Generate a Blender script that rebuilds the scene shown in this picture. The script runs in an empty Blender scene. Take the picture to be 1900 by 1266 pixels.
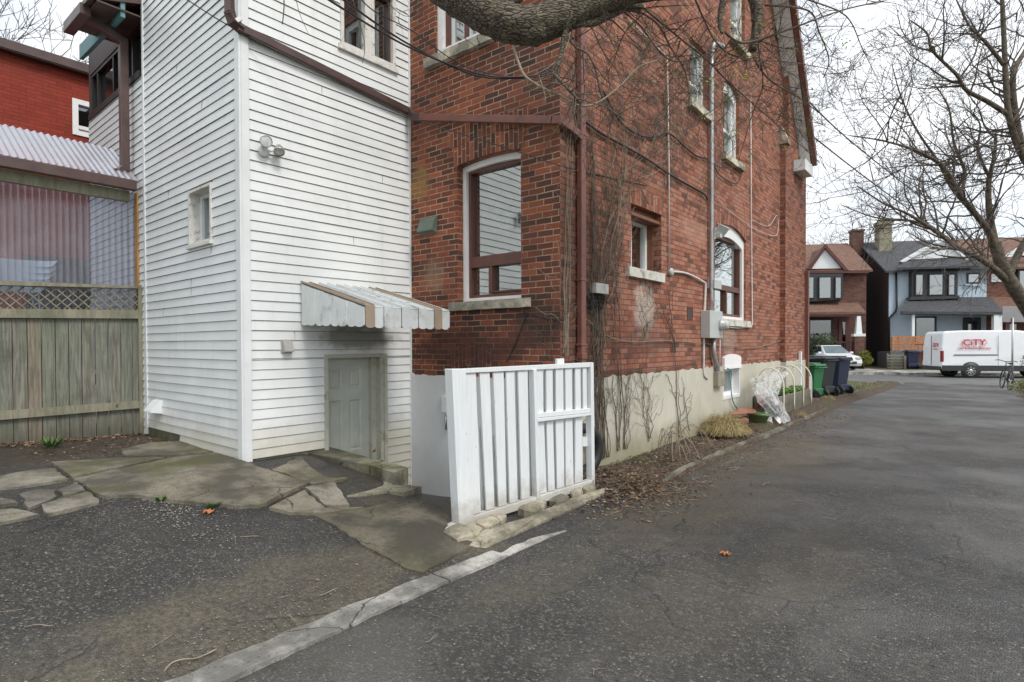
import bpy, bmesh, math, random
from mathutils import Vector, Matrix, noise as mnoise
from mathutils.geometry import delaunay_2d_cdt
R_=math.radians
random.seed(7)
# ---------------------------------------------------------------- camera

FP=1074.85; CX=950.0; CY=654.70
EYE=1.5
def _cam():
    yaw,pt,rl=0.683556558,0.01394837,-0.00350048
    sy,cy=math.sin(yaw),math.cos(yaw)
    d=(sy,0,cy); p=(-cy,0,sy); v=(0,1,0)
    cp,sp=math.cos(pt),math.sin(pt); cr,sr=math.cos(rl),math.sin(rl)
    def M(a):
        x,y,z=a; y,z=cp*y-sp*z, sp*y+cp*z
        return (cr*x-sr*y, sr*x+cr*y, z)
    md,mp,mv=M(d),M(p),M(v)
    return tuple(-c for c in mp), md, tuple(-c for c in mv)   # camera coords of world X,Y,Z
WX,WY,WZ=_cam()
def ray(px,py):
    a=((px-CX)/FP,(py-CY)/FP,1.0)
    return (sum(a[i]*WX[i] for i in range(3)),sum(a[i]*WY[i] for i in range(3)),sum(a[i]*WZ[i] for i in range(3)))
def at(px,py,t): r=ray(px,py); return (r[0]*t,r[1]*t,EYE+r[2]*t)
def onx(px,py,X): r=ray(px,py); return at(px,py,X/r[0])
def ony(px,py,Y): r=ray(px,py); return at(px,py,Y/r[1])
def onz(px,py,Z): r=ray(px,py); return at(px,py,(Z-EYE)/r[2])
def online(px,py,P,D):  # vertical plane through P with horizontal dir D
    r=ray(px,py); n=(-D[1],D[0]); k=(n[0]*P[0]+n[1]*P[1])/(n[0]*r[0]+n[1]*r[1]); return at(px,py,k)
def proj(x,y,z):
    z-=EYE
    a=[x*WX[i]+y*WY[i]+z*WZ[i] for i in range(3)]
    return (CX+FP*a[0]/a[2], CY+FP*a[1]/a[2], a[2])
scene=bpy.context.scene
cd=bpy.data.cameras.new("camera"); cam=bpy.data.objects.new("camera",cd)
scene.collection.objects.link(cam); scene.camera=cam
cd.sensor_fit='HORIZONTAL'; cd.sensor_width=36; cd.lens=36*FP/1900
cd.shift_y=(CY-633)/1900; cd.clip_end=3000; cd.clip_start=.05
rx=Vector((WX[0],WY[0],WZ[0])); ry=-Vector((WX[1],WY[1],WZ[1])); rz=-Vector((WX[2],WY[2],WZ[2]))
cam.matrix_world=Matrix(((rx.x,ry.x,rz.x,0),(rx.y,ry.y,rz.y,0),(rx.z,ry.z,rz.z,EYE),(0,0,0,1)))
# ---------------------------------------------------------------- world, sun, exposure
SUN_EL,SUN_AZ=R_(50),R_(100)      # azimuth clockwise from +Y
w=bpy.data.worlds.new("World"); scene.world=w; w.use_nodes=True
nt=w.node_tree; nt.nodes.clear()
wo=nt.nodes.new('ShaderNodeOutputWorld'); bg=nt.nodes.new('ShaderNodeBackground')
sky=nt.nodes.new('ShaderNodeTexSky'); sky.sky_type='NISHITA'; sky.sun_disc=False
sky.sun_elevation=SUN_EL; sky.sun_rotation=SUN_AZ; sky.dust_density=3
tcw=nt.nodes.new('ShaderNodeTexCoord')
mpw=nt.nodes.new('ShaderNodeMapping'); mpw.inputs['Scale'].default_value=(1,1,2.2)
nzw=nt.nodes.new('ShaderNodeTexNoise'); nzw.inputs['Scale'].default_value=2.3; nzw.inputs['Detail'].default_value=6; nzw.inputs['Roughness'].default_value=.55
rpw=nt.nodes.new('ShaderNodeValToRGB'); e=rpw.color_ramp.elements
e[0].position=.34; e[0].color=(.38,.38,.38,1); e[1].position=.60; e[1].color=(1,1,1,1)
mxw=nt.nodes.new('ShaderNodeMix'); mxw.data_type='RGBA'
# overcast deck: bright grey-white cloud over the blue sky
mxw.inputs[7].default_value=(8.0,8.25,8.5,1)
nt.links.new(tcw.outputs['Generated'],mpw.inputs[0]); nt.links.new(mpw.outputs[0],nzw.inputs['Vector'])
nt.links.new(nzw.outputs[0],rpw.inputs[0]); nt.links.new(rpw.outputs[0],mxw.inputs[0])
nt.links.new(sky.outputs[0],mxw.inputs[6]); nt.links.new(mxw.outputs[2],bg.inputs[0])
bg.inputs[1].default_value=.115; nt.links.new(bg.outputs[0],wo.inputs[0])
sl=bpy.data.lights.new("sun",'SUN'); so=bpy.data.objects.new("sun",sl); scene.collection.objects.link(so)
sl.energy=1.5; sl.angle=R_(16); sl.color=(1,.965,.92)
sd=Vector((math.sin(SUN_AZ)*math.cos(SUN_EL),math.cos(SUN_AZ)*math.cos(SUN_EL),math.sin(SUN_EL)))
so.rotation_euler=sd.to_track_quat('Z','Y').to_euler()
scene.view_settings.view_transform='Standard'; scene.view_settings.look='None'
scene.view_settings.exposure=.5; scene.view_settings.gamma=1; scene.view_settings.use_curve_mapping=False
# ---------------------------------------------------------------- mesh builder
V=Vector
class Fr:
    """local wall frame: u along e, z up, d along outward normal n"""
    def __init__(s,O,e,n): s.O=V(O); s.e=V(e).normalized(); s.n=V(n).normalized()
    def p(s,u,z,d=0): return s.O+s.e*u+s.n*d+V((0,0,z))
    def px(s,x,y,d=0):
        O=s.O+s.n*d; q=V(online(x,y,(O.x,O.y),(s.e.x,s.e.y)))
        return (q-O).dot(s.e), q.z
    def pu(s,x,y,d=0): return s.px(x,y,d)[0]
    def pz(s,x,y,d=0): return s.px(x,y,d)[1]
class MB:
    def __init__(s): s.v=[]; s.f=[]; s.m=[]; s.uv={}; s.sm=[]
    def face(s,pts,m=0,uv=None,smooth=False):
        i=len(s.v); s.v+= [tuple(p) for p in pts]; s.f.append(list(range(i,i+len(pts)))); s.m.append(m); s.sm.append(smooth)
        if uv: s.uv[len(s.f)-1]=uv
        return s
    def pf(s,vs,fs,m=0,smooth=False):
        i=len(s.v); s.v+=[tuple(p) for p in vs]
        for f in fs: s.f.append([i+k for k in f]); s.m.append(m); s.sm.append(smooth)
        return s
    def hexa(s,c,m=0):   # c: 8 corners bottom 4 ccw, top 4 ccw
        return s.pf(c,[(3,2,1,0),(4,5,6,7),(0,1,5,4),(1,2,6,5),(2,3,7,6),(3,0,4,7)],m)
    def box(s,x0,x1,y0,y1,z0,z1,m=0):
        return s.hexa([(x0,y0,z0),(x1,y0,z0),(x1,y1,z0),(x0,y1,z0),(x0,y0,z1),(x1,y0,z1),(x1,y1,z1),(x0,y1,z1)],m)
    def lb(s,F,u0,u1,z0,z1,d0,d1,m=0):
        p=F.p; return s.hexa([p(u0,z0,d0),p(u0,z0,d1),p(u1,z0,d1),p(u1,z0,d0),p(u0,z1,d0),p(u0,z1,d1),p(u1,z1,d1),p(u1,z1,d0)],m)
    def obox(s,c,ax,ay,az,m=0):  # centre + half vectors
        c,ax,ay,az=V(c),V(ax),V(ay),V(az)
        return s.hexa([c-ax-ay-az,c+ax-ay-az,c+ax+ay-az,c-ax+ay-az,c-ax-ay+az,c+ax-ay+az,c+ax+ay+az,c-ax+ay+az],m)
    def bar(s,a,b,w,h,m=0,up=(0,0,1)):
        a,b=V(a),V(b); d=(b-a); L=d.length; d/=L; x=d.cross(V(up)); 
        if x.length<1e-4: x=d.cross(V((1,0,0)))
        x.normalize(); y=x.cross(d)
        return s.obox((a+b)/2,d*L/2,x*w/2,y*h/2,m)
    def tube(s,pts,r,n=6,m=0,cap=True,smooth=True):
        pts=[V(p) for p in pts]
        if not hasattr(r,'__len__'): r=[r]*len(pts)
        rings=[]; prev=None
        for i,p in enumerate(pts):
            t=(pts[min(i+1,len(pts)-1)]-pts[max(i-1,0)])
            if t.length<1e-9: t=V((0,0,1))
            t.normalize()
            if prev is None:
                a=V((0,0,1)) if abs(t.z)<.9 else V((1,0,0)); x=t.cross(a).normalized()
            else:
                x=prev-t*prev.dot(t)
                if x.length<1e-6: x=t.cross(V((.3,.5,.8)))
                x.normalize()
            prev=x; y=t.cross(x); rings.append([p+(x*math.cos(2*math.pi*k/n)+y*math.sin(2*math.pi*k/n))*r[i] for k in range(n)])
        vs=[q for rg in rings for q in rg]; fs=[]
        for i in range(len(pts)-1):
            for k in range(n): fs.append((i*n+k,i*n+(k+1)%n,(i+1)*n+(k+1)%n,(i+1)*n+k))
        s.pf(vs,fs,m,smooth)
        if cap:
            i0=len(s.v)-len(vs)
            s.f.append([i0+k for k in range(n)][::-1]); s.m.append(m); s.sm.append(False)
            s.f.append([i0+len(vs)-n+k for k in range(n)]); s.m.append(m); s.sm.append(False)
        return s
    def lathe(s,c,prof,n=20,m=0,axis=(0,0,1),smooth=True):
        c=V(c); a=V(axis).normalized(); x=a.cross(V((0,0,1)) if abs(a.z)<.9 else V((1,0,0))).normalized(); y=a.cross(x)
        vs=[];fs=[]
        for (r,h) in prof:
            for k in range(n):
                t=2*math.pi*k/n; vs.append(c+a*h+(x*math.cos(t)+y*math.sin(t))*max(r,1e-4))
        for i in range(len(prof)-1):
            for k in range(n): fs.append((i*n+k,i*n+(k+1)%n,(i+1)*n+(k+1)%n,(i+1)*n+k))
        return s.pf(vs,fs,m,smooth)
    def sweep(s,pts,prof,m=0,up=(0,0,1),cap=True):  # rectangular/poly profile in (side,up) coords
        pts=[V(p) for p in pts]; n=len(prof); vs=[];fs=[]
        for i,p in enumerate(pts):
            t=(pts[min(i+1,len(pts)-1)]-pts[max(i-1,0)]).normalized(); x=t.cross(V(up)).normalized(); y=x.cross(t)
            vs+=[p+x*a+y*b for a,b in prof]
        for i in range(len(pts)-1):
            for k in range(n): fs.append((i*n+k,i*n+(k+1)%n,(i+1)*n+(k+1)%n,(i+1)*n+k))
        s.pf(vs,fs,m)
        if cap:
            i0=len(s.v)-len(vs); s.f+= [[i0+k for k in range(n)][::-1],[i0+len(vs)-n+k for k in range(n)]]; s.m+=[m,m]; s.sm+=[False,False]
        return s
    def build(s,name,mats,parent=None,label=None,cat=None,group=None,kind=None,bevel=0,subs=0,fix=True):
        me=bpy.data.meshes.new(name)
        L=V((0,0,0)); q=parent
        while q: L+=q.location; q=q.parent
        if not parent and kind!='structure' and s.v:
            xs=[p[0] for p in s.v]; ys=[p[1] for p in s.v]; L=V(((min(xs)+max(xs))/2,(min(ys)+max(ys))/2,min(p[2] for p in s.v)))
        me.from_pydata([(p[0]-L.x,p[1]-L.y,p[2]-L.z) for p in s.v],[],s.f)
        if not isinstance(mats,(list,tuple)): mats=[mats]
        for m in mats: me.materials.append(m)
        me.polygons.foreach_set('material_index',s.m); me.polygons.foreach_set('use_smooth',s.sm)
        ul=me.uv_layers.new(name='UVMap'); me.update()
        dat=[0.0]*(2*len(me.loops))
        for pi,p in enumerate(me.polygons):
            cu=s.uv.get(pi)
            if cu is None: nn=p.normal; ax,ay,az=abs(nn.x),abs(nn.y),abs(nn.z)
            for j,li in enumerate(p.loop_indices):
                if cu is not None: a,b=cu[j]
                else:
                    q=s.v[me.loops[li].vertex_index]
                    if az>.8: a,b=q[0],q[1]
                    elif ax>ay: a,b=q[1],q[2]
                    else: a,b=q[0],q[2]
                dat[2*li]=a; dat[2*li+1]=b
        ul.data.foreach_set('uv',dat)
        if fix:
            bm=bmesh.new(); bm.from_mesh(me); bmesh.ops.recalc_face_normals(bm,faces=bm.faces); bm.to_mesh(me); bm.free()
        o=bpy.data.objects.new(name,me); scene.collection.objects.link(o)
        if parent: o.parent=parent
        else: o.location=L
        tag(o,label,cat,group,kind)
        if bevel:
            b=o.modifiers.new('bevel','BEVEL'); b.width=bevel; b.segments=2; b.limit_method='ANGLE'; b.angle_limit=R_(40)
        if subs:
            b=o.modifiers.new('sub','SUBSURF'); b.levels=subs; b.render_levels=subs
        return o
def tag(o,label=None,cat=None,group=None,kind=None):
    if label: o['label']=label
    if cat: o['category']=cat
    if group: o['group']=group
    if kind: o['kind']=kind
    return o
def thing(name,loc,label,cat,group=None):
    o=bpy.data.objects.new(name,None); scene.collection.objects.link(o); o.location=loc; o.empty_display_size=.1
    tag(o,label,cat,group); bpy.context.view_layer.update(); return o
def copy_tree(o,parent=None):
    c=o.copy(); scene.collection.objects.link(c); c.parent=parent
    for ch in o.children: copy_tree(ch,c)
    return c
def st(mb,name,mat,**k): return mb.build(name,mat,kind='structure',**k)
# ---------------------------------------------------------------- materials
class NB:
    def __init__(s,name):
        s.mat=bpy.data.materials.new(name); s.mat.use_nodes=True; s.nt=s.mat.node_tree; s.b=s.nt.nodes['Principled BSDF']; s.out=s.nt.nodes['Material Output']
        s._tc=None
    def n(s,typ,out=0,**kw):
        nd=s.nt.nodes.new('ShaderNode'+typ)
        for k,v in kw.items():
            if k in('operation','data_type','blend_type','feature','distance','interpolation_type','noise_dimensions','voronoi_dimensions'): setattr(nd,k,v); continue
        for k,v in kw.items():
            if k in('operation','data_type','blend_type','feature','distance','interpolation_type','noise_dimensions','voronoi_dimensions'): continue
            i=int(k[1:]) if k[0]=='i' and k[1:].isdigit() else k
            sk=nd.inputs[i]
            if hasattr(v,'links'): s.nt.links.new(v,sk)
            else: sk.default_value=v
        return nd.outputs[out]
    def co(s,which='Object'):
        if s._tc is None: s._tc=s.nt.nodes.new('ShaderNodeTexCoord')
        return s._tc.outputs[which]
    def pos(s):
        return s.n('NewGeometry')
    def noise(s,sc,det=4,rough=.55,vec=None,dist=0,out=0):
        return s.n('TexNoise',out,Vector=vec if vec is not None else s.pos(),Scale=sc,Detail=det,Roughness=rough,Distortion=dist)
    def vor(s,sc,vec=None,feature='F1',out=0,rnd=1):
        return s.n('TexVoronoi',out,feature=feature,Vector=vec if vec is not None else s.pos(),Scale=sc,Randomness=rnd)
    def ma(s,op,a,b=0.0,c=0.0,clamp=False):
        o=s.n('Math',operation=op,i0=a,i1=b,i2=c); 
        if clamp: o.node.use_clamp=True
        return o
    def ramp(s,fac,stops,interp='LINEAR'):
        nd=s.nt.nodes.new('ShaderNodeValToRGB'); s.nt.links.new(fac,nd.inputs[0]); cr=nd.color_ramp; cr.interpolation=interp
        while len(cr.elements)<len(stops): cr.elements.new(.5)
        for el,(p,c) in zip(cr.elements,stops): el.position=p; el.color=(c,c,c,1) if not hasattr(c,'__len__') else (*c[:3],1)
        return nd.outputs[0]
    def mix(s,f,a,b,blend='MIX'):
        nd=s.nt.nodes.new('ShaderNodeMix'); nd.data_type='RGBA'; nd.blend_type=blend
        for i,v in ((0,f),(6,a),(7,b)):
            if hasattr(v,'links'): s.nt.links.new(v,nd.inputs[i])
            else: nd.inputs[i].default_value=v if (i==0) else (*v[:3],1)
        return nd.outputs[2]
    def sep(s,v): nd=s.nt.nodes.new('ShaderNodeSeparateXYZ'); s.nt.links.new(v,nd.inputs[0]); return nd.outputs
    def comb(s,x,y,z=0.0): return s.n('CombineXYZ',X=x,Y=y,Z=z)
    def sstep(s,v,a,b): 
        nd=s.nt.nodes.new('ShaderNodeMapRange'); nd.interpolation_type='SMOOTHSTEP'; s.nt.links.new(v,nd.inputs[0]); nd.inputs[1].default_value=a; nd.inputs[2].default_value=b; return nd.outputs[0]
    def blob(s,c,r,nz=.5,sc=6):   # 0..1 mask round a world point, ragged edge
        p=s.pos(); d=s.n('VectorMath',operation='SUBTRACT',i0=p,i1=c); d=s.n('VectorMath',operation='DIVIDE',i0=d,i1=r)
        L=s.n('VectorMath',1,operation='LENGTH',i0=d)
        L=s.ma('ADD',L,s.ma('MULTIPLY',s.ma('SUBTRACT',s.noise(sc,5,.65),.5),nz*2))
        return s.sstep(L,1.0,.45)
    def bump(s,h,strength=.3,dist=.01):
        o=s.n('Bump',Height=h,Strength=strength,Distance=dist); s.nt.links.new(o,s.b.inputs['Normal']); return o
    def set(s,col=None,rough=None,metal=None,**kw):
        for k,v in (('Base Color',col),('Roughness',rough),('Metallic',metal)):
            if v is None: continue
            if hasattr(v,'links'): s.nt.links.new(v,s.b.inputs[k])
            else: s.b.inputs[k].default_value=(*v[:3],1) if k=='Base Color' else v
        for k,v in kw.items():
            k=k.replace('_',' '); 
            if hasattr(v,'links'): s.nt.links.new(v,s.b.inputs[k])
            else: s.b.inputs[k].default_value=v
        return s.mat
def sc(c,k): return tuple(x*k for x in c)
def paint(name,c,rough=.5,var=.15,nsc=6,bump=.1,dirt=None,dsc=3,dth=(.5,.75),metal=0):
    b=NB(name); n1=b.noise(nsc,6,.6); col=b.mix(b.sstep(n1,.3,.7),sc(c,1-var),sc(c,1+var*.6))
    if dirt: col=b.mix(b.ma('MULTIPLY',b.sstep(b.noise(dsc,7,.65),dth[0],dth[1]),.75),col,dirt)
    n2=b.noise(nsc*12,3,.6)
    if bump: b.bump(n2,bump,.004)
    return b.set(col,b.ma('ADD',b.ma('MULTIPLY',n1,.2),rough-.1),metal)
M={}
def brick(name,cols,mortar,h=.066,wd=.215,mw=.005,stains=(),dark=.5,rough=.9,course_shadow=0):
    b=NB(name); uv=b.co('UV'); 
    dn=b.noise(5,3,.6,vec=uv,out=1); dn=b.n('VectorMath',operation='SUBTRACT',i0=dn,i1=(.5,.5,.5)); dn=b.n('VectorMath',operation='SCALE',i0=dn,Scale=.010)
    uvd=b.n('VectorMath',operation='ADD',i0=uv,i1=dn)
    dn2=b.noise(60,2,.6,vec=uv,out=1); dn2=b.n('VectorMath',operation='SUBTRACT',i0=dn2,i1=(.5,.5,.5)); dn2=b.n('VectorMath',operation='SCALE',i0=dn2,Scale=.004)
    uvd=b.n('VectorMath',operation='ADD',i0=uvd,i1=dn2)
    X,Y,_=b.sep(uvd); v=b.ma('DIVIDE',Y,h); row=b.ma('FLOOR',v)
    wn=b.n('TexWhiteNoise',0,noise_dimensions='1D',W=row)
    u=b.ma('ADD',b.ma('DIVIDE',X,wd),b.ma('ADD',b.ma('MULTIPLY',b.ma('MODULO',row,2.0),.5),b.ma('MULTIPLY',wn,.22)))
    col=b.ma('FLOOR',u)
    fu=b.ma('FRACT',u); fv=b.ma('FRACT',v)
    du=b.ma('MULTIPLY',b.ma('MINIMUM',fu,b.ma('SUBTRACT',1.0,fu)),wd); dv=b.ma('MULTIPLY',b.ma('MINIMUM',fv,b.ma('SUBTRACT',1.0,fv)),h)
    d=b.ma('MINIMUM',du,dv)
    inb=b.sstep(d,mw*.55,mw*1.25)
    rnd=b.n('TexWhiteNoise',0,noise_dimensions='2D',Vector=b.comb(col,row))
    # darker clusters of brick over the wall
    rr=b.ma('ADD',b.ma('MULTIPLY',rnd,1-dark*.4),b.ma('MULTIPLY',b.ma('SUBTRACT',b.noise(.9,3,.5,vec=uv),.35),dark))
    n=len(cols); bc=b.ramp(rr,[(i/(n-1)*.9+.03,c) for i,c in enumerate(cols)])
    fine=b.noise(55,5,.7,vec=uv); bc=b.mix(b.sstep(fine,.3,.75),sc_mul(b,bc,.72),bc)
    mcol=b.mix(b.sstep(b.noise(3,5,.6,vec=uv),.35,.65),mortar,sc(mortar,.5))
    c=b.mix(inb,mcol,bc)
    big=b.noise(.55,5,.6); c=b.mix(b.ma('MULTIPLY',b.sstep(big,.45,.75),.35),c,(.05,.035,.03))
    for (cc,r,colr,st_) in stains:
        c=b.mix(b.ma('MULTIPLY',b.blob(cc,r,.6,9),st_),c,colr)
    b.bump(b.ma('ADD',b.ma('MULTIPLY',inb,1.0),b.ma('MULTIPLY',fine,.35)),.55,.008)
    return b.set(c,rough)
def sc_mul(b,col,k): return b.mix(1.0,col,(k,k,k),'MULTIPLY')
# ---------------------------------------------------------------- frames of the building (metres; camera stands at x=0,y=0)
XW=-3.403; YB=4.974
D2=V((math.sin(R_(1.2)),math.cos(R_(1.2)),0)); E2=V((D2.y,-D2.x,0))
PB=V((-5.784,2.813,0))
FS=Fr((XW,0,0),(0,1,0),(1,0,0))      # side wall, u = y
FB=Fr((0,YB,0),(1,0,0),(0,-1,0))     # back wall, u = x
FA=Fr(PB,D2,E2)                      # clad extension, door face
FL=Fr(PB,E2,-D2)                     # clad extension, left face (u negative)
# ---------------------------------------------------------------- ground heights
def ss(a,b,x): t=max(0,min(1,(x-a)/(b-a))); return t*t*(3-2*t)
def G(x,y):
    z=-.2*ss(14,28,y)
    if x<-2.62:
        if y<5.2: 
            z+= .33*min(1,(-2.62-x)/3.0)**.9
            sx=ss(-3.35,-4.5,x); sy=ss(3.35,4.75,y)
            if x>-5.9: z-= (z+.47)*sx*sy
            z+= .07*ss(4.2,5.2,y)*(1-sx)*ss(-2.62,-3.0,x)
        else: z+=.10*ss(-2.62,-2.85,x)
    return z
def og(px,py,dz=0):
    z=0.0
    for i in range(60):
        p=onz(px,py,z+dz); z+=.5*(G(p[0],p[1])-z)
    return V((p[0],p[1],z+dz))
# ---------------------------------------------------------------- materials of the setting
def asphalt(name,side):
    b=NB(name); p=b.pos()
    v=b.vor(85); vc=b.vor(85,out=1); R1,_,_2=b.sep(vc)
    stone=b.ramp(R1,[(0,(.012,.011,.010)),(.4,(.026,.025,.023)),(.72,(.062,.058,.051)),(.92,(.14,.13,.11)),(1,(.30,.28,.25))])
    n=b.noise(1.1,8,.72); col=b.mix(.5,stone,b.mix(b.sstep(n,.3,.7),(.014,.014,.013),(.052,.048,.042) if name=='old_asphalt' else (.082,.078,.071)))
    big=b.vor(38,out=1); r2,_a,_b=b.sep(big); dd=b.vor(38)
    peb=b.ma('MULTIPLY',b.ma('GREATER_THAN',r2,b.ma('SUBTRACT',1.02,b.ma('MULTIPLY',b.sstep(b.noise(1.7,6,.65),.4,.7),.2))),b.ma('LESS_THAN',dd,.22)); col=b.mix(peb,col,(.30,.27,.23))
    if name!='old_asphalt':
        lg=b.noise(.55,7,.68,dist=.5); col=b.mix(b.ma('MULTIPLY',b.sstep(lg,.47,.62),.5),col,(.125,.12,.11)); col=b.mix(b.ma('MULTIPLY',b.sstep(b.noise(.8,6,.7),.54,.68),.6),col,(.018,.018,.018))
    # dirt drifts
    dirt=b.mix(b.sstep(b.noise(30,5,.7),.3,.7),(.05,.043,.03),(.155,.135,.092))
    gr=b.sstep(b.noise(2.4,7,.7),.36,.62)
    def addm(c,r,nz,k,colr): 
        nonlocal col; col=b.mix(b.ma('MULTIPLY',b.ma('MULTIPLY',b.blob(c,r,nz,2.5),k),b.ma('ADD',b.ma('MULTIPLY',gr,.6),.4)),col,colr)
    for c,r,nz,k in side: addm(c,r,nz,k,dirt)
    brown=b.mix(b.noise(40,4,.7),(.045,.038,.028),(.095,.08,.058))
    sp=b.ma('MULTIPLY',b.sstep(b.noise(.8,5,.6,dist=.6),.54,.72),.45); col=b.mix(sp,col,brown)
    if name=='old_asphalt':
        m_=b.ma('MULTIPLY',b.blob((-7.9,2.3,.3),(2.3,1.5,1.2),.25,3),.9); col=b.mix(m_,col,b.mix(b.sstep(b.noise(9,8,.7),.35,.65),(.028,.02,.014),(.11,.08,.055)))
        oil=b.blob((-5.6,.6,.2),(1.6,.8,1),.5,1.6); col=b.mix(b.ma('MULTIPLY',oil,.35),col,(.012,.012,.013))
    # cracks: dark wandering lines
    wv=b.noise(1.6,5,.6,out=1); wv=b.n('VectorMath',operation='SCALE',i0=wv,Scale=.5); q=b.n('VectorMath',operation='ADD',i0=p,i1=wv)
    cr=b.vor(.42,vec=q,feature='DISTANCE_TO_EDGE'); cr2=b.vor(1.7,vec=q,feature='DISTANCE_TO_EDGE'); crack=b.ma('MAXIMUM',b.ma('MULTIPLY',b.ma('LESS_THAN',cr,.0026),b.sstep(b.noise(.7,3),.45,.53)),b.ma('MULTIPLY',b.ma('LESS_THAN',cr2,.007),b.sstep(b.noise(.55,4),.57,.62)))
    pt=b.vor(.33,vec=q,out=1); pr_,_,_2=b.sep(pt); col=b.mix(b.ma('MULTIPLY',b.ma('GREATER_THAN',pr_,.6),.28),col,(.018,.018,.018)); col=b.mix(b.ma('MULTIPLY',crack,.65),col,(.012,.011,.01))
    h=b.ma('ADD',b.ma('MULTIPLY',v,-.9),b.ma('ADD',b.ma('MULTIPLY',b.noise(230,3,.6),.6),b.ma('MULTIPLY',crack,-3.0)))
    b.bump(h,.9,.008)
    wet=b.sstep(b.noise(.45,6,.6),.38,.62)
    rg=b.ma('SUBTRACT',.72,b.ma('MULTIPLY',wet,.34))
    return b.set(col,rg,Specular_IOR_Level=.55)
M['asph']=asphalt('asphalt',[((-2.2,5.3,0),(.85,1.7,.6),.3,1.0),((-2.2,3.0,0),(.32,1.0,.6),.3,.5),((-2.15,8.2,0),(.75,2.6,.6),.3,1.0),((-2.3,12.5,0),(.35,2.5,.6),.35,.5),((-.9,4.4,0),(.5,1.0,.5),.5,.35),((-1.3,3.3,0),(.5,1,.5),.5,.35)])
M['asph2']=asphalt('old_asphalt',[((-3.1,1.6,0),(.6,1.7,.6),.3,1.0),((-3.4,3.1,0),(1.0,.5,.6),.35,1.0),((-4.6,3.2,0),(.6,.8,.6),.35,.6),((-5.3,.8,0),(.9,.5,.5),.5,.45),((-6.3,1.6,0),(.9,.5,.5),.5,.8)])
def soil(name):
    b=NB(name); n=b.noise(14,8,.72); v=b.vor(60,out=1); r,_,_2=b.sep(v)
    c=b.ramp(n,[(.25,(.022,.015,.010)),(.5,(.06,.04,.026)),(.75,(.13,.092,.062))]); c=b.mix(b.ma('MULTIPLY',b.ma('GREATER_THAN',r,.9),.6),c,(.25,.2,.14))
    g=b.sstep(b.noise(1.3,5,.6),.52,.66); c=b.mix(b.ma('MULTIPLY',g,.5),c,(.06,.065,.025))
    b.bump(b.ma('ADD',n,b.ma('MULTIPLY',b.vor(60),.6)),.9,.02); return b.set(c,.95)
M['soil']=soil('soil')
def concrete(name,base,moss=.5,msc=2.2,agg=.5,dark=(.05,.045,.035)):
    b=NB(name); n=b.noise(2,7,.65); f=b.noise(60,5,.7)
    c=b.mix(b.sstep(n,.40,.62),sc(base,.38),sc(base,1.3)); c=b.mix(b.ma('MULTIPLY',b.sstep(b.noise(7,8,.75),.45,.7),.5),c,sc(base,.4)); c=b.mix(b.ma('MULTIPLY',b.sstep(f,.4,.75),agg),c,sc(base,.55))
    c=b.mix(b.ma('MULTIPLY',b.sstep(b.noise(msc,6,.62),.44,.66),moss),c,(.075,.078,.022))
    c=b.mix(b.ma('MULTIPLY',b.sstep(b.noise(4,8,.7),.56,.74),.7),c,dark)
    cv=b.noise(1.1,6,.6,out=1); cv=b.n('VectorMath',operation='ADD',i0=b.pos(),i1=b.n('VectorMath',operation='SCALE',i0=cv,Scale=.5)); ce=b.vor(1.1,vec=cv,feature='DISTANCE_TO_EDGE'); hair=b.ma('MULTIPLY',b.ma('LESS_THAN',ce,.006),b.sstep(b.noise(.9,3),.5,.56)); c=b.mix(b.ma('MULTIPLY',hair,.8),c,(.02,.018,.014))
    sp=b.vor(75,out=1); r,_,_2=b.sep(sp); c=b.mix(b.ma('MULTIPLY',b.ma('GREATER_THAN',r,.965),.4),c,(.03,.03,.03))
    b.bump(b.ma('ADD',f,b.ma('MULTIPLY',n,2.0)),.6,.015); return b.set(c,.88)
M['slab']=concrete('mossy_concrete',(.19,.172,.128),.85,1.3,.7,(.03,.027,.02))
M['worn']=concrete('worn_dirty_concrete',(.13,.115,.085),.35,1.5,.85,(.03,.024,.017))
M['slab2']=concrete('pale_flagstone',(.23,.21,.17),.45,3,.6)
M['kerb']=concrete('kerb_concrete',(.40,.385,.35),.12,3,.35,(.14,.13,.11))
M['chunk']=concrete('broken_concrete',(.36,.325,.245),.3,5)
M['block']=concrete('block_concrete',(.22,.21,.15),.9,3)
M['walk']=concrete('pavement',(.40,.39,.36),.05,2,.2,(.25,.24,.2))
def stucco(name):
    b=NB(name); n=b.noise(1.2,6,.6); f=b.noise(25,6,.7)
    c=b.mix(b.sstep(n,.35,.7),(.46,.44,.355),(.56,.54,.455))
    z=b.sep(b.pos())[2]; low=b.ma('MULTIPLY',b.sstep(b.ma('ADD',z,b.ma('MULTIPLY',b.noise(3,6,.65),-.5)),.28,-.15),.75); c=b.mix(low,c,(.24,.22,.12))
    st=b.noise(1,5,.7,vec=b.n('VectorMath',operation='MULTIPLY',i0=b.pos(),i1=(6,6,.5))); c=b.mix(b.ma('MULTIPLY',b.sstep(st,.52,.72),.35),c,(.30,.28,.20))
    ch=b.vor(7,out=1); 
    b.bump(b.ma('ADD',f,b.ma('MULTIPLY',n,2.5)),.25,.01); return b.set(c,.85)
M['stucco']=stucco('stucco')
M['stucco2']=paint('white_stucco',(.66,.68,.68),.7,.06,2,.2,(.5,.48,.42),2.5,(.55,.8))
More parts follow.
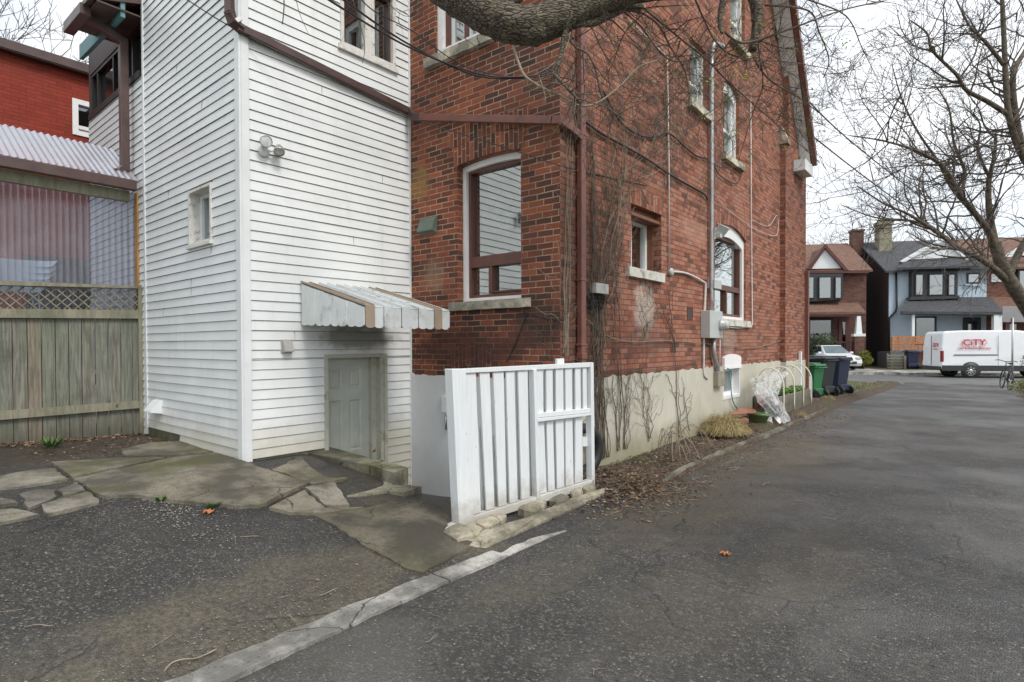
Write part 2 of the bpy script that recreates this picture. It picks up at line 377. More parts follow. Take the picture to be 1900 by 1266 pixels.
M['brickS']=brick('side_brick',[(.15,.063,.042),(.31,.108,.062),(.40,.145,.083),(.47,.195,.122),(.37,.19,.135)],(.15,.095,.07),
   h=.066,wd=.205,mw=.0062,dark=.3,stains=[((-3.4,6.9,1.95),(.3,.38,.42),(.52,.46,.38),.75),((-3.4,5.3,2.3),(.3,.5,2.5),(.05,.03,.025),.55),((-3.4,6.9,1.55),(.3,.9,.25),(.13,.06,.045),.5),((-3.4,10.1,1.6),(.3,.5,.35),(.4,.3,.24),.5),((-3.4,8.6,3.2),(.3,.8,.25),(.45,.25,.18),.5)])
M['brickB']=brick('back_brick',[(.065,.03,.022),(.14,.045,.026),(.22,.06,.03),(.30,.08,.038),(.38,.115,.05)],(.42,.33,.23),
   h=.066,wd=.205,mw=.0055,dark=.55,stains=[((-5.55,4.97,3.55),(.25,.3,.28),(.30,.20,.06),.45),((-3.7,4.97,1.7),(.5,.3,.35),(.05,.03,.025),.7),((-4.8,4.97,1.45),(1.2,.3,.28),(.07,.028,.02),.75),((-5.3,4.97,2.35),(.25,.3,.25),(.28,.21,.15),.4)])
M['redbrick']=brick('painted_red_brick',[(.26,.035,.018),(.33,.05,.025),(.30,.04,.02)],(.20,.03,.018),dark=.2,mw=.004)
M['brickF']=brick('brown_brick',[(.10,.05,.04),(.16,.075,.055),(.22,.10,.075)],(.16,.11,.09),dark=.3,h=.075)
M['brickF2']=brick('red_brown_brick',[(.14,.055,.04),(.22,.085,.06),(.28,.12,.08)],(.2,.13,.1),dark=.3,h=.075)
M['limestone']=concrete('limestone',(.58,.53,.42),.15,6,.3,(.12,.11,.09))
M['sillwhite']=paint('old_white_sill',(.62,.60,.54),.8,.1,9,.4,(.16,.15,.12),7,(.5,.68))
vs=[((-5.7,4.15,1.58),(.5,.72,.17),(.15,.145,.12),.75),((-5.7,4.1,1.75),(.5,.5,.10),(.22,.21,.18),.6)]
def siding_mat(name,stains=(),warm=False):
    b=NB(name); n=b.noise(2.5,6,.6); c=b.mix(b.sstep(n,.3,.7),(.72,.75,.745),(.79,.815,.81))
    st=b.noise(1,6,.7,vec=b.n('VectorMath',operation='MULTIPLY',i0=b.pos(),i1=(5,5,.7))); c=b.mix(b.ma('MULTIPLY',b.sstep(st,.5,.8),.35),c,(.52,.53,.50))
    z=b.sep(b.pos())[2]; low=b.ma('MULTIPLY',b.sstep(b.ma('ADD',z,b.ma('MULTIPLY',b.noise(4,6,.65),-.5)),.55,.05),.7); c=b.mix(low,c,(.50,.46,.34))
    for (cc,r,colr,s_) in stains: c=b.mix(b.ma('MULTIPLY',b.blob(cc,r,.45,5),s_),c,colr)
    b.bump(b.noise(4,3,.5),.12,.02); return b.set(c,.42)
M['siding']=siding_mat('white_vinyl_siding',vs)
M['groove']=paint('shaded_joint',(.38,.39,.38),.9,.3,20,0)  # siding lap shadow put into the colour as grey; butt joints share it
M['vtrim']=paint('white_vinyl_trim',(.74,.77,.77),.4,.05,3,.05,(.5,.48,.42),4,(.6,.8))
M['wpaint']=paint('white_paint',(.80,.80,.79),.5,.05,8,.15,(.5,.47,.42),9,(.62,.8))
M['oldwhite']=paint('peeling_white_paint',(.68,.67,.63),.7,.12,14,.4,(.2,.18,.15),12,(.54,.68))
M['brown']=paint('brown_metal',(.085,.05,.045),.42,.2,5,.08,(.04,.03,.03),6)
M['brown2']=paint('red_brown_metal',(.19,.075,.055),.45,.15,5,.08,(.08,.045,.04),6)
M['bframe']=paint('brown_frame',(.12,.045,.03),.45,.15,8,.1)
M['wood_old']=None
M['dark']=paint('dark_interior',(.012,.013,.015),.9,.1,3,0)
M['room']=paint('room_interior',(.05,.05,.05),.9,.2,1.5,0)
M['black']=paint('black_plastic',(.018,.018,.019),.5,.15,9,.05)
M['steel']=paint('galvanised_steel',(.42,.43,.43),.4,.12,10,.05,(.25,.22,.2),7,metal=.6)
M['greybox']=paint('grey_enamel',(.46,.49,.48),.45,.07,6,.05,(.3,.28,.25),9,(.6,.8))
M['brass']=paint('brass',(.5,.33,.10),.3,.2,9,0,metal=.9)
M['teal']=paint('teal_soffit',(.12,.26,.28),.6,.1,4,.05)
M['curtain']=paint('pale_curtain',(.45,.47,.46),.8,.1,3,0)
def glassm(name,tint=(.55,.62,.62),refl=.30,rough=.02):
    b=NB(name); nt=b.nt; g=b.n('BsdfGlossy',Color=(.9,.95,.95,1),Roughness=rough); t=b.n('BsdfTransparent',Color=(*tint,1))
    bmp=b.n('Bump',Height=b.noise(1.2,2,.5),Strength=.04,Distance=.05); nt.links.new(bmp,g.node.inputs['Normal'])
    lw=b.n('LayerWeight',1,Blend=.35); f=b.ma('ADD',b.ma('MULTIPLY',lw,.6),refl,clamp=True); m=b.n('MixShader',i0=f,i1=t,i2=g); nt.links.new(m,b.out.inputs[0]); return b.mat
M['glass']=glassm('window_glass')
M['glassd']=glassm('dark_window_glass',(.3,.33,.34),.18)
# ---------------------------------------------------------------- ground
def grid(xs,ys,mb,f,mat=0):
    n=len(xs); vs=[(x,y,f(x,y)) for y in ys for x in xs]; fs=[(j*n+i,j*n+i+1,(j+1)*n+i+1,(j+1)*n+i) for j in range(len(ys)-1) for i in range(n-1)]
    mb.pf(vs,fs,mat,True)
def lin(a,b,s): n=max(1,round((b-a)/s)); return [a+(b-a)*i/n for i in range(n+1)]
def nz(x,y,s,a): return a*mnoise.noise(V((x*s,y*s,.3)))
def gd(x,y): return G(max(x,-2.62),y)+nz(x,y,1.3,.012)+nz(x,y,4,.004)
mb=MB(); grid(lin(-2.62,1.3,.07),lin(-3,8,.07)+lin(8.15,30.5,.3),mb,gd); st(mb,'driveway',M['asph'])
mb=MB(); grid(lin(-9.3,-2.62,.06),lin(-3,5.15,.06),mb,lambda x,y:G(x,y)+(nz(x,y,1.5,.02)+nz(x,y,5,.006))*min(1,(-2.62-x)*3) if x<-2.63 else gd(-2.62,y)-.001); st(mb,'parking_patch',M['asph2'])
mb=MB(); grid(lin(-3.5,-2.58,.045),lin(4.6,8,.05)+lin(8.1,29,.1),mb,lambda x,y:G(x,y)+.085*ss(9.3,10.6,y)*ss(16.2,15.7,y)*ss(-2.72,-2.85,x)-(.03 if y<5.1 else 0)-.01*(x>-2.66)+(nz(x,y,3,.03)+nz(x,y,11,.012))*ss(-2.64,-2.9,x)); st(mb,'soil_bed',M['soil'])
def gfar(x,y): return -.33 if y<60 else -.33
mb=MB()
for (a,b_,c,d) in ((-900,-9.2,-900,900),(1.25,900,-900,900),(-9.2,1.25,-900,-2.9),(-9.2,1.25,29,900),(-9.2,-3.45,15,29)):
    z=-.30; mb.face([(a,c,z),(b_,c,z),(b_,d,z),(a,d,z)])
def grass(name,c1,c2):
    b=NB(name); n=b.noise(18,8,.75); c=b.mix(b.sstep(n,.35,.65),c1,c2); c=b.mix(b.sstep(b.noise(1.1,5,.6),.4,.65),c,(.12,.10,.06)); b.bump(n,.8,.03); return b.set(c,.95)
M['grass']=grass('rough_grass',(.04,.05,.018),(.10,.115,.04))
st(mb,'ground',M['grass'])
# neighbour yard beyond the fence
mb=MB(); grid(lin(-20,-8.4,.5),lin(-4,16,.5),mb,lambda x,y:.28); st(mb,'yard',M['soil'])
# verge beside the drive past the house
mb=MB(); grid(lin(-8,-2.9,.2),lin(15.6,28,.2),mb,lambda x,y:G(-3,y)+nz(x,y,2,.03)); st(mb,'verge',M['grass'])
# right hand bed
mb=MB(); grid(lin(.35,3.5,.12),lin(12.5,27,.15),mb,lambda x,y:G(0,y)-.05+.17*ss(.55,1.5,x+nz(y,0,.7,.3))+nz(x,y,4,.03)); st(mb,'planting_bed',M['soil'])
# paving slabs
def slab_from(pxs,t=.05,dz=.012,mb=None,rough=.010,bottom=True):
    pts=[]
    n=len(pxs)
    for i in range(n):
        a=og(*pxs[i]); b_=og(*pxs[(i+1)%n]); L=(b_-a).length; k=max(1,int(L/.07))
        for j in range(k):
            q=a.lerp(b_,j/k); q.x+=random.uniform(-rough,rough); q.y+=random.uniform(-rough,rough); q.z=G(q.x,q.y)+dz+nz(q.x,q.y,1.5,.02); pts.append(q)
    low=[q-V((0,0,t)) for q in pts]; m=len(pts)
    vs=[V((q.x,q.y)) for q in pts]; x0,x1=min(q.x for q in pts),max(q.x for q in pts); y0,y1=min(q.y for q in pts),max(q.y for q in pts)
    ins=[]; 
    for gx in lin(x0,x1,.09)[1:-1]:
        for gy in lin(y0,y1,.09)[1:-1]:
            c_=False; j=m-1
            for i in range(m):
                if (pts[i].y>gy)!=(pts[j].y>gy) and gx<(pts[j].x-pts[i].x)*(gy-pts[i].y)/(pts[j].y-pts[i].y)+pts[i].x: c_=not c_
                j=i
            if c_ and min((V((gx,gy))-v).length for v in vs)>.03: ins.append(V((gx,gy)))
    ov,oe,of,_a,_b,_c=delaunay_2d_cdt(vs+ins,[(i,(i+1)%m) for i in range(m)],[],1,1e-5)
    mb.pf([(v.x,v.y,G(v.x,v.y)+dz+nz(v.x,v.y,1.5,.02)+nz(v.x,v.y,9,.004)) for v in ov],of,0,True)
    for i in range(m): mb.face([low[i],low[(i+1)%m],pts[(i+1)%m],pts[i]],0)
def c5(L): return [(.3997*a,760+.3997*b_) for a,b_ in L]
def c6(L): return [(500+.368*a,800+.368*b_) for a,b_ in L]
mb=MB()
for L in ([(345,332),(560,290),(780,245),(1000,212),(1125,248),(1190,272),(1300,310),(1440,352),(1390,378),(1290,420),(1205,462),(1110,462),(980,455),(860,438),(740,428),(640,412),(560,412),(490,415),(440,392)],
          [(560,195),(700,165),(850,160),(985,205),(800,230),(580,232)],[(240,258),(560,240),(770,240),(560,285),(335,322),(290,296)]): slab_from(c5(L),mb=mb,dz=.03)
for L in ([(-150,250),(-20,208),(30,195),(160,135),(200,190),(300,250),(400,245),(330,265),(220,285),(90,225),(0,200)],[(0,400),(175,312),(280,402),(470,395),(330,425),(225,432),(110,432)]): slab_from(c6(L),mb=mb,dz=.024)
st(mb,'patio',M['slab'])
mb=MB(); slab_from(c6([(225,436),(330,428),(480,392),(600,365),(690,378),(775,348),(860,380),(925,470),(880,500),(930,575),(1010,600),(780,725),(690,700),(600,655),(500,600),(430,555),(330,490)]),mb=mb,dz=.014,t=.03); st(mb,'worn_path',M['worn'])
mb=MB()
for L in ([(-80,330),(110,300),(245,282),(318,332),(200,350),(90,372),(-80,390)],[(190,452),(300,415),(410,385),(465,440),(330,475),(215,500)],[(95,405),(180,380),(250,378),(262,412),(180,448),(130,470)],[(270,380),(350,345),(400,378),(300,402)],[(-90,480),(60,470),(120,480),(190,500),(0,535),(-90,545)],[(-80,420),(60,430),(80,445),(-80,470)]): slab_from(c5(L),mb=mb,dz=.022)
slab_from(c6([(185,305),(322,272),(370,330),(405,385),(290,402)]),mb=mb,dz=.035)
st(mb,'flagstones',M['slab2'])
# concrete kerb strip between the two asphalts
def strip(pairs,z,dz,mb):
    P=[(V(onz(*a,z)),V(onz(*b_,z))) for a,b_ in pairs]
    for i in range(len(P)-1):
        (a,b_),(c,d)=P[i],P[i+1]; n=8
        for k in range(n):
            def q(s,e_): 
                r=s.lerp(e_,k/n); return r
            def q2(s,e_): return s.lerp(e_,(k+1)/n)
            w1=nz(q(a,c).y,0,6,.008)
            pts=[q(a,c),q(b_,d),q2(b_,d),q2(a,c)]
            mb.hexa([p-V((0,0,.06)) for p in pts]+[p+V((0,0,dz+nz(p.x,p.y,5,.004))) for p in pts])
def kerbpiece(y0,y1,x0f,wd_,mb,top=.022,dep=.08):
    n=max(2,int((y1-y0)/.035))
    for k in range(n):
        ya,yb=y0+(y1-y0)*k/n,y0+(y1-y0)*(k+1)/n
        q=[(x0f(ya),ya),(x0f(ya)+wd_(ya),ya),(x0f(yb)+wd_(yb),yb),(x0f(yb),yb)]
        mb.hexa([(x,y,G(x+.3,y)-dep) for x,y in q]+[(x,y,G(x+.3,y)+top+nz(x,y,7,.004)) for x,y in q])
mb=MB()
for y0,y1 in ((-3,.9),(.912,2.55),(2.565,3.12)): kerbpiece(y0,y1,lambda y:-2.79+nz(y,0,3,.008)+nz(y,0,17,.010),lambda y:.195,mb)
st(mb,'kerb_strip',M['kerb'])
mb=MB(); kerbpiece(3.135,3.85,lambda y:-2.79+.20*(y-3.13)/.75,lambda y:max(.02,.19*(1-(y-3.13)/.75)),mb,.012); st(mb,'kerb_strip',M['kerb'])
mb=MB(); kerbpiece(5.75,27.0,lambda y:-2.80-.30*ss(10,27,y)+nz(y,0,.9,.05)+nz(y,5,5,.012),lambda y:.115+nz(y,9,2,.03),mb,.0,.1)
for k in range(len(mb.v)):
    x,y,z=mb.v[k]
    if z>G(-2.5,y)-.05: mb.v[k]=(x,y,G(-2.5,y)+.05*ss(5.6,6.6,y)+.012+nz(x,y,6,.01))
st(mb,'bed_kerb',M['slab2'])
# ---------------------------------------------------------------- walls
def wall(mb,F,u0,u1,z0,z1,holes=(),d=0,dep=.3,m=0,top=None,ucuts=(),mr=None):
    us=sorted(set([u0,u1]+[h[0] for h in holes]+[h[1] for h in holes]+list(ucuts))); zs=sorted(set([z0,z1]+[h[2] for h in holes]+[h[3] for h in holes]))
    us=[u for u in us if u0<=u<=u1]; zs=[z for z in zs if z0<=z<=z1]
    for i in range(len(us)-1):
        for j in range(len(zs)-1):
            a,b,c,e=us[i],us[i+1],zs[j],zs[j+1]; mu,mz=(a+b)/2,(c+e)/2
            if any(h[0]<mu<h[1] and h[2]<mz<h[3] for h in holes): continue
            if top:
                ta,tb=min(e,top(a)),min(e,top(b))
                if min(ta,tb)<=c+.001: continue
                mb.face([F.p(a,c,d),F.p(b,c,d),F.p(b,tb,d),F.p(a,ta,d)],m,[(a,c),(b,c),(b,tb),(a,ta)]); continue
            mb.face([F.p(a,c,d),F.p(b,c,d),F.p(b,e,d),F.p(a,e,d)],m,[(a,c),(b,c),(b,e),(a,e)])
    mr=m if mr is None else mr
    for a,b,c,e in [h[:4] for h in holes]:
        q=dep
        for (p1,p2,uv) in (((a,c),(a,e),[(0,c),(0,e),(q,e),(q,c)]),((b,c),(b,e),[(0,c),(0,e),(q,e),(q,c)]),((a,c),(b,c),[(a,0),(b,0),(b,q),(a,q)]),((a,e),(b,e),[(a,0),(b,0),(b,q),(a,q)])):
            mb.face([F.p(*p1,d),F.p(*p2,d),F.p(*p2,d-q),F.p(*p1,d-q)],mr,uv)
def arcfill(mb,F,u0,u1,zs,zt,d,dep,m=0,n=12):
    """brick between a rectangular hole top zt and the segmental arch springing at zs"""
    R=zt-zs; c=(u1-u0)/2; rad=(c*c+R*R)/(2*R)
    def za(u): x=u-(u0+u1)/2; return zt-rad+math.sqrt(max(0,rad*rad-x*x))
    for i in range(n):
        a,b=u0+(u1-u0)*i/n,u0+(u1-u0)*(i+1)/n
        mb.face([F.p(a,za(a),d),F.p(b,za(b),d),F.p(b,zt+.002,d),F.p(a,zt+.002,d)],m,[(a,za(a)),(b,za(b)),(b,zt),(a,zt)])
        mb.face([F.p(a,za(a),d),F.p(b,za(b),d),F.p(b,za(b),d-dep),F.p(a,za(a),d-dep)],m,[(a,0),(b,0),(b,dep),(a,dep)])
    return za
def vouss(mb,F,u0,u1,za,hgt,d,m=0,n=14,over=.0,sc_=1.0):
    """arch ring of upright bricks standing a little proud; uv turned so that joints run upright"""
    L=0
    for i in range(n):
        a,b=u0-over+(u1-u0+2*over)*i/n,u0-over+(u1-u0+2*over)*(i+1)/n
        A,B=za(min(max(a,u0),u1)),za(min(max(b,u0),u1)); l=math.hypot(b-a,B-A)
        mb.face([F.p(a,A,d),F.p(b,B,d),F.p(b,B+hgt,d),F.p(a,A+hgt,d)],m,[(.0,L),(.0,L+l),(hgt,L+l),(hgt,L)]); 
        mb.face([F.p(a,A+hgt,d),F.p(b,B+hgt,d),F.p(b,B+hgt,d-.01),F.p(a,A+hgt,d-.01)],m); L+=l
    for u,q in ((u0-over,za(u0)),(u1+over,za(u1))): mb.face([F.p(u,q,d),F.p(u,q+hgt,d),F.p(u,q+hgt,d-.01),F.p(u,q,d-.01)],m)
    for i in range(n):
        a,b=u0-over+(u1-u0+2*over)*i/n,u0-over+(u1-u0+2*over)*(i+1)/n
        A,B=za(min(max(a,u0),u1)),za(min(max(b,u0),u1)); mb.face([F.p(a,A,d),F.p(b,B,d),F.p(b,B,d-.01),F.p(a,A,d-.01)],m)
ST=1.105   # top of the stucco base
house=thing('brick_house',(-4.5,10,0),'tall red brick house with a pale stucco base and brown downpipes along the driveway','house')
# openings on the side wall (u=y)
def op(F,xl,xr,yb,yt,d=0):   # pixel corners at the left edge
    u0=F.pu(xl,500,d); u1=F.pu(xr,500,d); return [u0,u1,F.pz(xl,yb,d),F.pz(xl,yt,d)]
w1=op(FS,1171,1227,496,377)
w2=op(FS,1326,1384,590,405); 
w3=op(FS,1279,1311,186,66); w4=op(FS,1341.5,1371,284,138)
w5=op(FS,1355,1381,66,-50); wb=op(FS,1340,1371,742,655)
bb=op(FB,849,967,561,309); bb[3]+=.04
bu=op(FB,811,908,106,-60)
holesS=[w1,w2,w3,w4,w5]; holesB=[bb,bu]
YP=FS.pu(1447,500)             # chimney breast begins here
lo,hi=0,.6
for _ in range(40):
    mid=(lo+hi)/2
    if proj(XW+mid,YP,2)[0]<1457: lo=mid
    else: hi=mid
PD=lo; YE=FS.pu(1495,500,PD)
YR=12.5; 
E1=V(onx(1514,303,-3.0)); E2_=V(onx(1474,0,-3.0)); sl_=(E2_.z-E1.z)/(E2_.y-E1.y)
def roofz(y): return E1.z+(y-E1.y)*sl_
YR=min(12.6,E2_.y-.6); ZR=roofz(YR)
def topz(u): 
    if u>=YR: return roofz(u)-.05
    return ZR-.05-(YR-u)*(ZR-7.6)/(YR-YB)
mb=MB(); zt=5.2
wall(mb,FS,YB,YE,ST,ZR,holesS,top=topz,ucuts=[YR,YP,6.5,8,9,10,11,11.5]+lin(YR,YE,.25))
zaw2=arcfill(mb,FS,w2[0],w2[1],w2[3]-.16,w2[3],0,.3); vouss(mb,FS,w2[0],w2[1],zaw2,.23,.004,over=.03)
zaw4=arcfill(mb,FS,w4[0],w4[1],w4[3]-.12,w4[3],0,.3); vouss(mb,FS,w4[0],w4[1],zaw4,.23,.004)
vouss(mb,FS,w1[0],w1[1],lambda u:w1[3],.21,.004,over=.05); vouss(mb,FS,w3[0],w3[1],lambda u:w3[3],.21,.004)
mb.build('side_wall',M['brickS'],house)
mb=MB()
wall(mb,FB,-9.0,XW,ST,7.5,holesB)
zab=arcfill(mb,FB,bb[0],bb[1],bb[3]-.035,bb[3],0,.3)
vouss(mb,FB,bb[0],bb[1],zab,.22,.004,over=.05); vouss(mb,FB,bb[0]-.0,bb[1]+.0,lambda u:zab(u)+.232,.2,.0045,over=.12)
# bricked-up basement arch low on the back wall
cx0,cx1=FB.pu(838,660),FB.pu(912,660); zc=FB.pz(870,655)
def zlow(u): return zc-.9*((u-(cx0+cx1)/2))**2
vouss(mb,FB,cx0,cx1,zlow,.12,.004); vouss(mb,FB,cx0,cx1,lambda u:zlow(u)-.145,.14,.0045)
mb.build('back_wall',M['brickB'],house)
# stucco base with ragged top
mb=MB()
def stucco(F,u0,u1,zb,zt,d,s,holes=()):
    wall(mb,F,u0,u1,zb,zt,holes,d=d,dep=.2,m=s)
    n=int((u1-u0)/.05)
    for i in range(n):
        a,b=u0+(u1-u0)*i/n,u0+(u1-u0)*(i+1)/n; ha,hb=.006+abs(nz(a,0,9,.05)),.006+abs(nz(b,0,9,.05))
        if any(h[0]-.02<(a+b)/2<h[1]+.02 for h in holes if h[3]>=zt): continue
        mb.pf([F.p(a,zt,d),F.p(b,zt,d),F.p(b,zt+hb,d),F.p(a,zt+ha,d),F.p(a,zt,0),F.p(b,zt,0),F.p(b,zt+hb,0),F.p(a,zt+ha,0)],[(0,1,2,3),(3,2,6,7)],s)
wbl=[wb[0],wb[1],wb[2],min(wb[3],ST)]
stucco(FS,YB-.02,YP,-.3,ST,.018,0,[wbl]); stucco(FS,YP,YE+.0,-.3,ST,PD+.018,0)
mb.face([FS.p(YP,-.3,0),FS.p(YP,-.3,PD+.018),FS.p(YP,ST,PD+.018),FS.p(YP,ST,0)],0)
stucco(FB,-5.75,XW+.018,-.9,ST,.018,1)
mb.build('stucco_base',[M['stucco'],M['stucco2']],house)
# chimney breast
ZS=FS.pz(1449,268); YP2=FS.pu(1463,250,PD)-.0
mb=MB()
wall(mb,FS,YP,YE,ST,ZS,d=PD); mb.face([FS.p(YP,ST,0),FS.p(YP,ST,PD),FS.p(YP,ZS,PD),FS.p(YP,ZS,0)],0,[(0,ST),(PD,ST),(PD,ZS),(0,ZS)])
wall(mb,FS,YP2,YE-.5,ZS,ZR,d=PD-.002,top=lambda u:topz(u)-.02,ucuts=lin(YP2,YE-.5,.2)); mb.face([FS.p(YP2,ZS,0),FS.p(YP2,ZS,PD),FS.p(YP2,8,PD),FS.p(YP2,8,0)],0,[(0,ST),(PD,ST),(PD,ZS+3),(0,ZS+3)])
mb.build('chimney_breast',M['brickS'],house)
mb=MB(); mb.lb(FS,YP-.03,YP2,ZS-.02,ZS+.05,0,PD+.05); mb.pf([FS.p(YP-.03,ZS+.05,.01),FS.p(YP2,ZS+.05,.01),FS.p(YP2,ZS+.05,PD+.05),FS.p(YP-.03,ZS+.05,PD+.05),FS.p(YP-.03,ZS+.38,.01),FS.p(YP2,ZS+.38,.01)],[(0,3,4),(1,5,2),(3,2,5,4),(0,4,5,1)])
mb.build('shoulder_stone',M['limestone'],house)
# front and hidden walls, roof
mb=MB(); FF_=Fr((0,YE,0),(1,0,0),(0,1,0)); wall(mb,FF_,-9,XW+PD,-.3,min(6.0,roofz(YE)-.1)); FW=Fr((-9,0,0),(0,1,0),(-1,0,0)); wall(mb,FW,YB,YE,-.3,ZR,top=topz,ucuts=lin(YB,YE,.4)); mb.build('front_wall',M['brickS'],house)
mb=MB(); 
def slab(y0,z0,y1,z1,x0,x1,t,m=0): 
    mb.hexa([(x0,y0,z0),(x1,y0,z0),(x1,y1,z1),(x0,y1,z1),(x0,y0,z0+t),(x1,y0,z0+t),(x1,y1,z1+t),(x0,y1,z1+t)],m)
slab(E1.y,E1.z,YR,ZR,-9.3,-3.02,.16); slab(YB-.1,topz(YB-.1)+.05,YR,ZR,-9.3,-3.02,.16)
mb.build('roof',paint('dark_shingles',(.06,.05,.048),.9,.3,9,.4),house)
mb=MB(); slab(E1.y-.02,E1.z-.035,YR,ZR-.035,-3.4,-3.1,.03); mb.box(-3.45,-3.06,E1.y-.75,E1.y-.02,E1.z-.30,E1.z-.06)
mb.build('soffit',M['vtrim'],house)
mb=MB(); slab(E1.y,E1.z-.06,YR,ZR-.06,-3.08,-2.98,.25); slab(YB-.1,topz(YB-.1),YR,ZR-.05,-3.05,-2.98,.25); mb.build('fascia',M['brown2'],house)
# ---------------------------------------------------------------- windows
def frame_rect(mb,F,u0,u1,z0,z1,w,d0,d1,m=0,wb_=None):
    wb_=w if wb_ is None else wb_
    mb.lb(F,u0,u0+w,z0,z1,d0,d1,m); mb.lb(F,u1-w,u1,z0,z1,d0,d1,m); mb.lb(F,u0+w,u1-w,z0,z0+wb_,d0+.001,d1-.001,m); mb.lb(F,u0+w,u1-w,z1-w,z1,d0+.001,d1-.001,m)
def room(mb,F,u0,u1,z0,z1,d,dep=.5,mg=.3):
    a,b=u0-mg,u1+mg
    mb.face([F.p(a,z0-.2,d-dep),F.p(b,z0-.2,d-dep),F.p(b,z1+.2,d-dep),F.p(a,z1+.2,d-dep)])
    for u in (a,b): mb.face([F.p(u,z0-.2,d),F.p(u,z0-.2,d-dep),F.p(u,z1+.2,d-dep),F.p(u,z1+.2,d)])
    for z in (z0-.2,z1+.2): mb.face([F.p(a,z,d),F.p(b,z,d),F.p(b,z,d-dep),F.p(a,z,d-dep)])
def pane(F,u0,u1,z0,z1,d,par,mat='glass'):
    mb=MB(); mb.face([F.p(u0,z0,d),F.p(u1,z0,d),F.p(u1,z1,d),F.p(u0,z1,d)]); return mb.build('pane',M[mat],par,fix=False)
def sill(F,u0,u1,z,h,pr,par,mat,name='sill',split=None):
    mb=MB(); n=max(3,int((u1-u0)/.06)); t=random.uniform(0,9)
    for i in range(n):
        a,b=u0+(u1-u0)*i/n,u0+(u1-u0)*(i+1)/n
        def q(u): return pr+nz(u,t,9,.012)
        def qz(u): return z+nz(u,t+3,8,.006)
        def qb(u): return z-h+nz(u,t+7,8,.008)
        mb.pf([F.p(a,qb(a),-.05),F.p(b,qb(b),-.05),F.p(b,qb(b),q(b)),F.p(a,qb(a),q(a)),F.p(a,qz(a),-.05),F.p(b,qz(b),-.05),F.p(b,qz(b)-.008,q(b)),F.p(a,qz(a)-.008,q(a))],[(0,1,2,3),(4,7,6,5),(3,2,6,7)])
        if i==0: mb.face([F.p(a,qb(a),-.05),F.p(a,qb(a),q(a)),F.p(a,qz(a)-.008,q(a)),F.p(a,qz(a),-.05)])
        if i==n-1: mb.face([F.p(b,qb(b),-.05),F.p(b,qb(b),q(b)),F.p(b,qz(b)-.008,q(b)),F.p(b,qz(b),-.05)])
    return mb.build(name,M[mat],par)
def archtop(mb,F,u0,u1,za,w,d0,d1,m=0,n=12):
    for i in range(n):
        a,b=u0+(u1-u0)*i/n,u0+(u1-u0)*(i+1)/n
        mb.hexa([F.p(a,za(a)-w,d0),F.p(a,za(a)-w,d1),F.p(b,za(b)-w,d1),F.p(b,za(b)-w,d0),F.p(a,za(a),d0),F.p(a,za(a),d1),F.p(b,za(b),d1),F.p(b,za(b),d0)],m)
FBW=Fr(FB.O-FB.n*.07,FB.e,FB.n)
# big back window: white outer casing following the arch, brown frame inside
u0,u1,z0,z1=bb; z0+=.0
mb=MB(); cw=.055; mb.lb(FBW,u0,u0+cw,z0,zab(u0)+.0,-.13,-.03); mb.lb(FBW,u1-cw,u1,z0,zab(u1),-.13,-.03); mb.lb(FBW,u0+cw,u1-cw,z0,z0+.045,-.13,-.031); archtop(mb,FBW,u0+.001,u1-.001,lambda u:zab(u)-.001,.07,-.13,-.0305)
wn=mb.build('window',M['wpaint'],house,label='tall back window in white casing with brown frame under a brick arch')
zi1=zab(u0)-.045; zm=FBW.pz(866,487,-.1); zm2=FBW.pz(866,497,-.1); um=FBW.pu(913,520,-.1)
mb=MB(); frame_rect(mb,FBW,u0+cw,u1-cw,z0+.045,zi1,.038,-.16,-.07); mb.lb(FBW,u0+cw+.038,u1-cw-.038,zm2-.02,zm+.045,-.158,-.065); mb.lb(FBW,um-.028,um+.028,z0+.095,zm2-.02,-.158,-.068)
mb.lb(FBW,um+.028,u1-cw-.038,z0+.095,z0+.12,-.15,-.09)
mb.build('frame',M['bframe'],wn,bevel=.004)
pane(FBW,u0+cw+.04,u1-cw-.04,zm,zi1-.04,-.13,wn); pane(FBW,u0+cw+.04,um,z0+.08,zm,-.125,wn); pane(FBW,um,u1-cw-.04,z0+.08,zm,-.135,wn)
mb=MB(); room(mb,FBW,u0,u1,z0,z1,-.17,.9); mb.build('room',M['room'],wn)
mb=MB(); mb.lb(FBW,u0+.3,u1+.2,FBW.pz(930,428,-.4),FBW.pz(930,428,-.4)+.03,-.62,-.35); mb.build('shelf',paint('shelf_wood',(.4,.2,.09),.6),wn)
mb=MB(); cz=FBW.pz(930,428,-.4)
cxp=FBW.pu(950,410,-.45); mb.lathe(FBW.p(cxp,cz+.03,-.45),[(0,0),(.07,0),(.09,.16),(.085,.16),(.0,.15)],14); mb.build('plant_pot',M['curtain'],wn)
mb=MB()
for k in range(40):
    a=random.uniform(0,6.28); r=random.uniform(.05,.2); c=FBW.p(cxp-.05+r*math.cos(a),cz+.25+random.uniform(-.05,.08),-.45+r*.6*math.sin(a)); mb.obox(c,(.05,0,.01),(0,.03,.01),(0,0,.002))
mb.build('houseplant',paint('houseplant_leaves',(.05,.07,.05),.6),wn)
mb=MB(); mb.tube([FBW.p(FBW.pu(889,y_,-.5),FBW.pz(889,y_,-.5),-.5) for y_ in (470,440,420)]+[FBW.p(FBW.pu(x_,y_,-.5),FBW.pz(x_,y_,-.5),-.5) for x_,y_ in ((892,408),(898,404),(905,410))],.012,8); mb.build('tap',M['vtrim'],wn)
sill(FB,FB.pu(834,570,.05),FB.pu(980,560,.05),z0,.105,.07,wn,'limestone')
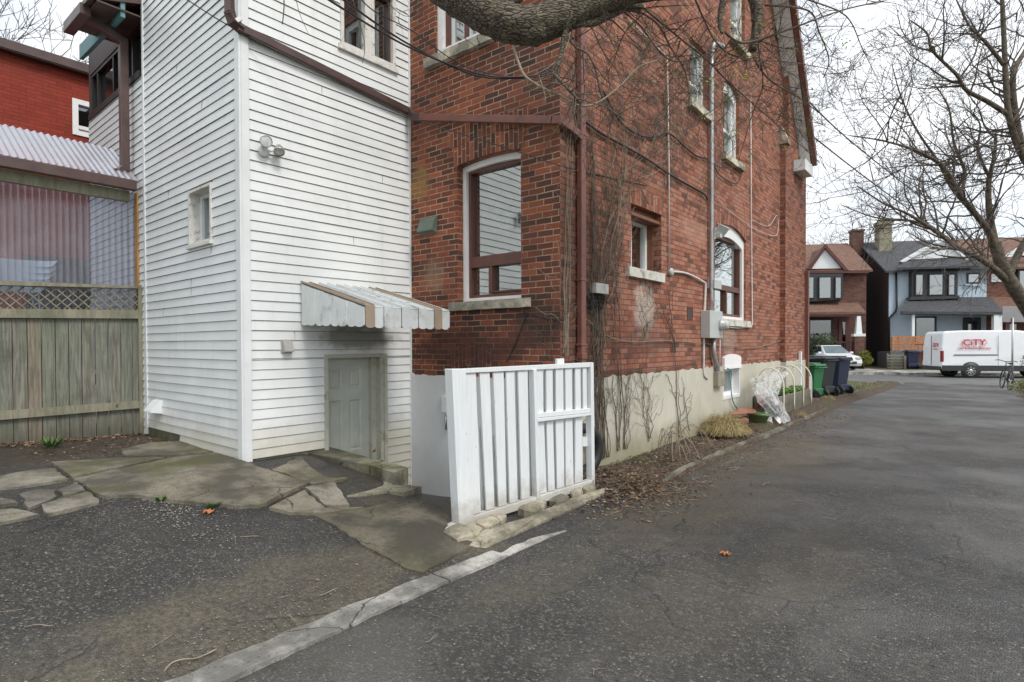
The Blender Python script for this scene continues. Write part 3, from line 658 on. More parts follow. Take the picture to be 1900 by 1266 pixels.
# upper back window
u0,u1,z0,z1=bu
mb=MB(); frame_rect(mb,FB,u0,u1,z0,z1,.09,-.13,-.03); wn=mb.build('window',M['wpaint'],house,label='upper back window with white casing half hidden behind the tree limb')
mb=MB(); frame_rect(mb,FB,u0+.09,u1-.09,z0+.01,z1,.07,-.17,-.08); um=(u0+u1)/2; mb.lb(FB,um-.03,um+.03,z0+.08,z1-.07,-.165,-.085,0); mb.build('frame',M['bframe'],wn)
mb=MB(); frame_rect(mb,FB,u0+.16,um-.03,z0+.08,z1-.07,.035,-.15,-.11); frame_rect(mb,FB,um+.03,u1-.16,z0+.08,z1-.07,.035,-.15,-.11); mb.build('sash',M['vtrim'],wn)
pane(FB,u0+.18,u1-.18,z0+.1,z1-.1,-.14,wn); mb=MB(); room(mb,FB,u0,u1,z0,z1,-.2); mb.build('room',M['room'],wn)
sill(FB,FB.pu(788,130,.05),FB.pu(917,80,.05),z0,.12,.07,wn,'limestone')
# small side window in a deep reveal
u0,u1,z0,z1=w1
mb=MB(); mb.lb(FS,u1-.02,u1,z0,z1-.03,-.28,-.12); mb.lb(FS,u0,u0+.03,z0,z1-.03,-.28,-.12); mb.lb(FS,u0,u1,z1-.1,z1,-.28,-.10); mb.lb(FS,u0,u1,z1-.13,z1-.09,-.24,-.02)
wn=mb.build('window',paint('reveal_wood',(.20,.085,.045),.6,.2,10,.2),house,label='small side window set deep in the brick with a white sash')
mb=MB(); frame_rect(mb,FS,u0+.0,u1-.02,z0,z1-.10,.055,-.27,-.20); mb.lb(FS,(u0+u1)/2-.02,(u0+u1)/2+.01,z0+.05,z1-.15,-.26,-.22); mb.build('sash',M['vtrim'],wn,bevel=.004)
pane(FS,u0+.04,u1-.06,z0+.04,z1-.14,-.24,wn); mb=MB(); room(mb,FS,u0,u1,z0,z1,-.29); mb.build('room',M['room'],wn)
sill(FS,FS.pu(1169,510,.06),FS.pu(1234,520,.06),z0,.125,.06,wn,'sillwhite')
# large arched side window
u0,u1,z0,z1=w2
mb=MB(); cw=.085; mb.lb(FS,u0,u0+cw,z0,zaw2(u0),-.14,-.04); mb.lb(FS,u1-cw,u1,z0,zaw2(u1),-.14,-.04); mb.lb(FS,u0+cw,u1-cw,z0,z0+.05,-.14,-.041); archtop(mb,FS,u0+.001,u1-.001,lambda u:zaw2(u)-.001,.2,-.14,-.042)
wn=mb.build('window',M['wpaint'],house,label='arched side window in thick white casing behind the electric meter')
zi=zaw2(u0)-.05; zm=FS.pz(1335,538,-.1)
mb=MB(); frame_rect(mb,FS,u0+cw,u1-cw,z0+.05,zi,.05,-.17,-.08); mb.lb(FS,u0+cw+.05,u1-cw-.05,zm,zm+.09,-.168,-.075); um=(u0+u1)/2; mb.lb(FS,um-.03,um+.03,z0+.1,zm,-.165,-.078); mb.build('frame',M['bframe'],wn)
pane(FS,u0+cw+.04,u1-cw-.04,z0+.08,zi-.04,-.13,wn); mb=MB(); room(mb,FS,u0,u1,z0,z1,-.18,.7); mb.build('room',M['room'],wn)
mb=MB(); mb.lb(FS,u0+.2,u0+.5,z0+.1,z1-.3,-.3,-.27); mb.build('curtain',M['curtain'],wn); mb=MB(); mb.lb(FS,u1-.4,u1-.2,z0+.1,z1-.3,-.3,-.27); mb.build('curtain',M['curtain'],wn)
sill(FS,FS.pu(1341,600,.06)-.3,FS.pu(1393.5,600,.06),z0,.12,.06,wn,'sillwhite')
for (q,lab,yl) in ((w3,'upper side window left of the grey pipe with a white sash',0),(w4,'upper side window with a stone sill right of the grey pipe',1),(w5,'topmost side window partly hidden by bare twigs',0)):
    u0,u1,z0,z1=q; mb=MB(); zz=z1-.1 if yl else z1
    frame_rect(mb,FS,u0,u1,z0,zz,.07,-.14,-.06); 
    if yl: archtop(mb,FS,u0+.001,u1-.001,lambda u:zaw4(u)-.001,.18,-.14,-.062)
    wn=mb.build('window',M['oldwhite' if not yl else 'wpaint'],house,label=lab)
    mb=MB(); frame_rect(mb,FS,u0+.07,u1-.07,z0+.06,zz-.06,.045,-.19,-.11); zm=(z0+zz)/2-.1; mb.lb(FS,u0+.1,u1-.1,zm-.025,zm+.025,-.18,-.10); mb.build('sash',M['vtrim'],wn)
    pane(FS,u0+.1,u1-.1,z0+.09,zz-.09,-.15,wn); mb=MB(); room(mb,FS,u0,u1,z0,z1,-.2,.6); mb.build('room',M['room'],wn)
    mb=MB(); mb.lb(FS,u0+.12,u1-.12,z0+.1,z0+(z1-z0)*.55,-.26,-.24); mb.build('curtain',paint('teal_curtain',(.16,.30,.28),.8),wn)
    sill(FS,u0-.09,u1+.09,z0,.12,.08,wn,'limestone')
# basement window with painted surround
u0,u1,z0,z1=wb
mb=MB(); zt_=ST-.03; mb.lb(FS,u1-.02,u1+.012,z0,zt_,-.2,.019); mb.lb(FS,u0-.012,u0+.02,z0,zt_,-.2,.019); mb.lb(FS,u0+.02,u1-.02,z0,z0+.05,-.2,.03)
n=10; rr=z1-ST
mb.lb(FS,u0-.01,u1+.01,zt_,ST+.02,-.02,.05)
for i in range(n):
    a,b=u0+(u1-u0)*i/n,u0+(u1-u0)*(i+1)/n; f=lambda u:ST+.0+.16+.06*(1-((u-(u0+u1)/2)/((u1-u0)/2))**2)
    mb.hexa([FS.p(a,ST+.02,0),FS.p(a,ST+.02,.045),FS.p(b,ST+.02,.045),FS.p(b,ST+.02,0),FS.p(a,f(a),0),FS.p(a,f(a),.045),FS.p(b,f(b),.045),FS.p(b,f(b),0)])
wn=mb.build('window',M['wpaint'],house,label='low basement window with a bright white arched panel above')
mb=MB(); frame_rect(mb,FS,u0+.02,u1-.02,z0+.05,zt_,.05,-.16,-.10); mb.build('sash',M['vtrim'],wn); pane(FS,u0+.06,u1-.06,z0+.1,zt_-.05,-.13,wn,'glassd'); mb=MB(); room(mb,FS,u0,u1,z0,zt_-.2,-.2,.4); mb.build('room',M['dark'],wn)
# downpipes and gutter run
def pipe_rect(mb,pts,w=.085,h=.06,m=0):
    pr=[(-w/2,-h/2),(w/2,-h/2),(w/2,h/2),(-w/2,h/2)]; mb.sweep(pts,pr,m,up=(0.001,.002,1) )
def flexpipe(mb,pts,r,n=8): mb.tube(pts,r,n)
mb=MB(); d=.06
xq=FS.pu(1080,450,d); top_=V((XW+d,xq,5.6)); mb.box(XW+.02,XW+.085,xq-.045,xq+.045,.95,5.9)
mb.box(XW+.015,XW+.095,xq-.052,xq+.052,FS.pz(1078,655,d)-.07,FS.pz(1078,655,d)-.0)
for yy in (250,520,640): z=FS.pz(1078,yy,d); mb.box(XW,XW+.09,xq-.06,xq+.06,z-.012,z+.012)
mb.build('downpipe',M['brown2'],house,bevel=.008)
mb=MB(); pr=[(-.03,-.04),(.03,-.04),(.03,.04),(-.03,.04)]
A_=FA.p(*FA.px(432,48,.06),.06); B_=FA.p(*FA.px(759,207,.06),.06)
c0=FB.p(FB.pu(768,218,.07),FB.pz(768,218,.07),.07); c1=FB.p(FB.pu(1034,224,.07),FB.pz(1034,224,.07),.07); c2=V((XW+.07,YB-.07,c1.z-.01)); c3=V((XW+.06,xq-.02,FS.pz(1072,252,.06)))
mb.sweep([c0,c0.lerp(c1,.98)],pr); mb.sweep([c0.lerp(c1,.97),c2],pr); mb.sweep([c2-V((.03,0,-.01)),c2.lerp(c3,.5),c3],pr); mb.build('sloping_drainpipe',M['brown2'],house,bevel=.006)
for x_,y0_,y1_,w_ in ((1498.5,500,715,.09),):
    mb=MB(); u=FS.pu(x_,600,PD+.05); mb.box(XW+PD+.0,XW+PD+.08,u-.06,u+.03,.0,FS.pz(x_,505,PD)); mb.build('downpipe',M['brown2'],house,bevel=.006)
# ---------------------------------------------------------------- the white clad extension
annex=thing('clad_extension',PB[:],'two storey back extension clad in white siding with a basement door','building')
CZ=FA.pz(458,631); CR=.1016
uC=(V((-5.738,4.974,0))-PB).dot(D2)-.012
uL=FL.pu(272,500)
def siding(mb,F,u0,u1,z0,z1,holes,zref=CZ,cr=CR,seed=0):
    k0=math.floor((z0-zref)/cr); k=k0
    while zref+k*cr<z1:
        zb=zref+k*cr; zt_=min(zb+cr,z1); zb_=max(zb,z0); zm=(zb_+zt_)/2; k+=1
        if zt_-zb_<.01: continue
        spans=[(u0,u1)]
        for h in holes:
            if h[2]<zm<h[3]:
                ns=[]
                for a,b in spans:
                    if h[1]<=a or h[0]>=b: ns.append((a,b)); continue
                    if h[0]>a: ns.append((a,h[0]))
                    if h[1]<b: ns.append((h[1],b))
                spans=ns
        for a,b in spans:
            n=max(1,int((b-a)/.35)); us=[a+(b-a)*i/n for i in range(n+1)]
            for i in range(n):
                p,q=us[i],us[i+1]; w=lambda u: nz(u+seed,k*.37,1.7,.0035)+nz(u+seed,k*3.1,.8,.0025); wz=lambda u:nz(u+seed+5,k*1.3,1.1,.0022)
                o1,o2=.016+w(p),.016+w(q)
                gz=.0048
                mb.face([F.p(p,zb_+wz(p),o1),F.p(q,zb_+wz(q),o2),F.p(q,zt_-gz+wz(q),.005),F.p(p,zt_-gz+wz(p),.005)],0)
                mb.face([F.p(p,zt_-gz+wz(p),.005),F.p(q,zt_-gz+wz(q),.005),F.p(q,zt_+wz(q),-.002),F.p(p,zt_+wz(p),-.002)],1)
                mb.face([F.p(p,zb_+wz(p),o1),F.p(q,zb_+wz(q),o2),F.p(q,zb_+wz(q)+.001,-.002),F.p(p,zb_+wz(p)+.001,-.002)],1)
def fop(F,xl,xr,yb,yt): return [F.pu(xl,500),F.pu(xr,500),F.pz(xl,yb),F.pz(xl,yt)]
dr=fop(FA,603,711,664,663); dr[2]=-.8; dr[3]=FA.pz(603,663)
aw=fop(FA,633,734.5,85,-60); fw=fop(FL,355,397,459,352); fw[3]=FL.pz(397,338)
zb0=FA.pz(460,853)
TOPZ=6.6
mb=MB(); siding(mb,FA,.0,dr[0],zb0,dr[3],[]); siding(mb,FA,dr[1],uC,-.30,dr[3],[]); siding(mb,FA,0,uC,dr[3],TOPZ,[aw],seed=0)
siding(mb,FL,uL,-.0,zb0+.1,TOPZ,[fw],seed=30); siding(mb,FL,FL.pu(335,800),0,zb0,zb0+.1,[],seed=30)
for F_,ulist in ((FA,[(.55,3),(1.3,14),(1.72,22),(.9,30),(.4,38),(1.5,46),(1.1,-1)]),(FL,[(-1.24,.4),(-1.24,-.6),(-.7,12),(-1.9,20),(-.9,28),(-1.6,34),(-2.1,6)])):
    for u,k in ulist:
        k=round(k) if abs(k)!=.6 and abs(k)!=.4 else (0 if k>0 else 1)
        zb=CZ+(k-3)*CR if F_ is FA or k>1 else CZ+.55+k*CR; zb=CZ+round((zb-CZ)/CR)*CR
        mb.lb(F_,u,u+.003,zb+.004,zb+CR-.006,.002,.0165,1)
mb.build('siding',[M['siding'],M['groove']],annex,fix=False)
mb=MB(); wall(mb,FA,0,uC,-.9,TOPZ,[dr,aw],d=-.003,dep=.12); wall(mb,FL,uL,0,.1,TOPZ,[fw],d=-.003,dep=.14)
mb.face([FA.p(0,TOPZ),FA.p(uC,TOPZ),FA.p(uC,TOPZ,-2.7),FA.p(0,TOPZ,-2.7)]); mb.face([FL.p(uL,0),FL.p(uL,TOPZ),FL.p(uL,TOPZ,-2.1),FL.p(uL,0,-2.1)])
mb.build('backing_wall',paint('old_block_foundation',(.20,.18,.15),.9,.3,8,.3),annex)
mb=MB(); mb.lb(FA,-.016,.075,zb0-.03,TOPZ,-.0,.030); mb.lb(FA,-.030,.0,zb0-.03,TOPZ,-.075,.030); mb.build('corner_post',M['vtrim'],annex,bevel=.006)
mb=MB(); mb.lb(FA,uC-.012,uC+.018,-.35,TOPZ,0,.024); mb.lb(FL,uL-.02,uL+.028,.35,TOPZ,0,.024); mb.build('edge_trim',M['vtrim'],annex)
mb=MB(); mb.lb(FL,uL,FL.pu(335,810),.1,zb0+.1,-.1,.01); mb.lb(FL,uL,-.1,.0,.33,-.15,-.02); mb.lb(FA,.05,dr[0],-.3,zb0,-.15,-.03); mb.build('footing',M['slab'],annex)
# cracked siding joint
# door
u0,u1,z0,z1=dr
mb=MB(); ud0=FA.pu(604,700,-.12)+0; dd=-.16
mb.lb(FA,u0-.03,u0+.015,z0,z1+.03,-.02,.026); mb.lb(FA,u1-.01,u1+.035,z0,z1+.03,-.02,.026); mb.lb(FA,u0+.015,u1-.01,z1-.012,z1+.032,-.02,.028)
mb.lb(FA,u1-.13,u1-.011,z0,z1-.013,-.14,-.075); mb.lb(FA,u1-.06,u1-.0112,z0,z1-.013,-.075,.012); mb.lb(FA,u0+.0,u0+.02,z0,z1-.013,-.14,.0); 
df=mb.build('door',paint('dirty_door_frame',(.50,.50,.42),.6,.12,5,.2,(.25,.23,.15),5,(.5,.7)),annex,label='grubby white panelled basement door in a recessed frame')
a,b=u0+.02,u1-.13; W_=b-a; mb=MB()
FD=Fr(FA.p(0,0,-.135),FA.e,FA.n)
H_=2.03; zb_=z1-.015-H_
def panel(pu0,pu1,pz0,pz1):
    mb.lb(FD,pu0+.045,pu1-.045,pz0+.045,pz1-.045,-.02,-.0035)
    for (a1,a2,a3,a4) in ((pu0,pu1,pz0,pz1),):
        o=[(a1,a3),(a2,a3),(a2,a4),(a1,a4)]; i1=[(a1+.02,a3+.02),(a2-.02,a3+.02),(a2-.02,a4-.02),(a1+.02,a4-.02)]; i2=[(a1+.045,a3+.045),(a2-.045,a3+.045),(a2-.045,a4-.045),(a1+.045,a4-.045)]
        for k in range(4):
            l=(k+1)%4; mb.face([FD.p(*o[k],0),FD.p(*o[l],0),FD.p(*i1[l],-.014),FD.p(*i1[k],-.014)]); mb.face([FD.p(*i1[k],-.014),FD.p(*i1[l],-.014),FD.p(*i2[l],-.0035),FD.p(*i2[k],-.0035)])
cols_=[(a+.11,a+W_/2-.05),(a+W_/2+.05,b-.11)]; rows=[(z1-.38,z1-.15),(z1-1.13,z1-.52),(z1-1.93,z1-1.28)]
hs=[(p,q,r,s_) for p,q in cols_ for r,s_ in rows]; wall(mb,FD,a,b,zb_,z1-.014,hs,dep=.001)
for h in hs: panel(*h)
dl=mb.build('door_leaf',paint('grey_white_door_paint',(.52,.55,.49),.45,.08,3,.1,(.28,.27,.2),2,(.5,.8)),df,fix=True)
for nm,yy,rr_ in (('deadbolt',814,.026),('door_knob',835,.03)):
    c=FD.p(FD.pu(688.5,yy),FD.pz(688.5,yy),0); mb=MB()
    prof=[(0,.0),(rr_*1.1,0),(rr_*1.1,.008),(rr_*.5,.012),(rr_*.5,.03),(rr_,.04),(rr_,.055),(rr_*.6,.066),(0,.068)] if nm=='door_knob' else [(0,0),(rr_,0),(rr_,.02),(rr_*.75,.028),(0,.028)]
    mb.lathe(c,prof,16,axis=FD.n); mb.build(nm,M['brass'],df)
# upper window
u0,u1,z0,z1=aw
mb=MB(); frame_rect(mb,FA,u0,u1,z0,z1,.045,-.1,.03); mb.lb(FA,u0-.03,u1+.03,z0-.05,z0+.004,-.05,.045); c=FA.pu(685,50); mb.lb(FA,c-.06,c+.035,z0+.04,z1-.04,-.09,-.0); mb.lb(FA,c+.036,c+.075,z0+.04,z1-.04,-.09,.006)
wn=mb.build('window',M['oldwhite'],annex,label='peeling white upper window with two tall casements')
mb=MB(); frame_rect(mb,FA,c+.075,u1-.045,z0+.045,z1-.045,.03,-.08,-.02); mb.build('sash',M['brown'],wn)
pane(FA,u0+.04,u1-.04,z0+.04,z1-.04,-.07,wn,'glassd'); mb=MB(); room(mb,FA,u0,u1,z0,z1,-.12,.5); mb.build('room',M['dark'],wn)
mb=MB()
def drape(mb,F,u0,u1,z0,z1,d,amp=.02,wl=.09,m=0):
    n=int((u1-u0)/.012)
    for i in range(n):
        a,b=u0+(u1-u0)*i/n,u0+(u1-u0)*(i+1)/n; f=lambda u:d+amp*math.sin(u/wl*6.28)+nz(u,0,5,.02); mb.face([F.p(a,z0,f(a)),F.p(b,z0,f(b)),F.p(b,z1,f(b)),F.p(a,z1,f(a))],m,smooth=True)
drape(mb,FA,u0+.16,c-.07,z0,z1,-.2,.012); mb.build('curtain',paint('grey_green_curtain',(.10,.15,.15),.8),wn)
mb=MB(); drape(mb,FA,c+.1,u1-.12,z0,z1,-.2,.012); mb.build('curtain',paint('ochre_curtain',(.20,.14,.07),.8),wn)
# little window, left face
u0,u1,z0,z1=fw
mb=MB(); frame_rect(mb,FL,u0,u1,z0,z1,.03,-.13,.03); mb.lb(FL,u0-.02,u1+.02,z0-.03,z0+.002,-.02,.05); wn=mb.build('window',M['oldwhite'],annex,label='small narrow window with a white frame low on the left face')
mb=MB(); frame_rect(mb,FL,u0+.03,u1-.03,z0+.03,z1-.03,.045,-.14,-.09); mb.build('sash',M['vtrim'],wn)
pane(FL,u0+.07,u1-.07,z0+.07,z1-.07,-.12,wn,'glassd'); mb=MB(); room(mb,FL,u0,u1,z0,z1,-.15,.4); mb.build('room',M['room'],wn); mb=MB(); drape(mb,FL,u0+.05,u1-.05,z0,z1,-.22,.02); mb.build('curtain',M['curtain'],wn)
# sloping drainpipe across the extension, with its elbow and stub
mb=MB(); F0=V((0,0,0)); top=FA.p(FA.pu(424,0,.06)-.0,FA.pz(424,0,.06)+2.5,.06); e1=FA.p(*FA.px(426,30,.06),.06); e2=FA.p(*FA.px(437,52,.06),.06)
mb.sweep([FA.p(FA.pu(424,30,.06),TOPZ,.06),FA.p(*FA.px(426,28,.06),.06)],pr,up=(1,.3,0)); mb.sweep([FA.p(*FA.px(425,20,.06),.06),FA.p(*FA.px(432,42,.06),.06),FA.p(*FA.px(450,56,.06),.06)],[(-.034,-.046),(.034,-.046),(.034,.046),(-.034,.046)],up=(1,0,.8))
mb.sweep([FA.p(*FA.px(440,50,.06),.06),B_,c0],pr); mb.sweep([B_.lerp(c0,-.2),c0,c0.lerp(c1,.06)],[(-.034,-.046),(.034,-.046),(.034,.046),(-.034,.046)])
mb.build('sloping_drainpipe',M['brown'],annex,bevel=.006)
mb=MB(); mb.sweep([FA.p(*FA.px(438,41,.09),.09),FA.p(*FA.px(446,35,.1),.1)],[(-.03,-.02),(.03,-.02),(.03,.02),(-.03,.02)]); mb.build('foil_strap',M['steel'],annex)
# ---------------------------------------------------------------- more materials
def wood(name,c1,c2,green=0,grain=14,rough=.85):
    b=NB(name); p=b.pos(); q=b.n('VectorMath',operation='MULTIPLY',i0=p,i1=(grain,grain,.8)); n=b.noise(3,7,.65,vec=q,dist=.6)
    c=b.mix(b.sstep(n,.35,.65),c1,c2); c=b.mix(b.ma('MULTIPLY',b.sstep(b.noise(1.6,6,.65),.5,.75),.6),c,sc(c1,.4))
    if green: c=b.mix(b.ma('MULTIPLY',b.sstep(b.noise(2.3,6,.65),.42,.66),green),c,(.12,.16,.09))
    kn=b.vor(3.2,vec=b.n('VectorMath',operation='MULTIPLY',i0=p,i1=(1,1,.55))); c=b.mix(b.ma('MULTIPLY',b.sstep(kn,.075,.02),.8),c,(.05,.035,.025))
    z=b.sep(p)[2]; c=b.mix(b.ma('MULTIPLY',b.sstep(b.ma('ADD',z,b.ma('MULTIPLY',b.noise(3,5,.6),-.4)),.5,.1),.65),c,(.06,.05,.03))
    b.bump(n,.3,.004); return b.set(c,rough)
M['w1']=wood('weathered_board',(.11,.108,.085),(.235,.228,.185),.2); M['w2']=wood('weathered_board_green',(.11,.115,.09),(.22,.225,.18),.3); M['w3']=wood('weathered_board_brown',(.13,.11,.08),(.24,.215,.165),.15)
M['wcap']=wood('grey_rail_wood',(.18,.17,.12),(.28,.26,.19),.3,5)
M['wamber']=wood('amber_post_wood',(.34,.17,.05),(.46,.26,.09),0,10)
def picket():
    b=NB('white_picket_paint'); p=b.pos(); q=b.n('VectorMath',operation='MULTIPLY',i0=p,i1=(30,30,1.6)); n=b.noise(2,7,.7,vec=q); c=b.mix(b.sstep(n,.3,.7),(.66,.69,.70),(.75,.775,.78)); c=b.mix(b.ma('MULTIPLY',b.sstep(b.noise(13,7,.7),.62,.72),.6),c,(.36,.34,.29)); z=b.sep(p)[2]; low=b.sstep(b.ma('ADD',z,b.ma('MULTIPLY',b.noise(7,6,.7),-.5)),.1,-.16); c=b.mix(b.ma('MULTIPLY',low,.75),c,(.36,.33,.27)); b.bump(n,.5,.003); return b.set(c,.5)
M['wpicket']=picket()
M['awn']=paint('awning_enamel',(.66,.69,.68),.4,.08,4,.5,(.30,.30,.26),5,(.5,.72)); M['awnb']=paint('tan_awning_enamel',(.36,.28,.21),.45,.1,4,.4,(.18,.14,.10),5)
M['moss']=None
def px_prism(pxs,zt,h,mb,F=None):
    top=[V(onz(*p,zt)) for p in pxs]; low=[p-V((0,0,h)) for p in top]; n=len(top)
    def sub(a,b): return a
    mb.face(top); 
    for i in range(n): mb.face([low[i],low[(i+1)%n],top[(i+1)%n],top[i]])
# ---------------------------------------------------------------- white slatted gate
GL=V(onz(850,978,.075)); GR=V(onz(1099,903,.10)); eg=(GR-GL); eg.z=0; eg.normalize()
FG=Fr((GL.x,GL.y,0),eg,(eg.y,-eg.x,0))
gate=thing('slatted_gate',(GL.lerp(GR,.5)),'white painted slatted wooden gate panel beside the driveway with boards and a mid rail','gate')
def c3(a,b): return (780+.316*a,640+.316*b)
def gq(mb,q,d0,d1,m=0):
    P=[[FG.p(*FG.px(*c3(*a),(d0+d1)/2),d) for a in q] for d in (d0,d1)]
    mb.pf(P[0]+P[1],[(0,1,2,3),(7,6,5,4),(0,4,5,1),(1,5,6,2),(2,6,7,3),(3,7,4,0)],m)
mb=MB(); gq(mb,[(205,1045),(295,1045),(245,140),(163,142)],-.05,.045); mb.build('post',M['wpicket'],gate,bevel=.005)
mb=MB(); gq(mb,[(145,1082),(262,1088),(330,1040),(215,1040)],-.06,.05); mb.build('foot_block',M['wpicket'],gate,bevel=.008)
mb=MB(); gq(mb,[(246,166),(1001,130),(1001,103),(246,140)],-.03,.02); mb.build('rail',M['wpicket'],gate,bevel=.003,label='top rail')
mb=MB(); gq(mb,[(290,1052),(1009,826),(1006,786),(288,1005)],-.04,.03); mb.build('rail',M['wpicket'],gate,bevel=.004,label='bottom rail resting on broken stones')
mb=MB(); gq(mb,[(674,452),(990,412),(990,400),(674,430)],-.02,.04); gq(mb,[(672,427),(990,397),(990,372),(672,402)],-.02,.028); mb.build('rail',M['wpicket'],gate,bevel=.003,label='mid rail')
mb=MB(); gq(mb,[(670,905),(690,900),(668,145),(650,146)],-.03,.035); mb.build('stile',M['wpicket'],gate,bevel=.003)
mb=MB(); gq(mb,[(991,828),(1009,824),(1001,104),(984,105)],-.04,.03); mb.build('stile',M['wpicket'],gate,bevel=.003)
mb=MB(); gq(mb,[(798,140),(838,140),(838,80),(798,82)],-.06,-.03); mb.build('post_top',M['wpicket'],gate,bevel=.003)
mb=MB(); gq(mb,[(946,596),(1000,594),(1000,538),(946,541)],-.05,-.02); mb.build('cross_board',M['wpicket'],gate)
def bd(x0,x1,x2,x3,yt,yb,d=.0,t=.018,slope=True):
    f=lambda x:yt-.0*(x); 
    mb=MB(); k=-.048 if yt<300 else -.12
    kt=lambda x: yt+(x-258)*(-.045); kb=lambda x: yb+(x-258)*(-.30)
    if yt>300: kt=lambda x:yt-(x-680)*.12
    if yb<500: kb=lambda x:yb-(x-670)*.10
    gq(mb,[(x2,kb(x2)),(x3,kb(x3)),(x1,kt(x1)),(x0,kt(x0))],d-t,d); o=mb.build('board',M['wpicket'],gate,bevel=.002)
for a,b_,c,d in ((258,322,302,352),(345,403,385,432),(425,485,456,502),(500,548,521,568),(570,626,590,637)): bd(a,b_,c,d,168,1010,.004)
for a,b_,c,d,yt in ((330,350,360,388,440),(410,428,440,458,500),(490,502,508,522,215),(554,572,575,590,170),(614,655,636,672,165)): bd(a,b_,c,d,yt,1005,-.05)
for a,b_ in ((672,716),(735,772),(791,834),(847,886),(905,936),(950,972)): bd(a,b_,a+3,b_+3,148,425,.004)
for a,b_ in ((720,738),(776,795),(838,850),(890,908),(940,955)): bd(a,b_,a+3,b_+3,148,425,-.05)
for a,b_,c,d in ((680,722,700,738),(738,775,748,786),(791,836,800,842),(848,889,850,896),(907,947,905,950)): bd(a,b_,c,d,455,1008,.004)
for a,b_,c,d in ((726,742,741,750),(779,785,790,802),(838,842,844,852),(892,908,899,908)): bd(a,b_,c,d,455,1008,-.05)
# stones and broken edging under the gate
def lump(mb,pts,h,zb=-.03,bow=.012):
    n=[]; m=len(pts)
    for i in range(m):
        a,b=pts[i],pts[(i+1)%m]; k=max(1,int((b-a).length/.035))
        for j in range(k): q=a.lerp(b,j/k); n.append(q+V((random.uniform(-.006,.006),random.uniform(-.006,.006),0)))
    c=sum(n,V((0,0,0)))/len(n); hh=[h+random.uniform(-.006,.006) for _ in n]
    low=[q+V((0,0,zb)) for q in n]; mid=[q+(q-c)*.0+V((0,0,a*.75)) for q,a in zip(n,hh)]; top=[c+(q-c)*.88+V((0,0,a)) for q,a in zip(n,hh)]
    L=len(n)
    mb.pf(low+mid+top+[c+V((0,0,h+bow))],[(i,(i+1)%L,L+(i+1)%L,L+i) for i in range(L)]+[(L+i,L+(i+1)%L,2*L+(i+1)%L,2*L+i) for i in range(L)]+[(2*L+i,2*L+(i+1)%L,3*L) for i in range(L)])
mb=MB(); lump(mb,[og(*c3(a,b)) for a,b in [(250,1190),(330,1110),(600,1035),(900,905),(1080,850),(1075,880),(860,985),(600,1100),(380,1200)]],.018)
mb.build('mortar_edging',M['chunk'],None,label='thin crumbling concrete edging along the foot of the white gate',cat='edging')
ck=[([(130,1122),(200,1085),(320,1078),(362,1105),(340,1145),(270,1162),(215,1175)],.05,'largest flat broken concrete piece below the foot of the gate post'),
([(322,1075),(430,1018),(505,1030),(470,1070),(400,1095),(365,1090)],.05,'broken concrete piece under the gate rail right of the post foot'),
([(330,1170),(400,1140),(430,1165),(362,1195)],.04,'small pale stone in front of the gate nearest the kerb tip'),
([(570,985),(640,925),(742,945),(720,985),(680,1012),(610,1005)],.06,'wide flat broken slab under the middle of the gate'),
([(760,940),(830,900),(872,922),(850,945),(800,955)],.06,'cracked stone piece left of the gate clump of weeds'),
([(480,1088),(560,1062),(592,1088),(520,1112)],.035,'low crumbled stone just in front of the gate middle'),
([(872,885),(940,862),(955,893),(890,918)],.06,'stone wedged under the right end of the gate rail'),
([(940,860),(1010,832),(1032,858),(980,878)],.05,'last small stone by the right foot of the gate')]
for L,h,lab in ck:
    mb=MB(); lump(mb,[og(*c3(a,b)) for a,b in L],h); mb.build('broken_stone',M['chunk'],None,label=lab,cat='stone',group='broken stones under the gate')
# hinge plates and latch behind the gate on the back wall
mb=MB(); q0=FB.px(821,735,.03); q1=FB.px(834,766,.03); mb.lb(FB,q0[0],q1[0]+.04,q1[1],q0[1],.018,.05); o=mb.build('latch_plate',M['wpaint'],None,label='white painted hinge board fixed to the pale back wall behind the gate post',cat='board',bevel=.004)
mb=MB(); q0=FB.px(826,770,.06); q1=FB.px(834,798,.06); mb.lb(FB,q0[0],q0[0]+.05,q1[1],q0[1],.018,.07); mb.tube([FB.p(q0[0]-.02,q0[1]-.01,.05),FB.p(q0[0]+.03,q0[1]-.03,.08),FB.p(q0[0]+.03,q1[1],.08)],.008,6); mb.build('gate_latch',M['steel'],None,label='small weathered metal latch on the back wall below the hinge board',cat='latch')
# dark round edge behind the right stile
c=V(onx(1098,828,-3.27)); mb=MB(); prof=[(.20,-.05),(.25,-.055),(.275,-.03),(.275,.03),(.25,.055),(.20,.05),(.17,.03),(.17,-.03),(.20,-.05)]
mb.lathe((c.x-.02,c.y-.13,.11+.275),prof,26,axis=(.97,-.2,.05)); mb.build('old_tyre',M['black'],None,label='black round tyre edge showing behind the right end of the white gate',cat='tyre')
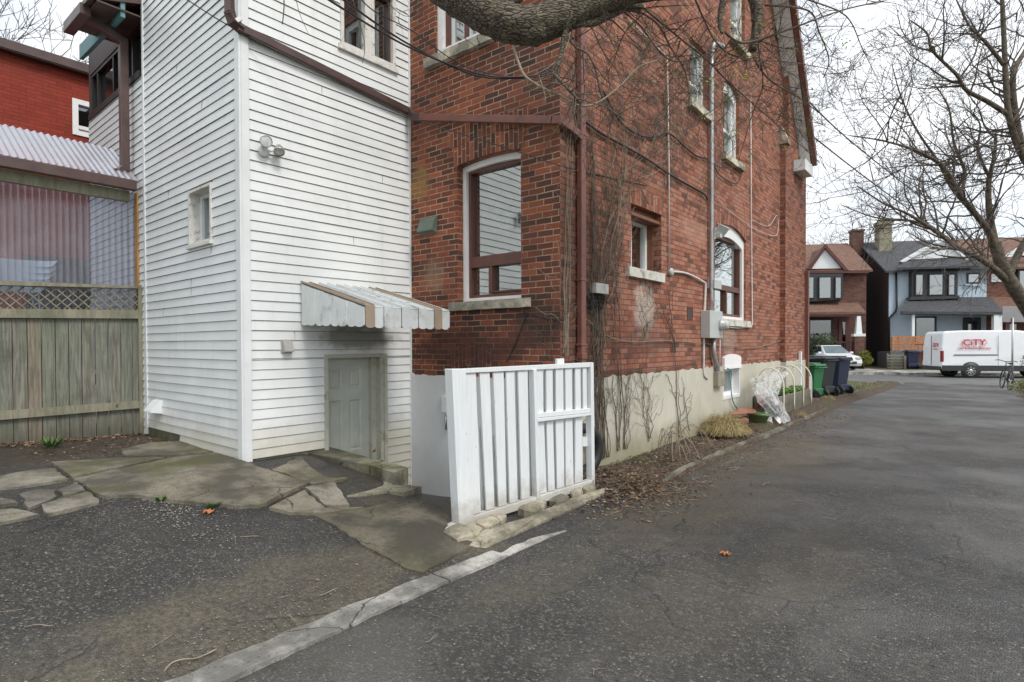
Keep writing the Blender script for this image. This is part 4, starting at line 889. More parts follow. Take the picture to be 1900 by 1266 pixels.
# ---------------------------------------------------------------- awning
uA=FA.pu(559,540,.03); lo,hi=.3,2
for _ in range(40):
    mid=(lo+hi)/2
    if proj(*FA.p(uA,1.75,mid))[0]<677: lo=mid
    else: hi=mid
AD=lo; uZ=FA.pu(833,590,AD); zw=FA.pz(562,526,.03); zf=FA.pz(677,569,AD); zbt=FA.pz(677,603,AD); zsb=FA.pz(556,600,.03)
awn=thing('door_awning',FA.p((uA+uZ)/2,zbt,AD/2),'white metal awning with two tan stripes and scalloped edges over the basement door','awning')
N_=10; pw=(uZ-uA)/N_
def slat(mb,u0,u1,up,m=0):
    s0=zw+up; s1=zf+up; n=6; sc0=zbt-.02
    top0=[FA.p(u,s0,.02) for u in (u0,u1)]; 
    e=.006; lip=.014
    mb.hexa([FA.p(u0,s0-e,.02),FA.p(u1,s0-e,.02),FA.p(u1,s1-e,AD),FA.p(u0,s1-e,AD),FA.p(u0,s0,.02),FA.p(u1,s0,.02),FA.p(u1,s1,AD),FA.p(u0,s1,AD)],m)
    for u in (u0,u1-.006): mb.hexa([FA.p(u,s0,.02),FA.p(u+.006,s0,.02),FA.p(u+.006,s1,AD),FA.p(u,s1,AD),FA.p(u,s0+lip,.02),FA.p(u+.006,s0+lip,.02),FA.p(u+.006,s1+lip,AD),FA.p(u,s1+lip,AD)],m)
    dd=AD+ (.012 if up>0 else 0)
    pts=[(u1,s1),(u0,s1),(u0,zbt)]+[(u0+(u1-u0)*(.5-.5*math.cos(math.pi*k/8)),zbt-.028*math.sin(math.pi*k/8)) for k in range(1,8)]+[(u1,zbt)]
    A=[FA.p(*p,dd) for p in pts]; B=[FA.p(*p,dd-.005) for p in pts]; n=len(A); mb.face(A,m); mb.face(B,m)
    for i in range(n): mb.face([A[i],A[(i+1)%n],B[(i+1)%n],B[i]],m)
mbw=MB()
for k in range(N_):
    if k in (0,8): continue
    slat(mbw,uA+k*pw+.001,uA+(k+1)*pw-.001,.0 if k%2 else .016)
mbw.build('canopy',M['awn'],awn)
for k in (0,8): mb=MB(); slat(mb,uA+k*pw+.001,uA+(k+1)*pw-.001,.016); mb.build('stripe_panel',M['awnb'],awn)
for uu,s in ((uA,-1),(uZ,1)):
    mb=MB(); n=8
    for k in range(n):
        a,b=.03+(AD-.03)*k/n,.03+(AD-.03)*(k+1)/n; zt_=lambda d:zw+(zf-zw)*(d-.02)/(AD-.02)-.004; off=(.012 if k%2 else 0)*s
        zb2=lambda d: zsb+(zbt-zsb)*(d/AD)
        pts=[(b,zt_(b)),(a,zt_(a)),(a,zb2(a))]+[(a+(b-a)*(.5-.5*math.cos(math.pi*j/8)),zb2(a)-.024*math.sin(math.pi*j/8)) for j in range(1,8)]+[(b,zb2(b))]
        mb.face([FA.p(uu+off,z,d) for d,z in pts]); mb.face([FA.p(uu+off-.004*s,z,d) for d,z in pts])
        mb.face([FA.p(uu+off,zt_(b),b),FA.p(uu-off+.012*s,zt_(b),b),FA.p(uu-off+.012*s,zb2(b),b),FA.p(uu+off,zb2(b),b)])
    mb.build('side_panel',M['awn'],awn,fix=False)
mb=MB(); mb.tube([FA.p(uA+.03,zbt+.06,AD-.03),FA.p(uZ-.03,zbt+.06,AD-.03)],.012,6); mb.tube([FA.p(uA+.03,zbt+.06,AD-.03),FA.p(uA+.03,zsb+.05,.0)],.01,6); mb.tube([FA.p(uZ-.03,zbt+.06,AD-.03),FA.p(uZ-.03,zsb+.05,.0)],.01,6); mb.build('frame',M['steel'],awn)
# ---------------------------------------------------------------- retaining blocks by the door
def c6b(L): return [(400+.395*a,480+.395*b_) for a,b_ in L]
def block(L,zt,h,mat,lab,name='concrete_block',cat='block',bev=.012):
    mb=MB(); px_prism(c6b(L),zt,h,mb); bmo=mb.build(name,mat,None,label=lab,cat=cat,bevel=bev)
    return bmo
block([(400,905),(700,968),(775,948),(520,880)],.315,.35,M['block'],'long low concrete ledge edging the sunken doorway','stone_ledge','ledge')
block([(700,962),(838,1006),(905,982),(762,940)],.30,.22,M['block'],'mossy squared concrete block at the right end of the door ledge')
block([(560,1075),(700,1012),(780,1030),(832,1062),(968,1070),(885,1098),(800,1092),(700,1110),(620,1120)],.19,.30,M['block'],'lower crumbling mossy concrete lump beside the sunken path','mossy_step','step',.02)
mb=MB(); lump(mb,[V(onz(a,b,.30)) for a,b in ((212,808),(224,800),(262,797),(262,803),(214,814))],.05); mb.build('loose_stone',M['chunk'],None,label='pale loose stone bar on the dirt at the foot of the wooden fence',cat='stone')
# ---------------------------------------------------------------- small fixtures on the extension
def hood(F,x0,x1,y0,y1,dep,name,mat,lab):
    u0,z1=F.px(x0,y0,dep*.3); u1,z0=F.px(x1,y1,dep*.3); mb=MB(); h=z1-z0
    pr_=[(0.01,z0),(dep,z0+h*.12),(dep*.95,z0+h*.25),(.035,z1),(0.01,z1)]
    A=[F.p(u0,z,d) for d,z in pr_]; B=[F.p(u1,z,d) for d,z in pr_]; n=len(A); mb.face(A); mb.face(B)
    for i in range(n):
        mb.face([A[i],A[(i+1)%n],B[(i+1)%n],B[i]])
    mb.lb(F,u0-.012,u1+.012,z0-.006,z1+.01,.005,.018)
    return mb.build(name,mat,None,label=lab,cat='vent',bevel=.004)
hood(FA,524,541,632,655,.085,'vent_hood',paint('grey_plastic',(.40,.39,.36),.7,.1,9,.2),'small grey plastic vent hood on the siding left of the awning')
hood(FL,282,296,742,768,.14,'vent_hood',M['vtrim'],'white curved vent hood near the ground beside the fence post')
hood(FB,780,808,408,431,.09,'vent_hood',paint('green_enamel',(.11,.15,.12),.6,.15,9,.3,(.2,.2,.15),8),'green metal vent hood on the back brick wall')
fl=thing('floodlight',FA.p(*FA.px(488,284,.0),0),'twin head outdoor floodlight on the white siding near the corner','light')
mb=MB(); c=FA.px(490,281,.03); mb.lathe(FA.p(*c,.015),[(0,.0),(.055,0),(.055,.025),(.03,.035),(0,.035)],16,axis=FA.n); mb.tube([FA.p(*c,.03),FA.p(*FA.px(495,272,.08),.08)],.012,8); mb.tube([FA.p(*c,.03),FA.p(*FA.px(508,280,.08),.08)],.012,8); mb.build('base',M['vtrim'],fl)
for (x,y),ax,r in (((493,263),(.95,-.25,-.05),.062),((518,280),(.55,-.3,-.95),.055)):
    c=FA.p(*FA.px(x,y,.11),.11); a=V(ax).normalized(); mb=MB(); mb.lathe(c-a*.05,[(0,-.02),(.03,-.015),(.045,.02),(r,.06),(r,.075),(r*.9,.075)],18,axis=a); h_=mb.build('lamp_head',M['steel'],fl)
    mb=MB(); mb.lathe(c-a*.05,[(r*.9,.068),(0,.074)],18,axis=a); mb.build('lens',paint('lamp_lens',(.55,.56,.55),.15,.2,40,.1),h_)
# ---------------------------------------------------------------- pipes and boxes on the side wall
def wp(F,pts,d): return [F.p(*F.px(x,y,d),d) for x,y in pts]
def smooth(P,n=6):
    out=[]
    for i in range(len(P)-1):
        p0=P[max(i-1,0)];p1=P[i];p2=P[i+1];p3=P[min(i+2,len(P)-1)]
        for k in range(n):
            t=k/n; out.append(.5*((2*p1)+(p2-p0)*t+(2*p0-5*p1+4*p2-p3)*t*t+(3*p1-p0-3*p2+p3)*t**3))
    out.append(P[-1]); return out
def wire(name,F,pts,r,d,mat,lab,cat,n=6,sm=True,group=None):
    P=wp(F,pts,d); P=smooth(P) if sm else P
    mb=MB(); mb.tube(P,r,n); return mb.build(name,mat,None,label=lab,cat=cat,group=group)
mt=thing('electric_meter',FS.p(FS.pu(1325,600,.1),FS.pz(1325,628,.1),0),'grey electric meter box with round dial and tall riser pipe on the side wall','meter')
u0,z1=FS.px(1310.5,576,.09); u1,z0=FS.px(1334,628,.09); mb=MB(); mb.lb(FS,u0,u1,z0,z1,0,.15); mb.build('meter_box',M['greybox'],mt,bevel=.008)
cc=FS.p(u1-.10,(z0+z1)/2,.15); mb=MB(); mb.lathe(cc,[(0,0),(.09,0),(.09,.04),(.075,.045),(.075,.11),(.05,.13),(0,.135)],20,axis=(1,0,0)); mb.build('dial',paint('meter_glass',(.5,.52,.5),.15,.2,30,.1),mt)
xp=FS.pu(1319,400,.05)
mb=MB(); mb.tube(smooth([FS.p(xp,z1-.02,.06),FS.p(xp,4,.06),FS.p(xp,FS.pz(1316,95,.06),.06)]),.032,10); mb.build('riser_pipe',M['steel'],mt)
mb=MB(); a=FS.pz(1316,80,.06); mb.tube(smooth([FS.p(xp,a-.12,.06),FS.p(xp+.02,a+.02,.09),FS.p(xp+.25,a+.06,.14)]),[.04]*12+[.045],10); mb.build('weather_head',M['steel'],mt)
mb=MB(); q0=FS.px(1318,519,.05); q1=FS.px(1331,538,.05); mb.lb(FS,q0[0],q1[0],q1[1],q0[1],.0,.12); mb.build('junction_box',M['greybox'],mt,bevel=.006)
mb=MB(); mb.tube(wp(FS,[(1324,625),(1324,655),(1329,675),(1333,700)],.06),.034,10); mb.build('lower_conduit',M['steel'],mt)
mb=MB(); q0=FS.px(1325,690,.05); q1=FS.px(1339,716,.05); mb.lb(FS,q0[0]+.05,q1[0],q1[1],q0[1],.01,.10); mb.build('ground_box',paint('stained_box',(.28,.26,.2),.7,.2,9,.3),mt,bevel=.008)
mb=MB(); mb.tube(wp(FS,[(1336,630),(1335,700)],.04),.009,6); mb.build('ground_wire',M['greybox'],mt)
cdm=paint('white_conduit',(.62,.60,.57),.5,.08,9,.15,(.35,.33,.3),9)
cn=thing('conduit',FS.p(FS.pu(1242,505,.04),FS.pz(1242,505,.04),0),'white conduit with a round junction running down the wall to the stucco','conduit')
mb=MB(); P=wp(FS,[(1168,38),(1205,75),(1237,105),(1238,115)],.03); mb.tube(P+wp(FS,[(1241,300),(1242,500)],.03),.011,6); mb.build('upper_run',cdm,cn)
mb=MB(); mb.lathe(FS.p(*FS.px(1243,505,.02),.0),[(0,.0),(.055,0),(.055,.05),(.045,.06),(0,.062)],14,axis=(1,0,0)); mb.build('junction',M['greybox'],cn)
mb=MB(); mb.tube(smooth(wp(FS,[(1246,504),(1275,508),(1306,524),(1309,530),(1308.5,545)],.03))+wp(FS,[(1306,600),(1305.5,680)],.03)+smooth(wp(FS,[(1305.5,685),(1307,697),(1313,703)],.03)),.017,8); mb.build('lower_run',cdm,cn)
wire('conduit',FS,[(1393,185),(1394,400),(1396,600),(1394,607),(1370,609),(1345,607)],.010,.03,cdm,'thin white conduit framing the arched window on its right and bottom','conduit',sm=False)
jb=thing('cable_box',FS.p(*FS.px(1108,545,0),0),'square pale cable box with a tangle of wires hanging under it','cable box')
q0=FS.px(1101,525,.05); q1=FS.px(1124,547,.05); mb=MB(); mb.lb(FS,q0[0],q1[0],q1[1],q0[1],0,.09); mb.build('box',paint('weathered_plastic',(.5,.5,.46),.6,.1,9,.4,(.2,.2,.17),8),jb,bevel=.006)
mb=MB()
for k in range(16):
    a=FS.px(1100+random.uniform(0,20),545,.04); L=[FS.p(*a,.04)]; x,y=1108+random.uniform(-8,8),550
    for j in range(5): x+=random.uniform(-8,8); y=548+random.uniform(0,30); L.append(FS.p(*FS.px(x,y,.05),random.uniform(.02,.07)))
    mb.tube(smooth(L,4),.004,4)
mb.build('cable_tangle',M['black'],jb)
mb=MB(); q0=FS.px(1275,571,0); q1=FS.px(1284,592,0)
for k in range(6): z=q1[1]+(q0[1]-q1[1])*k/6; mb.lb(FS,q0[0],q1[0],z,z+.012,.0,.008)
frame_rect(mb,FS,q0[0]-.01,q1[0]+.01,q1[1]-.01,q0[1]+.01,.012,.0,.012); mb.lb(FS,q0[0],q1[0],q1[1],q0[1],.0,.003); mb.build('wall_grille',paint('dark_grille',(.10,.06,.05),.7),None,label='small dark louvred grille set in the side brick wall',cat='grille')
mb=MB(); c=FS.p(*FS.px(1339,428,.18),.18); mb.obox(c,V((.03,.11,-.02)),V((.05,0,.06)),V((.01,0,-.012))*.8); mb.tube([c,FS.p(*FS.px(1332,415,.0),0)],.012,6); mb.obox(c+V((-.03,-.05,-.09)),(.04,0,0),(0,.05,0),(0,0,.03)); mb.build('solar_light',M['greybox'],None,label='small pale tilted solar light above the arched side window',cat='light')
# wall cables
wire('wall_cable',FS,[(1088,228),(1120,250),(1160,272),(1200,295),(1240,322),(1280,345),(1306,360),(1313,372)],.014,.03,M['black'],'thick dark cable sagging across the side wall above the small window','cable')
wire('wall_cable',FS,[(1120,170),(1150,225),(1185,250),(1215,254),(1240,247),(1268,270),(1290,288),(1312,295)],.012,.03,M['black'],'upper dark cable looping over the white conduit on the side wall','cable')
wire('wall_cable',FS,[(1322,300),(1335,325),(1360,340),(1372,335),(1380,310)],.008,.03,M['black'],'thin dark cable loop under the upper stone sill','cable')
wire('wall_cable',FB,[(972,580),(1000,588),(1025,593),(1045,594)],.007,.02,M['black'],'black cable from the big window sill to the house corner','cable')
wire('wall_cable',FB,[(979,578),(955,640),(940,672)],.006,.02,M['black'],'black cable hanging down from the sill corner over the dark bricks','cable')
wire('wall_cable',FS,[(1325,358),(1345,385),(1372,405),(1400,425),(1440,437),(1442,400),(1425,420),(1395,408)],.006,.03,cdm,'loose pale wires looping over the arched window','cable')
def aer(pts,r,lab,mat='black',name='overhead_cable',grp='overhead service cables'):
    P=smooth([V(at(*p)) for p in pts],8); mb=MB(); mb.tube(P,r,5); mb.build(name,M[mat],None,label=lab,cat='cable',group=grp)
aer([(300,-25,5.9),(347,0,5.85),(432,52,5.75),(600,138,6.1),(760,218,6.9),(900,262,6.3),(1034,306,5.95),(1080,318,6.3),(1200,345,7.5)],.006,'thin dark cable under the sloping drainpipe that runs on over the big back window')
aer([(560,-40,3.6),(610,0,3.9),(765,91,4.9),(900,140,5.6),(1000,139,5.9),(1037,120,6.0)],.008,'upper of two twisted black cables crossing the white siding to the brick corner')
aer([(575,-55,3.6),(640,2,3.9),(765,86,4.9),(890,142,5.6),(1000,142,5.9),(1039,128,6.0)],.008,'lower of two twisted black cables crossing the white siding to the brick corner')
aer([(640,-40,4.2),(690,18,4.6),(765,58,5.1),(860,122,5.7),(960,145,5.9),(1038,150,6.05)],.005,'thin black cable above the twisted pair in front of the upper window')
aer([(1440,150,13),(1480,168,14),(1595,276,19),(1803,440,31),(1905,520,40)],.02,'upper of the two long cables sloping down from the house front to the street')
aer([(1420,185,13),(1480,231,14),(1620,340,20),(1758,440,30),(1905,545,42)],.02,'lower of the two long cables sloping down from the house front to the street')
# ---------------------------------------------------------------- wooden fence on the left
P0=onz(265,812,.28); P1=onz(0,832,.28); ef=(V(P1)-V(P0)); ef.z=0; ef.normalize()
FFn=Fr((P0[0],P0[1],0),ef,(-ef.y,ef.x,0)) 
if FFn.n.x<0: FFn.n=-FFn.n
def fz(x0,y0,x1,y1):  # rail edge through two pixels -> z as function of u
    a=FFn.px(x0,y0); b=FFn.px(x1,y1); return lambda u:a[1]+(b[1]-a[1])*(u-a[0])/(b[0]-a[0])
fence=thing('wooden_fence',(P0[0],P0[1],.28),'weathered green grey board fence with a lattice strip along its top','fence')
uend=3.2; up0=FFn.pu(258,650)
def frail(top,bot,d0,d1,u0=up0,u1=uend,m='wcap'):
    mb=MB(); n=10
    for i in range(n):
        a,b=u0+(u1-u0)*i/n,u0+(u1-u0)*(i+1)/n; mb.hexa([FFn.p(a,bot(a),d0),FFn.p(a,bot(a),d1),FFn.p(b,bot(b),d1),FFn.p(b,bot(b),d0),FFn.p(a,top(a),d0),FFn.p(a,top(a),d1),FFn.p(b,top(b),d1),FFn.p(b,top(b),d0)])
    mb.build('rail',M[m],fence)
t1=fz(0,521.5,258,532); t2=fz(0,530,258,536); t3=fz(0,573,258,576); t4=fz(0,590,258,591.5); t5=fz(0,763,258,743.5); t6=fz(0,779,258,757)
frail(t1,t2,-.05,.06); frail(t3,t4,-.02,.04); frail(t5,t6,-.02,.045)
mb=MB(); sp=.098; w_=.022
for s in (1,-1):
    u=-2.0
    while u<uend+1:
        zb_,zt_=t3(max(u,0)),t2(max(u,0)); h=zt_-zb_+.01; a,b=(u,u+h) if s>0 else (u+h,u); lo_=max(min(a,b),up0); hi_=min(max(a,b),uend)
        if hi_-lo_>.02:
            f=lambda x:zb_+(x-a)*(h/(b-a)); mb.bar(FFn.p(lo_,f(lo_),.008*s),FFn.p(hi_,f(hi_),.008*s),.012,.034,up=tuple(FFn.n))
        u+=sp*1.12
mb.build('lattice',M['wcap'],fence)
u=up0-.06; k=0
while u<uend:
    wd=.135+random.uniform(-.008,.008); mb=MB(); a,b=max(u,up0-.02)+.003,u+wd-.004
    zlow=lambda u:.22
    mb.hexa([FFn.p(a,.2,-.03),FFn.p(a,.2,-.008),FFn.p(b,.2,-.008),FFn.p(b,.2,-.03),FFn.p(a,t3(a),-.03),FFn.p(a,t3(a),-.008+random.uniform(-.003,.004)),FFn.p(b,t3(b),-.008),FFn.p(b,t3(b),-.03)])
    mb.build('board',M[random.choice(['w1','w2','w2','w3','w1'])],fence,bevel=.002); u+=wd; k+=1
mb=MB(); a,b=FFn.pu(273,650),FFn.pu(257.5,650); mb.lb(FFn,a,b,.2,FFn.pz(265,530),-.06,.05); mb.build('post',M['wcap'],fence,bevel=.004)
# ---------------------------------------------------------------- neighbour's plastic roofed porch
porch=thing('covered_porch',(-9.1,1.2,.28),'lean-to porch with wavy clear plastic roof and wall behind the fence','porch')
FP_=Fr((FFn.O.x-.10,0,0),(0,1,0),(1,0,0)); XE=FP_.O.x
def poly(name,c,al,r=.25):
    b=NB(name); nt=b.nt; t=b.n('BsdfTransparent',Color=(*c,1)); g=b.n('BsdfGlossy',Color=(.95,.95,1,1),Roughness=r); tr=b.n('BsdfTranslucent',Color=(.66,.67,.76,1)); df=b.n('BsdfDiffuse',Color=(.50,.51,.58,1))
    m0=b.n('MixShader',i0=.5,i1=tr,i2=df); a=b.ma('ADD',al,b.ma('MULTIPLY',b.sstep(b.noise(2.5,5,.6),.4,.7),.15)); m1=b.n('MixShader',i0=a,i1=t,i2=m0); lw=b.n('LayerWeight',1,Blend=.4); m2=b.n('MixShader',i0=b.ma('ADD',b.ma('MULTIPLY',lw,.4),.10),i1=m1,i2=g); nt.links.new(m2,b.out.inputs[0]); return b.mat
M['poly']=poly('clear_corrugated_plastic',(.46,.54,.64),.13); M['poly2']=poly('milky_corrugated_plastic',(.8,.8,.85),.62,.3)
z_e=onx(278,352,XE)[2]; 
def corr(mb,fn,u0,u1,pitch,n=8,amp=.009):
    k=int((u1-u0)/pitch*n); us=[u0+(u1-u0)*i/k for i in range(k+1)]; 
    for i in range(k):
        a,b=us[i],us[i+1]; f=lambda u:amp*math.sin(2*math.pi*u/pitch); mb.face([fn(a,0,f(a)),fn(b,0,f(b)),fn(b,1,f(b)),fn(a,1,f(a))],0,smooth=True)
mb=MB(); ztop_=onx(250,372,XE)[2]; corr(mb,lambda u,t,f:FFn.p(u,1.2+(ztop_+.1-1.2)*t,f-.11),FFn.pu(251,450,-.11),3.2,.068); mb.build('corrugated_wall',M['poly'],porch,fix=False)
R0=V(onx(282,350,XE+.12)); XR=-9.62; R1=ony(219,265,2.8); R1=V((XR,2.8,ony(219,265,2.8)[2])); 
zr0,zr1=R0.z+.06,R1[2]
mb=MB(); corr(mb,lambda u,t,f:V((XE+.14+(XR-XE-.14)*t,u,zr0+(zr1-zr0)*t+f)),-1.5,2.83,.072,amp=.011); mb.build('corrugated_roof',M['poly2'],porch,fix=False)
mb=MB(); zt_=onx(150,300,XE+.2)[2]; 
za=onx(278,350,XE+.14)[2]; mb.box(XE+.10,XE+.2,-1.5,2.80,za-.07,za+.06); mb.build('gutter',M['brown'],porch,bevel=.01)
mb=MB(); mb.box(XE-.02,XE+.05,-1.5,2.76,za-.2,za-.06); mb.build('beam',M['wcap'],porch)
mb=MB(); ua=FP_.pu(252,450); ub=FP_.pu(267,450); mb.box(XE-.04,XE+.05,ua,ub,.9,za-.06); mb.build('post',M['wamber'],porch,bevel=.004)
mb=MB(); 
for y in (-.8,.5,1.8): mb.box(XR,XE,y,y+.04,0,0)
mb=MB(); mb.box(XR-.05,XR,-1.5,2.8,zr1-.2,zr1-.02); mb.build('ridge_beam',M['wcap'],porch)
mb=MB()
P=[V(onx(x,y,XE+.05)) for x,y in ((163,318),(172,322),(182,324),(196,331),(205,334),(211,335))]; mb.tube(smooth(P,4),.042,8); mb.build('loose_elbow',M['brown'],None,label='short ribbed brown downpipe elbow lying loose on the porch gutter',cat='pipe elbow')
# things seen through the plastic
ch=thing('garden_chair',(-10.3,1.3,.28),'pale curved shell chair seen through the clear plastic porch wall','chair')
mb=MB(); cc=V(onx(30,512,-9.9)); 
for i in range(10):
    a0,a1=math.pi*(i/10-.5)*1.1,math.pi*((i+1)/10-.5)*1.1
    for j in range(5):
        z0_,z1_=j*.09,(j+1)*.09; r0_,r1_=.20+.10*math.sin(j*.3),.20+.10*math.sin(j*.3+.3)
        mb.face([cc+V((-r0_*math.cos(a0),r0_*1.3*math.sin(a0),z0_-.2)),cc+V((-r0_*math.cos(a1),r0_*1.3*math.sin(a1),z0_-.2)),cc+V((-r1_*math.cos(a1),r1_*1.5*math.sin(a1),z1_-.2)),cc+V((-r1_*math.cos(a0),r1_*1.5*math.sin(a0),z1_-.2))],smooth=True)
mb.build('shell',M['vtrim'],ch)
mb=MB(); 
for s in (-1,1): mb.tube([cc+V((.15,.2*s,-.2)),V((cc.x+.2,cc.y+.3*s,.28))],.015,6); mb.tube([cc+V((-.15,.2*s,-.2)),V((cc.x-.25,cc.y+.3*s,.28))],.015,6)
mb.build('legs',M['steel'],ch)
mb=MB(); q=V(onx(22,545,-9.6)); mb.obox((-9.7,q.y+.3,1.0),(.25,0,0),(0,.55,.03),(0,0,.06)); lump(mb,[V((-9.95,q.y-.3,1.0)),V((-9.45,q.y-.3,1.0)),V((-9.45,q.y+.9,1.0)),V((-9.95,q.y+.9,1.0))],.13); mb.build('blue_tarp',paint('blue_tarp',(.02,.07,.4),.5,.3,9),None,label='bright blue tarp bundle glimpsed through the fence lattice',cat='tarp')
# ---------------------------------------------------------------- neighbour's clad extension with dark upper windows
M['glassk']=paint('black_glass',(.015,.018,.02),.05,.1,2,0)
nbx=thing('neighbour_extension',V(PB)+E2*(-4),'white clad neighbouring extension with dark upper windows and a brown eave','building')
uN=FL.pu(167,300); 
zs0=FL.pz(166,224); zs1=FL.pz(268,140); zsill=(zs0+zs1)/2; 
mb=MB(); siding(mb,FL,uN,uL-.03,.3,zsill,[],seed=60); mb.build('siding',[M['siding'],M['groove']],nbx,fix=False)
mb=MB(); wall(mb,FL,uN,uL-.03,.2,6.6,[[uN+.06,uL-.12,zsill+.04,5.75]],d=-.004,dep=.1); mb.face([FL.p(uN,.2),FL.p(uN,6.6),FL.p(uN,6.6,-4),FL.p(uN,.2,-4)]); mb.build('wall',paint('dark_brown_board',(.045,.03,.028),.6,.2,4),nbx)
a,b=uN+.06,uL-.12
mb=MB(); zt_=5.75
for u in (a,a+.28,(a+b)/2-.1,(a+b)/2+.35,b-.42,b-.04): mb.lb(FL,u,u+.05,zsill+.04,zt_,-.09,-.02)
mb.lb(FL,a,b,zsill+.0,zsill+.08,-.09,.03); mb.lb(FL,a,b,zt_-.05,zt_,-.085,-.015); wn=mb.build('window',paint('black_window_frame',(.02,.018,.018),.5),nbx)
pane(FL,a,b,zsill+.04,zt_,-.07,wn,'glassk'); mb=MB(); room(mb,FL,a,b,zsill,zt_,-.095,.8,0); mb.build('room',M['dark'],wn)
mb=MB(); drape(mb,FL,(a+b)/2+.4,b-.45,zsill,zt_,-.25,.015); mb.build('curtain',M['curtain'],wn)
ge=V(ony(117,61,2.25)); zg=ge.z
mb=MB(); mb.box(ge.x,-8.75,2.25,2.37,zg,zg+.14); mb.build('gutter',M['brown'],nbx,bevel=.01)
mb=MB(); mb.hexa([(ge.x,2.28,zg+.10),(-8.5,2.28,zg+.10),(-8.5,7,zg+1.6),(ge.x,7,zg+1.6),(ge.x,2.28,zg+.16),(-8.5,2.28,zg+.16),(-8.5,7,zg+1.75),(ge.x,7,zg+1.75)]); mb.box(ge.x,-8.5,2.36,2.9,zg+.10,zg+.12); mb.build('roof',M['brown'],nbx)
tf=V(ony(147,95,2.62)); zf_=V(ony(150,103,2.62)).z-.03; mb=MB(); mb.box(tf.x,-8.52,2.62,2.67,zf_,max(zg+.12,zf_+.2)); mb.build('frieze_board',M['teal'],nbx)
ud=FL.pu(228.5,200,.12)
mb=MB(); z_b=FL.pz(229,318,.12); zu=zg+.05
mb.lb(FL,ud-.05,ud+.05,z_b,5.6,.06,.16); mb.sweep([FL.p(ud,5.55,.11),FL.p(ud,zu,.5)],[(-.05,-.05),(.05,-.05),(.05,.05),(-.05,.05)],up=(1,0,0)); mb.sweep([FL.p(ud,z_b+.05,.11),FL.p(ud+.02,z_b-.04,.18),FL.p(ud+.03,z_b-.05,.24)],[(-.05,-.04),(.05,-.04),(.05,.04),(-.05,.04)],up=(1,0,0)); mb.build('downpipe',M['brown'],nbx,bevel=.008)
# ---------------------------------------------------------------- red painted brick house behind
rh=thing('red_house',(-13,1,.28),'bright red painted brick house with brown eaves behind the plastic porch','house')
FR=Fr((-13,0,0),(0,1,0),(1,0,0)); zr=FR.pz(0,95); zr2=FR.pz(160,150); rwh=fop(FR,138,186,250,183)
mb=MB(); wall(mb,FR,-.5,9,.28,zr+.0,[rwh],dep=.12); mb.build('wall',M['redbrick'],rh)
mb=MB(); mb.box(-13.6,-12.85,-.7,9,zr,zr+.05); mb.box(-12.95,-12.83,-.7,9,zr+.02,zr+.16); mb.hexa([(-17,-.7,zr+.9),(-12.85,-.7,zr+.12),(-12.85,9,zr+.12),(-17,9,zr+.9),(-17,-.7,zr+1),(-12.85,-.7,zr+.18),(-12.85,9,zr+.18),(-17,9,zr+1)]); mb.build('roof',M['brown'],rh)
mb=MB(); frame_rect(mb,FR,*rwh[:4],.09,-.08,.02); mb.lb(FR,rwh[0],rwh[1],(rwh[2]+rwh[3])/2-.2,(rwh[2]+rwh[3])/2-.14,-.07,0); wn=mb.build('window',M['wpaint'],rh); pane(FR,*rwh,-.06,wn,'glassd')
mb=MB(); room(mb,FR,*rwh,-.1); mb.build('room',M['dark'],wn)
for uu,lab in ((.1,''),(2.5,'')):
    mb=MB(); frame_rect(mb,FR,uu,uu+1.3,1.2,3.1,.1,-.05,.03); mb.lb(FR,uu+.1,uu+1.2,1.3,3.0,-.02,.01); mb.build('window',M['black'],rh)
# ---------------------------------------------------------------- raised bed, hoops and clutter by the side wall
def leaves(mb,c,r,n,size,flat=1,m=0,up=.3,shell=0):
    for _ in range(n):
        while 1:
            p=V((random.uniform(-1,1),random.uniform(-1,1),random.uniform(-1,1)))
            if p.length<1 and (not shell or p.length>shell): break
        q=V(c)+V((p.x*r[0],p.y*r[1],p.z*r[2])); a=V((random.gauss(0,1),random.gauss(0,1),random.gauss(0,.6))).normalized(); b=a.cross(V((random.gauss(0,1),random.gauss(0,1),random.gauss(0,1)))).normalized(); s=size*random.uniform(.6,1.3)
        mb.face([q-a*s,q+b*s*.45,q+a*s,q-b*s*.45],m)
bx0,bx1=-3.36,-2.90; A1_=V(onx(1452,766,-2.9));  A1=V(onz(1452,766,.1)); A2=V(onz(1503,747,.08))
y0_=V(onx(1392,760,-3.36)).y+.25; y1_=V(onx(1503,747,-2.9)).y;  zbx=V(onx(1503,722,bx1)).z
pl=thing('raised_bed',((bx0+bx1)/2,(y0_+y1_)/2,.08),'grey wooden raised garden bed with white hoops and green seedlings against the wall','planter')
mb=MB(); t=.04
for k in range(2):
    z0_,z1_=.15+(zbx-.15)*k/2+.003,.15+(zbx-.15)*(k+1)/2; mb.box(bx1-t,bx1,y0_,y1_,z0_,z1_); mb.box(bx0,bx0+t,y0_,y1_,z0_,z1_); mb.box(bx0,bx1,y0_-t,y0_-.001,z0_,z1_); mb.box(bx0,bx1,y1_+.001,y1_+t,z0_,z1_)
mb.build('box',M['wcap'],pl,bevel=.006); mb=MB(); mb.box(bx0+t,bx1-t,y0_,y1_,.1,zbx-.08); mb.build('bed_soil',M['soil'],pl)
mb=MB()
for _ in range(55):
    c=V((random.uniform(bx0+.08,bx1-.08),random.uniform(y0_+1.1,y1_-.1),zbx-.05)); leaves(mb,c+V((0,0,.06)),(.09,.11,.08),14,.035)
mb.build('seedlings',paint('seedling_leaves',(.13,.24,.05),.6,.4,9,0),pl)
pvc=paint('white_pvc',(.72,.71,.62),.4,.05,9,.1)
